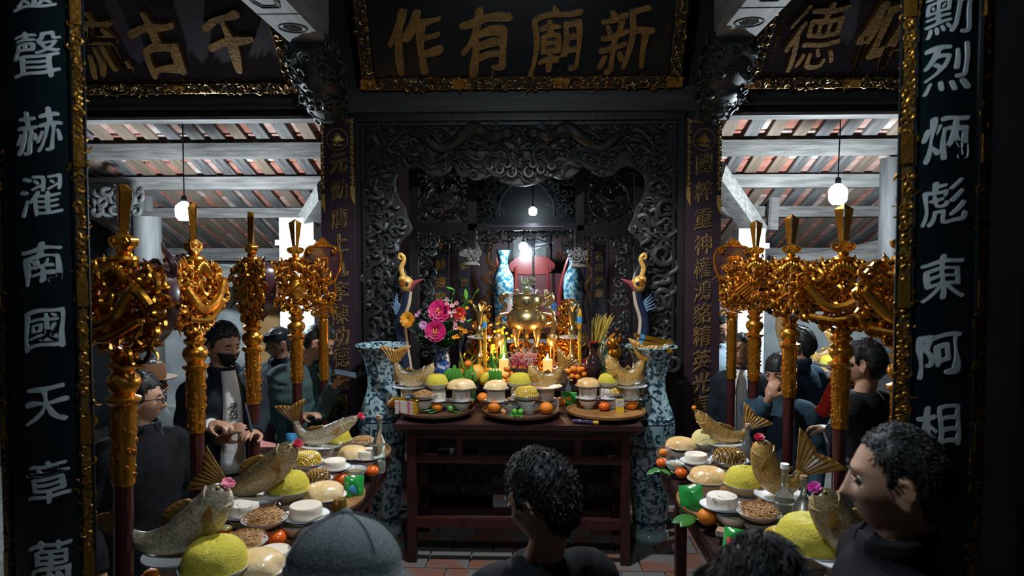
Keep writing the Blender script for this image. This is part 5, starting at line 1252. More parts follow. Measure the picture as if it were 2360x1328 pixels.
def uniq(lab):
    n = USED.get(lab, 0); USED[lab] = n + 1
    return lab if n == 0 else lab + (' beside the first', ' toward the rim', ' at the back', ' near the edge')[min(n - 1, 3)]
GIO_N = [0]
def stack(tr, x, y, h, what):
    tz = TRAYS[tr][2]; w_ = WHERE[tr]
    if h < .1: crock('support_bowl', (x, y, tz + .0005), [(a * .92, b * h / .0605) for a, b in BOWL], 'bowlC%.3f' % h, uniq('white bowl under the %s on the %s' % (what, w_)), 'white bowls beneath the dishes'); return
    crock('support_bowl', (x, y, tz + .0005), [(a * .95, b * .98) for a, b in BOWL], 'bowlC', uniq('lower bowl of the %s stack on the %s' % (what, w_)), 'white bowls beneath the dishes')
    crock('roll_plate', (x, y, tz + .0595), PLATE, 'plC', uniq('white plate in the %s stack on the %s' % (what, w_)), 'white plates')
    m_ = gios if tr in ('cl', 'cr') else giom; hh = h - .0705
    tag(link('pork_roll', lathe_me('gioC%s%.3f' % (m_.name, h), [(.060, 0), (.062, .004), (.062, hh - .004), (.058, hh - .0005), (0, hh)], m_, 32), None, (x, y, tz + .0700)), uniq('%s pork roll under the %s on the %s' % ('speckled' if m_ is gios else 'white', what, w_)), 'pork roll', 'rounds of pork roll')
def serve(tr, kind, px, py, lvl=1, s=1.0, note=''):
    tz = TRAYS[tr][2]; z = tz + ((0, .066, .085) if tr[0] != 'c' else (0, .085, .145))[lvl]; c = G(px, py, z); w_ = WHERE[tr]; n = (note + ' ') if note else ''
    if lvl and tr[0] == 'c': stack(tr, c.x, c.y, z - tz, NAMES[kind])
    elif lvl: crock('support_bowl', (c.x, c.y, tz + .0005), [(a * (.9 if lvl == 1 else .95), b * (1.04 if lvl == 1 else 1.38)) for a, b in BOWL], 'bowlS%d' % lvl, uniq('white bowl under the %s%s on the %s' % (n, NAMES[kind], w_)), 'white bowls beneath the dishes')
    if kind in ('rice', 'rice_pale'):
        crock('rice_bowl', (c.x, c.y, z), [(a * s, b * s) for a, b in DEEP], 'deep%.2f' % s, uniq('white bowl holding the %s%s on the %s' % (n, NAMES[kind], w_)), 'rice bowls')
        me = dome_me('rice%s%.2f' % (kind, s), .088 * s, .085 * s, rice if kind == 'rice' else rice_pale, jitter(.0011, 3), 44, 18); o = link('sticky_rice', me, None, (c.x, c.y, z + .035 * s), (0, 0, rng.uniform(0, 6)))
        tag(o, uniq('%s%s on the %s' % (n, 'domed mound of yellow sticky rice' if kind == 'rice' else 'domed mound of pale sticky rice', w_)), 'rice', 'sticky rice mounds')
    elif kind in ('chicken', 'roast'):
        crock('chicken_plate', (c.x, c.y, z), [(a * s * 1.1, b * s) for a, b in PLATE], 'pl%.2f' % s, uniq('white plate under the %s%s on the %s' % (n, NAMES[kind], w_)), 'white plates')
        sd = rng.randint(0, 3); me = dome_me('chick%s%d%.2f' % (kind, sd, s), .088 * s, .062 * s, skin_c if kind == 'chicken' else skin_b, lump(sd + 2, .16), 44, 18, .6)
        t = thing('boiled_chicken', uniq('%s%s on the %s' % (n, 'glossy pale tan boiled chicken' if kind == 'chicken' else 'glossy golden roast chicken', w_)), 'chicken', (c.x, c.y, z + .010 * s), rng.uniform(-.4, .4), 'chickens on plates'); link('carcass', me, t)
        m = MB()
        for k in range(3):
            a = rng.uniform(-.8, .8); m.tube(smooth_poly([(-.06 * s, -.03 * s + .03 * k * s, .035 * s), (0, -.035 * s + .03 * k * s, .056 * s), (.06 * s, -.02 * s + .03 * k * s, .034 * s)], 4, False), [.002, .004, .006, .007, .007, .006, .004, .003, .002], 6)
        m.build('wing_fold', skin_c if kind == 'chicken' else skin_b, t)
    elif kind in ('gio', 'gios'):
        crock('roll_plate', (c.x, c.y, z), [(a * s * 1.0, b * s) for a, b in PLATE], 'plg%.2f' % s, uniq('white plate under the %s%s on the %s' % (n, NAMES[kind], w_)), 'white plates')
        key = 'gio%s%.2f' % (kind, s); o = link('pork_roll', lathe_me(key, [(.058 * s, 0), (.060 * s, .004), (.061 * s, .036 * s), (.057 * s, .043 * s), (0, .0445 * s)], giom if kind == 'gio' else gios, 36), None, (c.x, c.y, z + .0105 * s))
        tag(o, uniq('%s%s on the %s' % (n, 'short white round of pork roll' if kind == 'gio' else 'speckled round of jellied pork roll', w_)), 'pork roll', 'rounds of pork roll')
    elif kind == 'floss':
        crock('floss_dish', (c.x, c.y, z), [(a * s * .98, b * s * .7) for a, b in DEEP], 'dpf%.2f' % s, uniq('shallow white dish under the meat floss on the %s' % w_), 'floss dishes')
        o = link('meat_floss', shared('floss', floss_me), None, (c.x, c.y, z + .022 * s), (0, 0, rng.uniform(0, 6)), (s, s, s)); tag(o, uniq('%sheap of stringy brown meat floss on the %s' % (n, w_)), 'meat floss', 'heaps of meat floss'); o['kind'] = 'stuff'
    elif kind in ('net', 'netb'):
        crock('dome_dish', (c.x, c.y, z), [(a * s * .98, b * s * .7) for a, b in DEEP], 'dpf%.2f' % s, uniq('shallow white dish under the %s on the %s' % (NAMES[kind], w_)), 'dome dishes')
        t = thing('stuffed_dome', uniq('%s%s on the %s' % (n, NAMES[kind], w_)), 'dish', (c.x, c.y, z + .022 * s), rng.uniform(0, 6), 'latticed glazed domes')
        link('dome', dome_me('dome' + kind, .078, .062, netd if kind == 'net' else netb, jitter(.0004, 5)), t, scale=(s, s, s)); link('lattice', net_me('net' + kind, nets if kind == 'net' else netbs, .078, .063, 7 if kind == 'net' else 4), t, scale=(s, s, s))
    elif kind in ('bowl', 'flbowl'):
        t = crock('soup_bowl', (c.x, c.y, z), [(a * s, b * s) for a, b in BOWL], 'b%s%.2f' % (kind, s), uniq('%ssmall %s bowl of broth on the %s' % (n, 'floral' if kind == 'flbowl' else 'white', w_)), 'soup bowls', china if kind == 'bowl' else floral)
        link('broth', shared('broth%.2f' % s, lambda: MB().lathe([(.055 * s, .046 * s), (.04 * s, .050 * s), (0, .051 * s)], 20).mesh('broth', broth)), t)
    elif kind in ('persimmon', 'orange', 'tangerine'):
        fruit(kind, (c.x, c.y, z), .036 * s, uniq('%s%s on the %s' % (n, 'bright orange persimmon' if kind == 'persimmon' else 'round ' + kind, w_)), 'fruit on the trays')
NAMES = dict(rice='yellow sticky rice', rice_pale='pale sticky rice', chicken='boiled chicken', roast='roast chicken', gio='white pork roll', gios='speckled pork roll', floss='meat floss', net='yellow latticed glazed dome', netb='dark dome laced with brown strands', bowl='broth', flbowl='broth')
for a in (('lf', 'rice', 775, 1032, 1, .98), ('lf', 'chicken', 815, 1056, 1, .95), ('lf', 'net', 708, 1078, 1, .98), ('lf', 'gio', 771, 1083, 1, .98), ('lf', 'gio', 846, 1058, 1, .98), ('lf', 'flbowl', 816, 1106, 0, 1.0), ('lf', 'persimmon', 857, 1098, 0, 1.05), ('lf', 'persimmon', 788, 1117, 0, 1.05), ('lf', 'bowl', 852, 1078, 0, .9), ('lf', 'floss', 836, 1026, 1, .8),
          ('lm', 'rice', 666, 1152, 1, 1.08), ('lm', 'chicken', 748, 1150, 1, 1.06), ('lm', 'gio', 705, 1196, 1, 1.14), ('lm', 'gios', 562, 1190, 1, 1.08), ('lm', 'floss', 610, 1213, 1, 1.0), ('lm', 'netb', 733, 1115, 1, .8), ('lm', 'flbowl', 688, 1240, 0, 1.15), ('lm', 'persimmon', 640, 1258, 0, 1.15), ('lm', 'persimmon', 546, 1262, 0, 1.0),
          ('ln', 'rice', 496, 1342, 1, 1.25), ('ln', 'chicken', 590, 1322, 1, 1.12), ('ln', 'gio', 632, 1300, 1, 1.0), ('ln', 'floss', 562, 1266, 1, .95), ('ln', 'tangerine', 350, 1345, 0, .8),
          ('rf', 'roast', 1570, 1035, 1, .95), ('rf', 'rice_pale', 1625, 1035, 1, .92), ('rf', 'gio', 1604, 1068, 1, 1.0), ('rf', 'netb', 1680, 1074, 1, 1.1), ('rf', 'bowl', 1558, 1088, 0, .85), ('rf', 'persimmon', 1526, 1078, 0, .95), ('rf', 'persimmon', 1569, 1102, 0, .95), ('rf', 'tangerine', 1527, 1052, 0, .7),
          ('rm', 'roast', 1632, 1112, 2, 1.05), ('rm', 'rice', 1716, 1138, 1, 1.06), ('rm', 'gios', 1664, 1172, 1, 1.12), ('rm', 'floss', 1749, 1198, 1, 1.0), ('rm', 'bowl', 1690, 1218, 0, 1.15), ('rm', 'bowl', 1752, 1238, 0, 1.0), ('rm', 'orange', 1627, 1210, 0, 1.15), ('rm', 'gio', 1796, 1170, 1, .9),
          ('rn', 'rice', 1866, 1296, 1, 1.42), ('rn', 'chicken', 1757, 1292, 1, 1.05), ('rn', 'net', 1800, 1262, 1, .85), ('rn', 'persimmon', 1745, 1268, 0, 1.0), ('rn', 'gio', 1738, 1270, 1, .8),
          ('cl', 'rice', 1007, 898, 2, 0.87), ('cl', 'chicken', 1063, 898, 2, 1.01), ('cl', 'floss', 977, 921, 1, 0.98), ('cl', 'bowl', 983, 946, 0, 0.90), ('cl', 'flbowl', 1038, 944, 0, 0.85), ('cl', 'orange', 1008, 950, 0, 1.11), ('cl', 'orange', 1077, 938, 0, 1.06), ('cl', 'orange', 904, 940, 0, 0.95),
          ('cc', 'chicken', 1143, 899, 2, 0.92), ('cc', 'rice', 1198, 896, 2, 0.90), ('cc', 'net', 1213, 922, 1, 1.06), ('cc', 'flbowl', 1178, 950, 0, 0.95), ('cc', 'bowl', 1219, 953, 0, 0.95), ('cc', 'orange', 1139, 952, 0, 1.25), ('cc', 'orange', 1259, 955, 0, 1.25), ('cc', 'orange', 1113, 930, 0, 1.17), ('cc', 'orange', 1290, 938, 0, 1.06),
          ('cr', 'roast', 1355, 893, 2, 0.92), ('cr', 'rice', 1402, 893, 2, 0.81), ('cr', 'net', 1414, 913, 1, 0.91), ('cr', 'persimmon', 1349, 940, 0, 1.06), ('cr', 'persimmon', 1393, 947, 0, 1.06), ('cr', 'orange', 1455, 944, 0, 1.17), ('cr', 'orange', 1481, 930, 0, 1.06), ('cr', 'bowl', 1375, 935, 0, 0.80), ('cr', 'flbowl', 1420, 935, 0, 0.80)):
    serve(*a)
# ---------------------------------------------------------------- carp
def shade_mat(name, belly, mid, back, rough=.3):
    m = mat(name, mid, rough, coat=.35, bump=.0); nt = m.node_tree; N = nt.nodes; L = nt.links; b = N['Principled BSDF']
    at_ = N.new('ShaderNodeAttribute'); at_.attribute_name = 'dorsal'; ns = N.new('ShaderNodeTexNoise'); ns.inputs['Scale'].default_value = 14
    ad = N.new('ShaderNodeMath'); ad.operation = 'MULTIPLY_ADD'; ad.inputs[1].default_value = .5; ad.inputs[2].default_value = -.25; L.new(ns.outputs[0], ad.inputs[0])
    s_ = N.new('ShaderNodeMath'); s_.operation = 'ADD'; L.new(at_.outputs['Fac'], s_.inputs[0]); L.new(ad.outputs[0], s_.inputs[1])
    r = N.new('ShaderNodeValToRGB'); r.color_ramp.elements[0].position = .30; r.color_ramp.elements[1].position = .95; e = r.color_ramp.elements.new(.60)
    r.color_ramp.elements[0].color = (*belly, 1); e.color = (*mid, 1); r.color_ramp.elements[2].color = (*back, 1); L.new(s_.outputs[0], r.inputs[0]); v = N.new('ShaderNodeTexVoronoi'); v.inputs['Scale'].default_value = 95; tc = N.new('ShaderNodeTexCoord'); L.new(tc.outputs['Object'], v.inputs['Vector'])
    mr = N.new('ShaderNodeMapRange'); mr.inputs['From Max'].default_value = .7; mr.inputs['To Min'].default_value = 1.25; mr.inputs['To Max'].default_value = .62; L.new(v.outputs['Distance'], mr.inputs[0]); mx = N.new('ShaderNodeVectorMath'); mx.operation = 'SCALE'; L.new(r.outputs[0], mx.inputs[0]); L.new(mr.outputs[0], mx.inputs['Scale']); L.new(mx.outputs[0], b.inputs['Base Color'])
    bp_ = N.new('ShaderNodeBump'); bp_.inputs['Strength'].default_value = .4; bp_.inputs['Distance'].default_value = .003; L.new(v.outputs['Distance'], bp_.inputs['Height']); L.new(bp_.outputs[0], b.inputs['Normal'])
    return m
carp_a = shade_mat('carp_skin', (.55, .40, .20), (.40, .27, .11), (.085, .080, .045)); carp_b = shade_mat('carp_skin_golden', (.60, .36, .10), (.52, .30, .08), (.22, .14, .045)); carp_c = shade_mat('carp_skin_silver', (.62, .52, .36), (.62, .52, .36), (.17, .155, .12))
finm = mat('carp_fin', (.42, .22, .045), .4, col2=(.26, .13, .03), scale=30, coat=.2); eyem = mat('fish_eye', (.02, .02, .02), .05, coat=.6); eyer = mat('fish_eye_ring', (.45, .36, .12), .3, .4)
def carp(pts, r, m_, label, side, plate_at, tr, tail=.13, fl=None, plate_z=.10, thick=.72, tail_dir=None, dy=0):
    """pts: pixels from snout to tail root, the last one the tip of the tail; built in a vertical plane at the plate's depth"""
    tz = TRAYS[tr][2]; pc = G(*plate_at, tz + plate_z); pc.y += dy; d = pc.y; w_ = WHERE[tr]
    if tr[0] == 'c': stack(tr, pc.x, pc.y, plate_z, 'carp')
    else: crock('support_bowl', (pc.x, pc.y, tz + .0005), [(a * 1.0, b * (plate_z / .06) * .99) for a, b in BOWL], 'bowlF%.3f' % plate_z, uniq('white bowl under the fish plate on the %s' % w_), 'white bowls beneath the dishes')
    crock('fish_plate', (pc.x, pc.y, tz + plate_z), [(a * 1.35, b * 1.2) for a, b in PLATE], 'platefish', uniq('white plate under the carp on the %s' % w_), 'fish plates')
    W = [P(x, y, d) for x, y in pts]; lo = min(v.z for v in W); base = Vector((pc.x, d, tz + plate_z + .012))
    W = [v - base for v in W]; sh = 0
    t = thing('whole_carp', label, 'fish', base, 0, 'whole cooked carp')
    body = smooth_poly([tuple(v) for v in W[:-1]], 7, False); k = len(body); u = np.linspace(0, 1, k)
    rad = r * np.interp(u, [0, .03, .10, .22, .38, .55, .75, .9, 1], [.16, .30, .58, .86, 1, .95, .66, .40, .34])
    B = np.array(body); need = (B[:, 2] - rad * .98).min()
    if need < 0: B[:, 2] -= need
    mb = MB(); n = 18; mb.tube(B, rad, n, up=(0, 1, 0), flat=thick); me = mb.mesh('body', m_, angle=80)
    at_ = me.attributes.new('dorsal', 'FLOAT', 'POINT'); a = np.arange(n) * 2 * PI / n; at_.data.foreach_set('value', np.tile(.5 + .5 * np.cos(a) * side, k).astype(np.float32)[:len(me.vertices)]); link('body', me, t)
    T = np.gradient(B, axis=0); T /= np.linalg.norm(T, axis=1)[:, None]; S_ = np.cross(T, (0, 1, 0)) * side          # dorsal direction
    # tail fin: a forked fan of rays
    tip = np.array(W[-1]) - np.array(body[-1]); L_ = max(np.linalg.norm(tip), tail); td = tip / (np.linalg.norm(tip) + 1e-9); ns = np.cross(td, (0, 1, 0)); o = B[-1] - td * .012; V = []; rows, cols = 5, 17
    for i in range(rows):
        t_ = i / (rows - 1)
        for j in range(cols):
            q = j / (cols - 1) * 2 - 1; ang = q * .66; ln = L_ * (.72 + .42 * abs(q) ** 1.3) * t_; wd0 = r * .33 * q * (1 - t_)
            pt = o + td * ln * math.cos(ang) + ns * (ln * math.sin(ang) * 1.12 + wd0); V.append(pt + np.array([0, (.005 if j % 2 else -.003) * (t_ + .2) + .02 * t_ * q, 0]))
    Fs = [(i * cols + j, i * cols + j + 1, (i + 1) * cols + j + 1, (i + 1) * cols + j) for i in range(rows - 1) for j in range(cols - 1)]
    o_ = MB().add(V, Fs).build('tail_fin', finm, t, angle=20); sm = o_.modifiers.new('thick', 'SOLIDIFY'); sm.thickness = .003
    def fin(i0, i1, h, dirv, name):
        V = []; idx = list(range(i0, i1 + 1))
        for q, i in enumerate(idx):
            f = q / (len(idx) - 1); hh = h * math.sin(PI * (.15 + .75 * f)); b_ = B[i] + dirv[i] * rad[i] * .93; V += [b_, b_ + dirv[i] * hh + T[i] * hh * .5 + np.array([0, .003 * (-1) ** q, 0])]
        f_ = [(2 * q, 2 * q + 1, 2 * q + 3, 2 * q + 2) for q in range(len(idx) - 1)]; o_ = MB().add(V, f_).build(name, finm, t, angle=20); s2 = o_.modifiers.new('thick', 'SOLIDIFY'); s2.thickness = .003
    fin(int(k * .38), int(k * .68), r * .55, S_, 'dorsal_fin'); fin(int(k * .62), int(k * .74), r * .4, -S_, 'anal_fin')
    i = int(k * .24); g = MB(); n2 = 9
    for q in range(n2): ang = -.5 + q / (n2 - 1) * 1.0; dv = (T[i] * math.cos(ang) - S_[i] * math.sin(ang + .4)); g.tube([B[i] + np.array([0, -rad[i] * thick, 0]), B[i] + np.array([0, -rad[i] * thick - .012, 0]) + dv * r * .75], [.004, .0015], 5)
    stuff(g.build('pectoral_fin', finm, t))
    i = int(k * .19); a = np.linspace(-2.2, 2.2, 13); pts_ = [B[i] + S_[i] * rad[i] * 1.01 * math.cos(q + PI * .5 - PI * .5) * 0 + (S_[i] * math.sin(q / 2.2 * PI * .45) * rad[i] * 1.0 + T[i] * .02 * math.cos(q) + np.array([0, -rad[i] * thick * math.cos(q / 2.2 * PI * .45) * 1.02, 0])) for q in a]
    MB().tube(pts_, .004, 6).build('gill_cover', m_, t)
    i = int(k * .085)
    for e in (-1, 1):
        c = B[i] + S_[i] * rad[i] * .4 + np.array([0, e * rad[i] * thick * .86, 0]); MB().ball(c, (r * .13, r * .08, r * .13), 10, 8).build('eye', eyer, t); MB().ball(c + np.array([0, e * r * .05, 0]), (r * .07, r * .05, r * .07), 8, 6).build('pupil', eyem, t)
    MB().tube([B[0] - T[0] * .0 + S_[0] * rad[0] * .9, B[0] - T[0] * .008, B[0] - S_[0] * rad[0] * .9], .006, 6).build('lips', m_, t)
    if fl:
        q = base + Vector(B[0] - T[0] * .02); kind, col_, lb = fl
        if kind == 'rose': f_ = thing('rose', lb, 'flower', q); petal_flower('petals', f_, Vector((0, 0, -.008)), .024, col_, None, 8, 5, 6, tuple(-T[0] + np.array([0, -.6, .2])))
        else: fruit('kumquat', q - Vector((0, 0, .012)), .014, lb)
    return t
rosered = mat('rose_red', (.42, .004, .03), .45); rosepink = mat('rose_pink', (.62, .02, .14), .45, col2=(.75, .35, .40), scale=40); rosemag = mat('rose_magenta', (.42, .01, .22), .45)
carp([(825, 967), (800, 982), (766, 1000), (735, 1014), (706, 1014), (690, 998), (680, 975), (668, 935)], .048, carp_c, 'silvery carp arched with raised tail and a red rose on the far left tray', -1, (742, 1032), 'lf', fl=('rose', rosered, 'red rose held in the mouth of the far left carp'))
carp([(680, 1034), (664, 1050), (640, 1078), (606, 1104), (568, 1124), (535, 1128), (512, 1120), (462, 1092)], .070, carp_a, 'dark olive carp with golden spread tail on the middle left tray', -1, (598, 1150), 'lm', tail=.16, fl=('rose', rosered, 'dark red rose held in the mouth of the middle left carp'))
carp([(520, 1160), (508, 1180), (486, 1215), (446, 1250), (395, 1282), (340, 1288), (292, 1270), (250, 1212)], .072, carp_c, 'large pale bellied carp rearing up on the near left tray', -1, (400, 1296), 'ln', tail=.15, fl=('rose', rosepink, 'pink and white rose held in the mouth of the nearest left carp'), plate_z=.115, dy=.03)
carp([(1604, 952), (1616, 968), (1636, 988), (1662, 1006), (1690, 1012), (1712, 1005), (1722, 990), (1744, 962)], .046, carp_b, 'golden carp with upturned tail and kumquat on the far right tray', 1, (1668, 1026), 'rf', fl=('kumquat', None, 'tiny kumquat held in the mouth of the far right carp'))
carp([(1752, 1024), (1756, 1042), (1764, 1080), (1780, 1110), (1806, 1128), (1832, 1118), (1846, 1096), (1884, 1056)], .066, carp_b, 'golden brown carp bent upright with fanned tail on the middle right tray', 1, (1800, 1150), 'rm', tail=.17, fl=('rose', rosered, 'red ribbon rose held in the mouth of the middle right carp'))
carp([(1884, 1130), (1896, 1150), (1916, 1186), (1942, 1222), (1966, 1250), (1985, 1268), (1996, 1276), (2030, 1262)], .072, carp_a, 'dark silvery carp leaning up from the near right tray', 1, (1950, 1300), 'rn', tail=.12, fl=('rose', rosemag, 'magenta rose held in the mouth of the nearest right carp'), plate_z=.115)
carp([(997, 842), (988, 856), (970, 870), (946, 876), (926, 866), (916, 848), (912, 838), (911, 806)], .056, carp_a, "dark carp with tail held upright on the altar table's left tray", -1, (948, 893), 'cl', tail=.145, plate_z=.145, dy=-.05)
carp([(1224, 846), (1228, 860), (1240, 874), (1258, 880), (1276, 874), (1288, 860), (1294, 850), (1306, 830)], .052, carp_b, "carp curled with tail held upright on the altar table's middle tray", 1, (1256, 893), 'cc', tail=.125, plate_z=.145, dy=-.05)
carp([(1404, 822), (1410, 840), (1422, 862), (1444, 872), (1464, 862), (1476, 842), (1480, 832), (1487, 800)], .060, carp_b, "golden carp curled with broad fan tail on the altar table's right tray", 1, (1450, 891), 'cr', tail=.16, plate_z=.145, dy=-.05)
serve('bk', 'rice', 1912, 850, 1, 1.0); serve('bk', 'floss', 1886, 862, 1, .9)
carp([(1866, 812), (1876, 822), (1892, 824), (1908, 815), (1916, 800), (1918, 792), (1922, 770)], .05, carp_b, 'golden carp with raised tail on the offering tray in the right bay', 1, (1890, 838), 'bk', tail=.13)
# ---------------------------------------------------------------- bottles, packs, boxes
def bottle(tr, px, py, H, r, m_, label, cap=None, lab=None, fill=None):
    tz = TRAYS[tr][2]; c = G(px, py, tz); t = thing('liquor_bottle', label, 'bottle', (c.x, c.y, tz + .0005))
    MB().lathe([(r * .9, 0), (r, .006), (r, H * .52), (r * .85, H * .60), (r * .42, H * .70), (r * .34, H * .76), (r * .34, H * .95), (r * .42, H * .955), (r * .42, H * .985), (r * .3, H)], 24).build('glass', m_, t)
    if fill: MB().lathe([(r * .82, .008), (r * .86, .012), (r * .86, H * fill), (0, H * fill + .001)], 20).build('liquor', liquor, t)
    MB().lathe([(r * .33, H * .97), (r * .45, H * .985), (r * .42, H * 1.05), (0, H * 1.055)], 14).build('stopper', cap or mat('cork', (.35, .25, .15), .7), t)
    if lab: MB().lathe([(r * 1.01, H * lab[0]), (r * 1.015, H * lab[0] + .001), (r * 1.015, H * lab[1]), (r * 1.01, H * lab[1] + .001)], 24, cap=False).build('label', lab[2], t)
    return t
bottle('lf', 874, 1088, .30, .036, glassc, 'clear glass liquor bottle on the far left tray', fill=.5)
bottle('rf', 1722, 1085, .25, .034, mat('smoky_glass', (.35, .40, .42), .05, trans=.8), 'smoky glass bottle on the far right tray', fill=.4)
bottle('rm', 1806, 1232, .29, .042, glassc, 'tall clear liquor bottle with red neck label on the middle right tray', cap=white, lab=(.10, .24, mat('bottle_label', (.65, .66, .64), .5, col2=(.05, .05, .05), scale=20, mix=(.6, .62))), fill=.5)
bottle('rm', 1850, 1238, .25, .036, mat('grey_glass', (.55, .58, .55), .04, trans=.85), 'small corked bottle behind the clear bottle on the middle right tray', fill=.35)
bottle('cl', 1090, 926, .20, .024, mat('green_glass', (.10, .22, .06), .05, trans=.7), "little green glass bottle at the edge of the altar table's left tray")
bottle('cc', 1310, 925, .17, .024, mat('smoky_glass', (.3, .3, .3), .05, trans=.8), "small dark bottle beside the fish on the altar table's middle tray")
def carton(tr, px, py, d3, m_, label, rz=0, cat='box', name='cigarette_box', bands=(), z=0, rot=None):
    tz = TRAYS[tr][2] + z; c = G(px, py, tz); t = thing(name, label, cat, (c.x, c.y, tz + .0005), rz, rot=rot)
    MB().box((0, 0, d3[2] / 2), d3).build('carton', m_, t)
    for (z0, z1, mm) in bands: MB().box((0, 0, d3[2] * (z0 + z1) / 2), (d3[0] + .0012, d3[1] + .0012, d3[2] * (z1 - z0))).build('printed_band', mm, t)
    return t
kraft = mat('kraft_box', (.36, .22, .12), .5, col2=(.42, .27, .15), scale=20); pale_box = mat('pale_print', (.62, .55, .52), .5, col2=(.45, .12, .16), scale=45, mix=(.55, .62)); ybox = mat('yellow_box', (.72, .45, .03), .4); photo_m = mat('photo_print', (.25, .25, .24), .4, col2=(.55, .54, .5), scale=40)
carton('rm', 1677, 1236, (.09, .055, .024), kraft, 'small kraft cigarette box lying on the middle right tray', -.45, bands=((.3, .98, pale_box),))
carton('cl', 1069, 948, (.055, .022, .085), kraft, "brown cigarette box with red emblem standing on the altar table's left tray", .1, bands=((.5, .98, pale_box),))
carton('cc', 1280, 947, (.05, .022, .085), kraft, "brown cigarette box with pink emblem standing on the altar table's middle tray", -.15, bands=((.5, .98, pale_box),))
carton('cr', 1428, 951, (.055, .022, .088), ybox, "yellow cigarette box with grey photo print standing on the altar table's right tray", .05, bands=((.45, .98, photo_m),))
carton('rf', 1742, 1062, (.08, .05, .10), mat('red_box', (.60, .06, .04), .4), 'red and yellow carton on the far right tray', -.2, name='gift_box', bands=((.4, .75, ybox),))
# the stack of wrapped joss paper on the altar table
tz = TRAYS['cl'][2]; c = G(940, 952, tz); st = mat('paper_stack', (.62, .58, .52), .5, col2=(.48, .10, .16), scale=60, mix=(.55, .62)); ygold = mat('gold_paper', (.70, .44, .03), .3, .5)
for i in range(11):
    t = thing('joss_paper_pad', 'thin striped pad in the stack of joss paper at the altar table corner', 'joss paper', (c.x + rng.uniform(-.002, .002), c.y, tz + .0008 + i * .0082), -.12 + rng.uniform(-.02, .02), 'stacked joss paper pads')
    MB().box((0, 0, .004), (.15, .09, .0076)).build('pad', st, t); MB().box((.062, 0, .004), (.027, .0905, .0078)).build('gold_edge', ygold, t)
t = thing('gold_wrapper', 'shiny gold wrapped packet lying on top of the joss paper stack', 'packet', (c.x - .01, c.y, tz + .0925), -.2); m = MB()
V = []; 
for i in range(9):
    for j in range(5): V.append((-.1 + i * .025, -.04 + j * .02, .012 * (1 - abs(j - 2) / 2) + rng.uniform(0, .004)))
m.add(V, [(i * 5 + j, (i + 1) * 5 + j, (i + 1) * 5 + j + 1, i * 5 + j + 1) for i in range(8) for j in range(4)]); o = m.build('foil', packm, t); o.modifiers.new('s', 'SOLIDIFY').thickness = .002
MB().box((.02, 0, .018), (.03, .07, .003)).build('label', wrapb, t)
# foil snack packs
def sachet(loc, w_, h, m_, label, rot, band=None, print_=None):
    t = thing('snack_pack', label, 'packet', loc, rot=rot); m = MB(); V = []; nx, nz = 8, 9
    for s_ in (-1, 1):
        for i in range(nx + 1):
            for j in range(nz + 1):
                u, v = i / nx * 2 - 1, j / nz * 2 - 1; V.append((u * w_ / 2, s_ * .018 * (1 - u ** 4) * (1 - v ** 4) * (1 + .25 * math.sin(5 * u + 3 * v)), (v + 1) * h / 2))
    n0 = (nx + 1) * (nz + 1); q = lambda i, j: i * (nz + 1) + j
    Fs = [(q(i, j), q(i + 1, j), q(i + 1, j + 1), q(i, j + 1)) for i in range(nx) for j in range(nz)]; Fs += [tuple(n0 + e for e in f[::-1]) for f in Fs]
    m.add(V, Fs).build('pouch', m_, t, angle=60)
    if band: 
        for z0 in (0, h * .92): MB().box((0, 0, z0 + h * .04), (w_ * 1.01, .004, h * .08)).build('crimped_end', band, t)
    if print_: MB().ball((0, -.0165, h * .5), (w_ * .3, .004, h * .18), 12, 6).build('printed_mark', print_, t)
    return t
gpack = mat('green_pack', (.015, .22, .04), .2, coat=.4, col2=(.03, .32, .06), scale=9, bump=.2, bscale=20); lime_b = mat('lime_band', (.45, .55, .03), .3)
c = G(1318, 938, TRAYS['cr'][2]); sachet(c + Vector((-.02, .02, .002)), .12, .10, gpack, "green snack pack with lime edges leaning on the altar table's right tray", (-.3, .12, .35), lime_b, ygold)
c = G(800, 1192, ZT); sachet(Vector((-.905, 3.3, ZT + .002)), .10, .13, gpack, 'green foil snack pack standing beside the middle left tray', (-.2, .1, .5), None, wrapb)
c = G(1600, 1185, TRAYS['rm'][2]); sachet(c + Vector((0, .03, .0)), .11, .12, gpack, 'crumpled green foil pack on the rim of the middle right tray', (-.35, -.2, -.4), None, None)
sachet(Vector((.79, 2.72, ZT + .002)), .10, .12, gpack, 'flat green foil pack at the near end of the right offering table', (-.5, .0, -.5), None, None)
t = sachet(Vector((.735, 2.60, ZT + .002)), .035, .13, mat('candy_wrap', (.60, .05, .10), .25, col2=(.7, .6, .55), scale=14, mix=(.5, .55), coat=.3), 'red and white striped sweet tube at the near right table corner', (-.4, .2, 0), ygold, None); t.name = 'sweet_tube'
sachet(Vector((-1.42, 3.86, ZT + .002)), .07, .20, mat('blue_pack', (.05, .28, .55), .25, coat=.4), 'bright blue packet standing behind the far left tray', (0, .05, .2), None, None)
t = thing('brown_can', 'small gold brown can with dark lettering on the middle left tray', 'can', G(783, 1200, TRAYS['lm'][2])); cm = mat('can_gold', (.36, .20, .05), .3, .7)
MB().lathe([(.028, 0), (.031, .004), (.031, .085), (.026, .095), (.026, .10), (.022, .102)], 22).build('body', cm, t); put_glyph('NOE', ebony, t, (0, -.0, .045), .022, .002, bend=.0315, bold=.01, shear=0, wob=0, name='lettering')
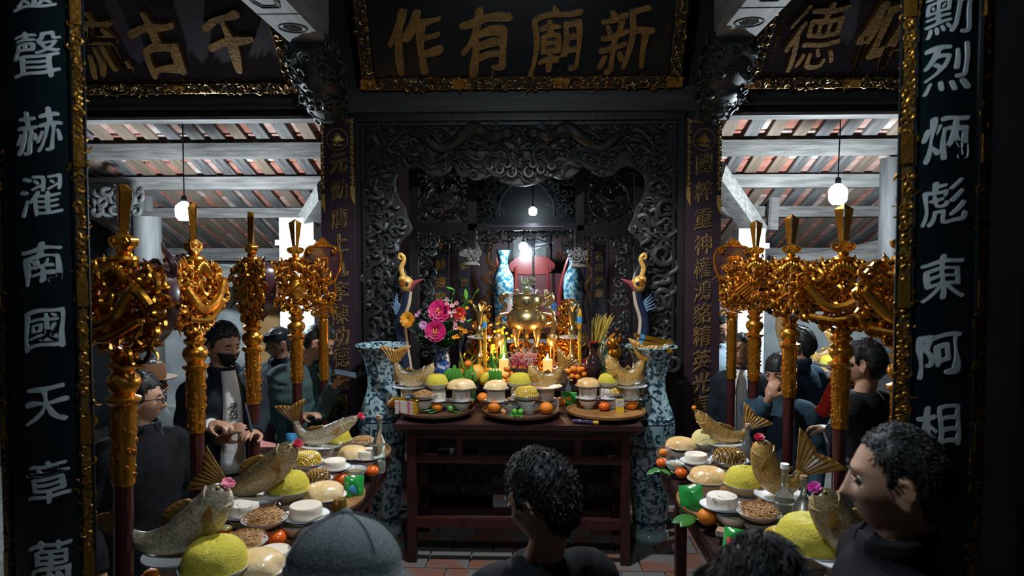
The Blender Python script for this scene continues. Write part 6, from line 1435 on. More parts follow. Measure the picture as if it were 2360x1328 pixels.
t = thing('gilt_cup', 'small shiny gilt cup beside the nearest left carp', 'cup', G(520, 1262, TRAYS['lm'][2])); MB().lathe([(.022, 0), (.024, .005), (.008, .02), (.026, .045), (.03, .08), (.028, .08), (.02, .05)], 20).build('cup', gold, t); MB().ball((0, 0, .08), (.026, .026, .012), 12, 6).build('contents', broth, t)
# long purple incense tube on the altar table
a, b = Vector((.235, 4.42, ZA + .014)), Vector((.40, 4.375, ZA + .014)); t = thing('incense_tube', 'purple wrapped incense tube with yellow tip lying on the altar table edge', 'incense', a); v = b - a
MB().tube([(0, 0, 0), tuple(v * .8)], .012, 8).build('wrapper', mat('purple_foil', (.06, .03, .09), .25, coat=.4, col2=(.25, .22, .3), scale=30, mix=(.6, .7)), t); MB().tube([tuple(v * .8), tuple(v)], [.012, .014], 8).build('yellow_tip', ybox, t)
# leaves and areca nuts tucked among the dishes
def leaves(name, label, loc, n, L_, m_, seed, nut=0):
    t = thing(name, label, 'leaves', loc); R = random.Random(seed)
    for i in range(n):
        m = MB(); leaf(m, (0, 0, .006 + .002 * i), (R.uniform(-1, 1), R.uniform(-1, -.1), R.uniform(-.05, .25)), L_ * R.uniform(.8, 1.2), L_ * .55, .25); o = m.build('leaf', m_, t, angle=70); o.modifiers.new('s', 'SOLIDIFY').thickness = .0015
    for i in range(nut): MB().ball((-.02 + .04 * i, -.01, .024), (.02, .02, .022), 12, 9).build('areca_nut', lgreen, t)
leaves('betel_leaves', "betel leaves with two green areca nuts at the front of the altar table's middle tray", G(1193, 957, TRAYS['cc'][2]), 4, .07, green, 1, 2)
leaves('betel_leaves', "betel leaves with a green areca nut on the altar table's left tray", G(1045, 950, TRAYS['cl'][2]), 3, .06, green, 2, 1)
leaves('orange_leaf', "long dark green leaf drooping from the orange on the altar table's left tray", G(1012, 945, TRAYS['cl'][2]) + Vector((0, -.06, .02)), 2, .11, dgreen, 4)
leaves('lettuce_leaves', 'pale green lettuce leaves under the meat floss on the middle left tray', G(560, 1225, TRAYS['lm'][2]), 6, .09, green, 5); leaves('lettuce_leaves', 'green leaf on the rim of the middle right tray', G(1600, 1195, TRAYS['rm'][2]), 3, .10, green, 6); leaves('lettuce_leaves', 'parsley like greens at the front of the middle right tray', G(1720, 1248, TRAYS['rm'][2]), 7, .05, green, 7); leaves('lettuce_leaves', 'green leaf under the persimmons on the far right tray', G(1524, 1085, TRAYS['rf'][2]), 3, .08, green, 8)
# ================================================================ people
skin_m = mat('skin', (.42, .24, .155), .48, col2=(.36, .19, .12), scale=9, sss=.12, bump=.08, bscale=120)
skin_d = mat('skin_tanned', (.34, .185, .12), .45, col2=(.28, .14, .09), scale=9, sss=.12, bump=.1, bscale=120)
hairm = mat('black_hair', (.007, .008, .009), .5, col2=(.014, .016, .018), scale=30, spec=.35)
hairg = mat('greying_hair', (.010, .011, .011), .55, col2=(.030, .031, .031), scale=90, spec=.3)
eyew = mat('eye_white', (.40, .37, .34), .2); eyed = mat('iris', (.012, .008, .006), .08)
def cloth(name, c, c2, **k): return mat(name, c, .85, col2=c2, scale=10, bump=.5, bscale=14, spec=.15, **k)
def evald(mb, voxel, it=4, fac=.5):
    o = mb.build('tmp', skin_m); r = o.modifiers.new('r', 'REMESH'); r.mode = 'VOXEL'; r.voxel_size = voxel
    if it: s_ = o.modifiers.new('s', 'SMOOTH'); s_.factor = fac; s_.iterations = it
    bpy.context.view_layer.update(); me = bpy.data.meshes.new_from_object(o.evaluated_get(bpy.context.evaluated_depsgraph_get())); old = o.data
    bpy.data.objects.remove(o); bpy.data.meshes.remove(old); me.materials.clear(); me.polygons.foreach_set('use_smooth', [True] * len(me.polygons)); return me
def head_verts(n=56, m=40):
    V = [(0, 0, -1)]
    for j in range(1, m):
        th = PI * j / m
        for i in range(n): a = 2 * PI * i / n; V.append((math.sin(th) * math.cos(a), math.sin(th) * math.sin(a), -math.cos(th)))
    V.append((0, 0, 1)); return np.array(V)
def head_shape(U, feat=True):
    x, y, z = U.T; rx, ry, rz = .077, .096, .117; lo = np.clip(-z, 0, 1); hi = np.clip(z, 0, 1)
    X = x * rx * (1 - .30 * lo ** 1.4 - .05 * hi ** 2); Y = y * ry; Z = z * rz
    back = np.clip(y, 0, 1); Y = Y * (1 - .42 * lo ** 1.5 * back) ; Y = np.where(y < 0, Y * (.95 - .04 * lo), Y * 1.06)
    Y = Y + np.where(y < 0, .0, 0)
    if feat:
        f = np.clip((-y - .1) * 2.2, 0, 1); ax = np.abs(X); g = lambda a, b: np.exp(-(a / b) ** 2); D = 0
        nz = np.clip((.024 - Z) / .058, 0, 1) * np.clip((Z + .052) / .016, 0, 1); D = D + .026 * g(X, .0115) * nz + .013 * g(ax - .009, .010) * g(Z + .036, .011)
        D = D - .013 * g(ax - .033, .017) * g(Z - .006, .012) + .007 * g(ax - .03, .026) * g(Z - .03, .009) + .006 * g(ax - .045, .02) * g(Z + .028, .02)
        D = D + .010 * g(X, .023) * (g(Z + .062, .0065) + g(Z + .077, .0075)) - .006 * g(X, .026) * g(Z + .0695, .003) + .012 * g(X, .022) * g(Z + .104, .014) - .004 * g(X, .02) * g(Z + .088, .005)
        D = D - .005 * g(ax - .06, .02) * g(Z + .06, .025)
        Y = Y - D * f
    return np.stack([X, Y, Z], 1)
def sph_faces(n, m):
    T = 1 + (m - 1) * n; Fs = []
    for i in range(n):
        k = (i + 1) % n; Fs.append((0, 1 + k, 1 + i)); Fs.append((T, 1 + (m - 2) * n + i, 1 + (m - 2) * n + k))
        for j in range(m - 2): Fs.append((1 + j * n + i, 1 + j * n + k, 1 + (j + 1) * n + k, 1 + (j + 1) * n + i))
    return Fs
HU = head_verts(); HF = sph_faces(56, 40)
def hairline(x, y, z, front=.066, bald=0):
    # positive where hair grows; head coordinates in metres, the face toward -y
    a = np.arctan2(-y, np.abs(x) + 1e-6)                               # +pi/2 at the face, -pi/2 at the back
    line = np.interp(a, [-PI / 2, -.78, -.55, -.42, .04, .12, .26, .40, .62, 1.0, PI / 2], [-.085, -.068, -.03, .026, .030, -.002, .0, .038, .054, front, front + .004])
    return z - line
def hand(mb, M, side=1, curl=.7, spread=.12, thumb=.6):
    """palm from the origin along +x, back of the hand +z, thumb toward +y*side"""
    mb.ball((.045, 0, 0), (.050, .040, .017), 14, 10, M)
    for i, (y, L_, x0) in enumerate(((.028, .072, .082), (.009, .080, .087), (-.010, .074, .084), (-.027, .058, .077))):
        a = 0; p_ = Vector((x0, y * side, 0)); pts = [Vector((x0 - .03, y * side * .9, 0)), p_]; sp = (1.5 - i) * spread * .5
        for s_, f in ((.45, .55), (.30, 1.0), (.25, .8)):
            a += curl * f; p_ = p_ + Vector((math.cos(a) * math.cos(sp), side * math.sin(sp) * math.cos(a), -math.sin(a))) * L_ * s_; pts.append(p_)
        mb.tube([tuple(q) for q in pts], [.010, .0098, .0092, .0085, .0068], 8, M, up=(0, 1, 0)); mb.ball(tuple(pts[-1]), .0068, 8, 6, M)
    p0 = Vector((.018, .026 * side, -.002)); p1 = p0 + Vector((.030, .026 * side, -.010)); p2 = p1 + Vector((.026, .010 * side, -.012 - .012 * thumb)); p3 = p2 + Vector((.022, -.004 * side, -.010 - .010 * thumb))
    mb.tube([tuple(q) for q in (p0, p1, p2, p3)], [.015, .0125, .0105, .008], 8, M, up=(0, 0, 1)); mb.ball(tuple(p3), .008, 8, 6, M)
def aim(frm, to, up=(0, 0, 1)):
    x = (Vector(to) - Vector(frm)).normalized(); z = (Vector(up) - x * x.dot(Vector(up))).normalized(); y = z.cross(x)
    return Matrix.Translation(frm) @ Matrix(((x.x, y.x, z.x, 0), (x.y, y.y, z.y, 0), (x.z, y.z, z.z, 0), (0, 0, 0, 1)))
def person(label, px, py, d, face, body_face=None, head_pitch=0, head_roll=0, jacket=None, trousers=None, hair='short', hair_m=None, skin=None, arms=None, lean=(0, 0), voxel=.0075, strands=160,
           puff=False, H=None, front=.066, collar=True, shirt=None, hands=True, scale=1.0, group='people in the hall', eyes=True, sit=False, width=1.0, zoff=0):
    c = P(px, py, d); skin = skin or skin_m; bf = face if body_face is None else body_face; root = thing('person', label, 'person', (c.x - lean[0], d - lean[1], 0), 0, group)
    hc = Vector((lean[0], lean[1], c.z)); sh = c.z - .215 * scale; nb = c.z - .15 * scale           # head centre, shoulder height, base of neck
    Rb = Matrix.Rotation(bf, 3, 'Z'); L3 = lambda x, y, z: Vector((0, 0, 0)) + Rb @ Vector((x, y, 0)) + Vector((0, 0, z))
    Mh = Matrix.Translation(hc) @ Matrix.Rotation(face, 4, 'Z') @ Matrix.Rotation(head_pitch, 4, 'X') @ Matrix.Rotation(head_roll, 4, 'Y') @ Matrix.Scale(scale, 4)
    # ---- body: head, neck, limbs in one skin
    mb = MB(); mb.add(head_shape(HU), HF, Mh)
    for e in (-1, 1):
        me_ = Mh @ Matrix.Translation((e * .077, .014, -.006)) @ Matrix.Rotation(e * -.42, 4, 'Z') @ Matrix.Rotation(.2, 4, 'X')
        mb.ball((0, 0, 0), (.0085, .021, .033), 12, 10, me_); a = np.linspace(-.6, PI + .9, 14); mb.tube(np.stack([0 * a + e * .006, .019 * np.cos(a + .2), .029 * np.sin(a + .2) + .002], 1), .0055, 6, me_); mb.ball((e * .002, -.004, -.029), (.007, .011, .011), 8, 6, me_)
    cn = Vector((0, 0, nb - .05)); hb = Mh @ Vector((0, .03, -.05)); mid = (cn + hb) / 2 + Vector((0, 0, -.0))
    mb.tube(smooth_poly([tuple(hb), tuple(mid), tuple(cn), (0, 0, nb - .12)], 4, False), np.array([.050, .051, .051, .052, .053, .054, .056, .06, .068, .08, .09, .09, .05])[:13] * scale, 16)
    mb.tube([(0, 0, nb - .08), (0, 0, c.z - .75)], [.05, .05], 8)
    arms = arms or {}; J = {}
    for e, key in ((-1, 'r'), (1, 'l')):
        s0 = L3(e * .165 * width, .01, sh - .02)
        if key in arms: el, wr, tip, up = arms[key]; el, wr, tip = (Vector(q) - root.location for q in (el, wr, tip))
        else: el = L3(e * .235 * width, .03, sh - .30); wr = L3(e * .225 * width, -.06, sh - .55); tip = wr + L3(0, -.03, -.1); up = tuple(L3(e, 0, 0))
        J[key] = (s0, el, wr); mb.tube([tuple(L3(0, 0, sh - .03)), tuple(s0), tuple(el), tuple(wr)], [.03, .035, .03, .025], 8); mb.tube([tuple(el.lerp(wr, .4)), tuple(wr), tuple(wr.lerp(tip, .25))], [.034, .025, .026], 10)
        if hands: hand(mb, aim(wr, tip, up), e if key not in arms else arms[key + 's'] if key + 's' in arms else e, arms.get(key + 'c', .55))
    hip = c.z - .78 if not sit else .45
    for e in (-1, 1): mb.tube([tuple(L3(0, 0, hip)), tuple(L3(e * .09, 0, hip - .05)), tuple(L3(e * .10, -.01, hip * .5)), tuple(L3(e * .10, .02, .06))], [.04, .04, .035, .03], 8)
    me = evald(mb, voxel, 3, .5); me.materials.append(skin); link('body', me, root)
    # ---- eyes and brows
    if eyes:
        for e in (-1, 1):
            MB().ball((e * .032, -.0712, .006), .0125, 12, 8, Mh).build('eye', eyew, root); MB().ball((e * .032, -.0815, .004), (.0052, .0035, .0052), 10, 6, Mh).build('iris', eyed, root)
            MB().tube([(e * .016, -.094, .029), (e * .032, -.094, .034), (e * .05, -.083, .028)], [.0035, .0045, .002], 6, Mh, flat=.6).build('eyebrow', hairm, root)
            MB().tube([(e * .018, -.082, .0085), (e * .032, -.0860, .0130), (e * .046, -.079, .008)], .0042, 6, Mh).build('eyelid', skin, root)
    # ---- hair
    hm = hair_m or hairm
    if hair:
        S_ = head_shape(HU, False); h = hairline(*S_.T, front=front); keep = h > (-.0 if hair != 'long' else -.03); g = np.random.default_rng(int(px)); nr = S_ / np.linalg.norm(S_, axis=1)[:, None]
        th = (.006 + .016 * np.clip(h / .06, 0, 1)) * (1 if hair != 'crop' else .55); top = np.clip(S_[:, 2] / .117, 0, 1); th = th + (.012 * top if hair == 'quiff' else 0); nz_ = .0022 * np.sin(S_[:, 0] * 240 + 3 * g.random()) + g.normal(0, .0012, len(S_)); O = S_ + nr * (th + nz_ * keep)[:, None]
        O = np.where(keep[:, None], O, S_ * .93); Fs = [f for f in HF if any(keep[i] for i in f)]
        MB().add(O, Fs, Mh).build('hair', hm, root, angle=80)
        R = random.Random(int(px)); m = MB(); idx = np.where(h > .004)[0]
        for q in range(strands):
            i = int(R.choice(idx)); p0 = Vector(O[i]) * 1.0; nn = Vector(nr[i]); dv = Vector((R.gauss(0, .35) + p0.x * 5, .9 * (1 if p0.y > -.02 else .3) + R.gauss(0, .3), -1 if p0.z < .07 else R.gauss(-.1, .3))); dv = (dv - nn * dv.dot(nn)).normalized(); L_ = R.uniform(.02, .045) * (.4 if hair == 'crop' else 1)
            if hair == 'quiff' and p0.z > .05: dv = (dv + Vector((R.gauss(0, .5), -.9, .35))).normalized()
            lift = R.uniform(.0, .006) * (2.0 if hair == 'quiff' else .4 if hair == 'crop' else .8); r0 = p0.length; hug = lambda q, f: tuple(q * ((r0 + f) / q.length))
            m.tube([hug(p0, -.003), hug(p0 + dv * L_ * .4, lift), hug(p0 + dv * L_ * .8, lift * .8), hug(p0 + dv * L_, -.002)], [.0013, .0014, .0010, .0003], 4, Mh)
        if strands: stuff(m.build('hair_strands', hm, root))
        if hair == 'long':
            m = MB()
            for q in range(70): a = R.uniform(-.4, PI + .4); x, y = .08 * math.cos(a), .02 + .085 * math.sin(a); m.tube(smooth_poly([(x * .8, y * .8, .05), (x * 1.08, y, -.02), (x * 1.1, y + .01, -.1), (x * 1.05, y + .02, -.19 - R.uniform(0, .04))], 3, False), .008, 5, Mh)
            stuff(m.build('long_locks', hm, root))
    # ---- clothes
    if jacket:
        mb = MB(); n = 28; a = np.arange(n) * 2 * PI / n; V = []; ring = []
        zs = [(hip - .06, .165, .125), (hip + .06, .168, .125), (hip + .2, .165, .12), (hip + .36, .185, .13), (sh - .09, .20, .132), (sh - .02, .185, .115), (sh + .035, .13, .092), (nb - .02, .082, .082), (nb + .035 if collar else nb, .070, .074)]
        zz = np.linspace(zs[0][0], zs[-1][0], 40 if puff else 16)
        for z in zz:
            rx = np.interp(z, [q[0] for q in zs], [q[1] for q in zs]) * width; ry = np.interp(z, [q[0] for q in zs], [q[2] for q in zs]); k = 1 + (.07 * abs(math.sin(z * 34)) - .02 if puff and z < sh else 0) + (.04 if puff else 0)
            for q in a: v = L3(rx * k * math.cos(q), ry * k * math.sin(q), z); V.append(v)
        Fs = [(j * n + i, j * n + (i + 1) % n, (j + 1) * n + (i + 1) % n, (j + 1) * n + i) for j in range(len(zz) - 1) for i in range(n)] + [tuple(range(n - 1, -1, -1)), tuple((len(zz) - 1) * n + i for i in range(n))]
        mb.add(V, Fs)
        for key in ('r', 'l'):
            s0, el, wr = J[key]; cuff = wr.lerp(el, arms.get('cuff', .06)); pth = smooth_poly([tuple(s0.lerp(Vector((0, 0, sh)), .35)), tuple(s0), tuple(s0.lerp(el, .5)), tuple(el), tuple(el.lerp(cuff, .5)), tuple(cuff)], 5, False); k = len(pth); u = np.linspace(0, 1, k); rr = np.interp(u, [0, .2, .45, .6, .85, 1], [.075, .076, .062, .056, .046, .042]) * (1.15 if puff else 1)
            if puff: rr = rr * (1 + .10 * np.abs(np.sin(u * 22)))
            else: rr = rr * (1 + .05 * np.sin(u * 31))
            mb.tube(pth, rr, 14)
        me = evald(mb, .011, 3); me.materials.append(jacket); link('jacket', me, root)
        if collar:
            m = MB(); aa = np.linspace(-PI * .5 + .35, PI * 1.5 - .35, 22); pts = [tuple(L3(.074 * math.cos(q), .070 * math.sin(q) + .004, nb + .022 + .012 * math.sin(q))) for q in aa]; m.tube(pts, .014, 8, flat=2.0, up=(0, 0, 1)); m.build('collar', jacket, root)
    if shirt:
        m = MB(); V = []; kk = 9
        for j in range(kk):
            t = j / (kk - 1); z = nb + .02 - t * (nb + .02 - hip - .1); w_ = .035 + .035 * t; yy = -np.interp(z, [hip, hip + .36, sh - .09, sh - .02, sh + .035, nb + .03], [.133, .140, .142, .126, .104, .078])
            for q in (-1, -.5, 0, .5, 1): V.append(L3(q * w_, yy + .016 * q * q, z))
        m.add(V, [(j * 5 + i, j * 5 + i + 1, (j + 1) * 5 + i + 1, (j + 1) * 5 + i) for j in range(kk - 1) for i in range(4)]); o = m.build('shirt_front', shirt, root, angle=80); o.modifiers.new('s', 'SOLIDIFY').thickness = .008
    if trousers and not sit:
        mb = MB()
        for e in (-1, 1): mb.tube([tuple(L3(e * .06, 0, hip + .1)), tuple(L3(e * .085, 0, hip - .06)), tuple(L3(e * .10, -.01, hip * .52)), tuple(L3(e * .10, .02, .05))], [.11, .10, .075, .065], 14)
        me = evald(mb, .016, 3); me.materials.append(trousers); link('trousers', me, root)
        for e in (-1, 1): m = MB(); q = L3(e * .10, -.05, .045); m.ball(tuple(q), (.05, .12, .045), 12, 8, Matrix.Translation(q) @ Rb.to_4x4() @ Matrix.Translation(-q)); m.build('shoe', lacq, root)
    if sit:
        mb = MB()
        for e in (-1, 1): mb.tube([tuple(L3(e * .07, .05, hip)), tuple(L3(e * .1, -.2, hip)), tuple(L3(e * .1, -.42, hip)), tuple(L3(e * .1, -.43, .25)), tuple(L3(e * .1, -.42, .05))], [.1, .095, .08, .07, .06], 12)
        me = evald(mb, .016, 3); me.materials.append(trousers or jacket); link('trousers', me, root)
        st = thing('stool', 'low wooden stool under the seated person: ' + label[:24].strip(), 'stool', (root.location.x, root.location.y, 0)); MB().box((0, 0, hip - .12), (.32, .3, .03)).build('seat', dkred, st)
        for ex in (-1, 1):
            for ey in (-1, 1): MB().box((ex * .13, ey * .12, (hip - .135) / 2), (.035, .035, hip - .135)).build('leg', dkred, st)
    root['hc'] = 0; del root['hc']
    return root, Mh, L3, (nb, sh, hip)
navy_c = cloth('navy_jacket', (.010, .014, .020), (.016, .022, .030)); black_c = cloth('black_jacket', (.006, .007, .009), (.012, .013, .015)); teal_c = cloth('teal_puffer', (.035, .065, .066), (.05, .085, .085)); greyg = cloth('grey_green_jacket', (.10, .125, .125), (.13, .155, .155)); blue_c = cloth('blue_jacket', (.018, .042, .065), (.03, .06, .085)); ltblue = cloth('pale_blue_shirt', (.35, .45, .55), (.42, .52, .6)); white_c = cloth('white_shirt', (.55, .56, .57), (.62, .63, .63)); grey_tr = cloth('grey_trousers', (.10, .11, .12), (.13, .14, .15)); dk_tr = cloth('dark_trousers', (.010, .011, .013), (.016, .017, .02))
# --- foreground
person('man in dark jacket in profile at the lower right, greying cropped hair', 2066, 1112, 1.5, -1.98, -1.7, head_pitch=.02, jacket=black_c, trousers=dk_tr, hair='crop', hair_m=hairg, skin=skin_m, voxel=.0048, strands=1500, front=.078, width=1.1)
person('man with swept back black hair seen from behind before the altar table', 1246, 1160, 1.92, -2.15, -2.7, head_pitch=.28, jacket=black_c, trousers=dk_tr, hair='quiff', skin=skin_m, voxel=.005, strands=1500, collar=False)
r, Mh, L3, zz = person('man in a grey flat cap seen from behind at the bottom left', 796, 1352, 1.30, -2.6, -2.9, head_pitch=.12, head_roll=-.1, jacket=black_c, trousers=dk_tr, hair='crop', hair_m=hairg, strands=0, voxel=.0065)
capm = mat('grey_tweed', (.055, .070, .078), .9, col2=(.095, .115, .125), scale=160, bump=.5, bscale=240)
mb = MB(); V = head_shape(HU, False); top = V[:, 2]; V2 = V * np.array([1.5, 1.5, 1]); V2[:, 2] = np.where(top > .03, .048 + (top - .03) * 1.0 + .55 * (V[:, 1]) * .22, .03 + (top - .03) * .1); V2[:, 1] -= .022; mb.add(V2, HF, Mh); mb.build('flat_cap', capm, r, angle=80)
mb = MB(); aa = np.linspace(-1.15, 1.15, 13); V = []
for q in aa: V += [(.10 * math.sin(q), -.10 * math.cos(q), .034), (.118 * math.sin(q), -.10 * math.cos(q) - .055 * math.cos(q), .018)]
mb.add(V, [(2 * i, 2 * i + 1, 2 * i + 3, 2 * i + 2) for i in range(12)], Mh); o = mb.build('cap_brim', capm, r); o.modifiers.new('s', 'SOLIDIFY').thickness = .006; MB().ball((0, -.025, .137), (.013, .013, .007), 10, 6, Mh).build('cap_button', capm, r)
for k in range(8):
    a = k * PI / 4 + .2; MB().tube([(0.114 * u * math.cos(a), -.022 + .14 * u * math.sin(a), .0475 + .0875 * math.sqrt(max(0, 1 - u * u)) + .121 * .093 * u * math.sin(a) + .0005) for u in np.linspace(.02, .985, 14)], .0016, 5, Mh).build('cap_seam', capm, r)
person('black haired head of a person at the bottom edge right of centre', 1756, 1405, 1.22, 2.9, jacket=black_c, trousers=dk_tr, hair='short', strands=900, voxel=.0065)
# --- left aisle
def pt(px, py, d): return P(px, py, d)
r, Mh, L3, zz = person('young man in glasses and black jacket turned right behind the nearest lance', 326, 922, 3.2, 1.95, 1.0, jacket=black_c, trousers=dk_tr, hair='short', strands=350, voxel=.0062, front=.06)
frm = mat('glasses_frame', (.01, .01, .012), .2, coat=.5); g_ = MB()
for e in (-1, 1):
    a = np.linspace(0, 2 * PI, 21)[:-1]; MB().tube(np.stack([e * .034 + .025 * np.cos(a), -.105 + 0 * a + .006 * np.abs(np.cos(a)), .004 + .021 * np.sin(a)], 1), .0024, 6, Mh, closed=True, up=(0, 1, 0)).build('glasses_rim', frm, r)
    MB().ball((e * .034, -.105, .004), (.024, .0012, .020), 14, 6, Mh).build('lens', glassc, r); MB().tube([(e * .059, -.10, .008), (e * .08, -.04, .010), (e * .083, .02, .004)], .0024, 6, Mh).build('glasses_temple', frm, r)
MB().tube([(-.01, -.107, .006), (0, -.111, .009), (.01, -.107, .006)], .0024, 6, Mh).build('glasses_bridge', frm, r)
hL, hR = pt(545, 985, 3.45), pt(572, 1000, 3.45)
r, Mh, L3, zz = person('young man in a black face mask and open navy jacket over white shirt', 515, 798, 3.7, 1.05, .75, head_pitch=.18, jacket=navy_c, trousers=grey_tr, hair='short', strands=450, voxel=.0062, shirt=white_c,
    arms={'r': (pt(425, 990, 3.62), pt(488, 980, 3.50), pt(560, 975, 3.42), (0, 0, 1)), 'l': (pt(600, 960, 3.75), pt(590, 1000, 3.6), pt(560, 995, 3.45), (0, 0, 1)), 'cuff': .02})
m = MB(); U = HU; S_ = head_shape(U, True); keep = (S_[:, 1] < -.035) & (S_[:, 2] < -.012) & (S_[:, 2] > -.125); S0 = head_shape(U, False); O = S0.copy(); O[:, 1] -= .012 + .016 * np.exp(-(S0[:, 0] / .03) ** 2 - ((S0[:, 2] + .045) / .035) ** 2); O[:, 0] *= 1.03
m.add(O, [f for f in HF if all(keep[i] for i in f)], Mh); o = m.build('face_mask', mat('black_mask', (.006, .006, .007), .8), r, angle=80); o.modifiers.new('s', 'SOLIDIFY').thickness = .004
for e in (-1, 1): MB().tube([(e * .062, -.045, -.03), (e * .078, .0, -.005)], .002, 5, Mh).build('mask_loop', frm, r)
w0, e0 = pt(488, 980, 3.50) - r.location, pt(425, 990, 3.62) - r.location; MB().tube([tuple(w0.lerp(e0, -.02)), tuple(w0.lerp(e0, .28))], [.036, .043], 14).build('white_cuff', white_c, r)
q = L3(.0, -.152, zz[1] - .12); o = put_glyph('INSI', mat('print_black', (.015, .015, .018), .6), r, tuple(q), .052, .003, rot=(0, PI / 2, .75), name='shirt_print', bold=.005, shear=0, wob=0)
phm = mat('phone_black', (.01, .012, .014), .15, coat=.6); phs = mat('phone_screen', (.02, .03, .04), .08, emit=(.25, .40, .50, .12))
def phone(loc, rot, label):
    t = thing('smartphone', label, 'phone', loc, rot=rot); MB().box((0, 0, 0), (.072, .15, .008)).build('case', phm, t); MB().box((0, 0, .0045), (.066, .142, .001)).build('screen', phs, t)
phone(pt(572, 962, 3.42), (1.35, .1, 1.9), 'phone held by the hands between the second and third lances')
r, Mh, L3, zz = person('person in brown hat and grey green jacket reaching an arm out holding a phone', 345, 884, 3.95, 1.7, 1.0, jacket=greyg, trousers=dk_tr, hair='short', strands=80,
    arms={'r': (pt(430, 1050, 3.8), pt(515, 1010, 3.55), pt(565, 965, 3.5), (-.3, -.6, .6)), 'cuff': .45})
hatm = mat('brown_felt', (.16, .075, .03), .85, col2=(.20, .10, .045), scale=20)
MB().lathe([(.088, .02), (.092, .05), (.088, .10), (.07, .125), (.03, .118), (0, .115)], 28, M=Mh, cap=False).build('hat_crown', hatm, r); MB().lathe([(.08, .022), (.15, .03), (.152, .036), (.08, .034)], 32, M=Mh).build('hat_brim', hatm, r)
def turban(r, Mh): MB().lathe([(.080, .035), (.092, .035), (.094, .05), (.094, .085), (.090, .092), (.080, .09)], 30, M=Mh @ Matrix.Rotation(.08, 4, 'X') @ Matrix.Scale(1.12, 4, (0, 1, 0))).build('turban', mat('turban_navy', (.010, .016, .026), .3, coat=.2), r)
r, Mh, L3, zz = person('older man wearing a black turban facing left behind the lances', 642, 792, 5.15, -.95, -.5, head_pitch=.15, jacket=navy_c, trousers=dk_tr, hair='crop', hair_m=hairg, skin=skin_d, strands=60, front=.05); turban(r, Mh)
r, Mh, L3, zz = person('man in a teal puffer jacket bending over his phone before the left column', 737, 790, 4.66, 1.65, 1.2, head_pitch=.5, jacket=teal_c, trousers=dk_tr, hair='short', strands=250, puff=True, lean=(.15, -.04), width=1.22,
    arms={'r': (pt(640, 960, 4.6), pt(700, 960, 4.45), pt(735, 950, 4.4), (0, 0, 1)), 'l': (pt(735, 955, 4.62), pt(772, 888, 4.55), pt(800, 862, 4.52), (-.5, -.5, .7)), 'cuff': .05})
phone(pt(796, 862, 4.5), (.25, -.35, 1.9), 'phone held up in front of the left plum couplet board')
r, Mh, L3, zz = person('seated man in a dark robe and small black turban by the plaster wall', 574, 868, 6.3, .35, jacket=blue_c, trousers=dk_tr, hair='crop', strands=0, sit=True, scale=.95); turban(r, Mh)
# --- right aisle
person('man with grey hair and white collar looking out between the right poles', 1710, 808, 4.95, -.32, width=.86, jacket=navy_c, trousers=dk_tr, hair='crop', hair_m=hairg, skin=skin_d, strands=120, shirt=white_c)
person('woman with black hair covering her mouth with her hand', 1796, 862, 4.38, -.85, -.5, head_pitch=.15, jacket=blue_c, trousers=dk_tr, hair='long', strands=120, front=.058,
    arms={'r': (pt(1740, 985, 4.3), pt(1772, 918, 4.2), pt(1786, 876, 4.2), (-.5, -.8, .2)), 'cuff': .1, 'rc': 1.1})
person('man in a dark blue jacket facing away beside the white pillar', 1842, 795, 5.0, -2.3, -2.6, jacket=blue_c, trousers=dk_tr, hair='short', strands=150)
person('man in black seen from behind under the nearest right lances', 1990, 838, 3.75, -2.2, -2.5, jacket=black_c, trousers=dk_tr, hair='short', strands=350, collar=False, voxel=.0062,
    arms={'l': (pt(1935, 1010, 3.75), pt(1915, 990, 3.95), pt(1892, 985, 4.0), (0, 0, 1))})
person('person in a pale blue shirt half hidden behind the right plum couplet board', 1668, 762, 6.3, -.1, jacket=ltblue, trousers=dk_tr, hair='short', strands=60)
redc = cloth('red_cloth', (.42, .02, .015), (.5, .03, .02)); t = thing('red_cloth', 'bright red folded cloth held behind the third right lance', 'cloth', pt(1900, 945, 4.0)); mb = MB()
mb.ball((0, 0, 0), (.05, .04, .04), 14, 10, fn=lambda V: 1 + .12 * np.sin(6 * V[:, 0] + 4 * V[:, 2])); mb.tube([(0, 0, 0), (.03, 0, .09), (.07, .01, .2)], [.04, .035, .02], 10); me = evald(mb, .008, 2); me.materials.append(redc); link('folds', me, t); MB().tube([(-.02, -.04, -.02), (.0, -.045, .03)], .006, 6).build('hem', redc, t)
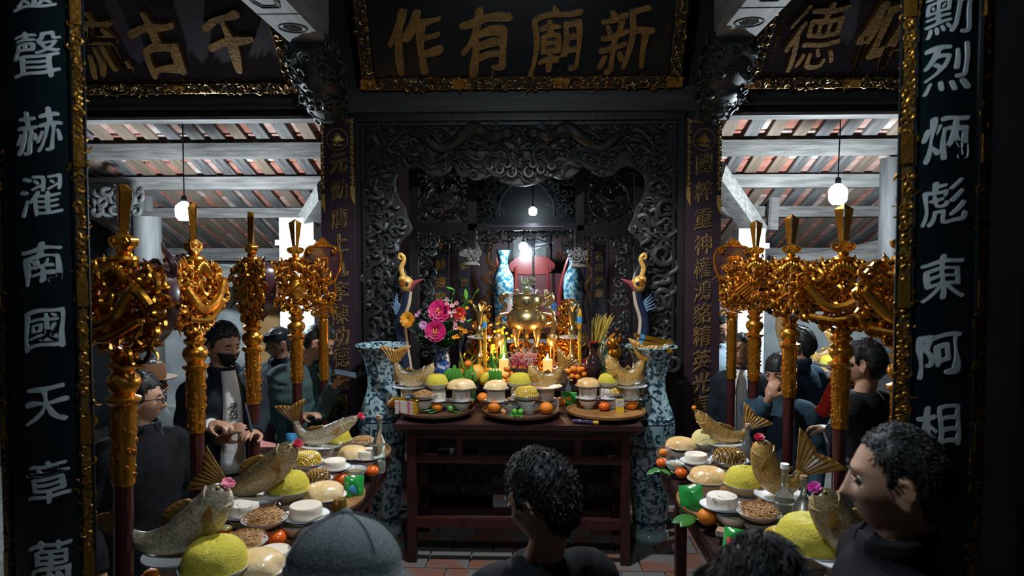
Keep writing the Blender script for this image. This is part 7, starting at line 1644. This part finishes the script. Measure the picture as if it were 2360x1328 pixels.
# ================================================================ lamps
glow = mat('lamp_glass', (.9, .95, 1), .4, emit=(.80, .93, 1.0, 28))
cable = mat('black_cable', (.01, .01, .012), .5)
COOL = (.78, .92, 1.0)
def bulb(loc, r, h, label, power, ztop, col=COOL, sway=0):
    t = thing('light_bulb', label, 'light bulb', loc)
    MB().lathe([(r * .25, h * .5), (r * .55, h * .42), (r * .95, h * .25), (r, 0), (r * .93, -h * .3), (r * .6, -h * .47), (0, -h * .5)], 20).build('glass', glow, t)
    MB().lathe([(r * .32, h * .5), (r * .32, h * .72), (r * .2, h * .8)], 12).build('socket', cable, t)
    z = ztop - loc[2]
    MB().tube([(0, 0, h * .78), (sway * .3, 0, z * .4 + .1), (sway, 0, z * .75), (sway * .5, 0, z)], .0055, 6).build('cable', cable, t)
    l = point('lamp_light', (0, 0, -h * .5 - .03), power, col, .05); l.parent = t
    return t
bulb(P(425, 487, 5.62), .072, .16, 'glowing white bulb hanging on a cable in the left bay', LIGHTS['side'], 3.2)
bulb(P(1931, 448, 5.62), .072, .17, 'glowing white bulb hanging on a cable in the right bay', LIGHTS['side'], 3.2, sway=.01)
bulb(P(1228, 487, 5.86), .035, .075, 'small glowing white bulb hanging before the openwork screen', LIGHTS['screen'], 3.2)
bulb(P(1206, 568, 6.55), .042, .08, 'small glowing white bulb hanging before the framed picture', LIGHTS['inner'], 3.2)
bulb((-.1, 1.55, 3.15), .06, .15, 'glowing white bulb hanging over the front hall above the viewer', LIGHTS['hall'], 4.4)

# unseen pendant added to brighten the offerings; its shade spares the signboards
t = thing('added_pendant_lamp', 'added unseen pendant lamp with dark shade hanging over the offerings', 'lamp', (-.1, 3.65, 3.62))
MB().lathe([(.03, .14), (.06, .12), (.13, .04), (.17, -.02), (.168, -.02), (.125, .036), (.05, .11)], 28, cap=False).build('shade', iron, t)
MB().ball((0, 0, .02), (.04, .04, .055), 14, 10).build('glass', glow, t)
MB().tube([(0, 0, .13), (0, 0, .78)], .006, 6).build('cable', cable, t)
l = spot('added_pendant_light', (-.1, 3.65, 3.58), (-.1, 3.65, 0), LIGHTS['altar'], (.95, .97, 1.0), 128, .06, .35)
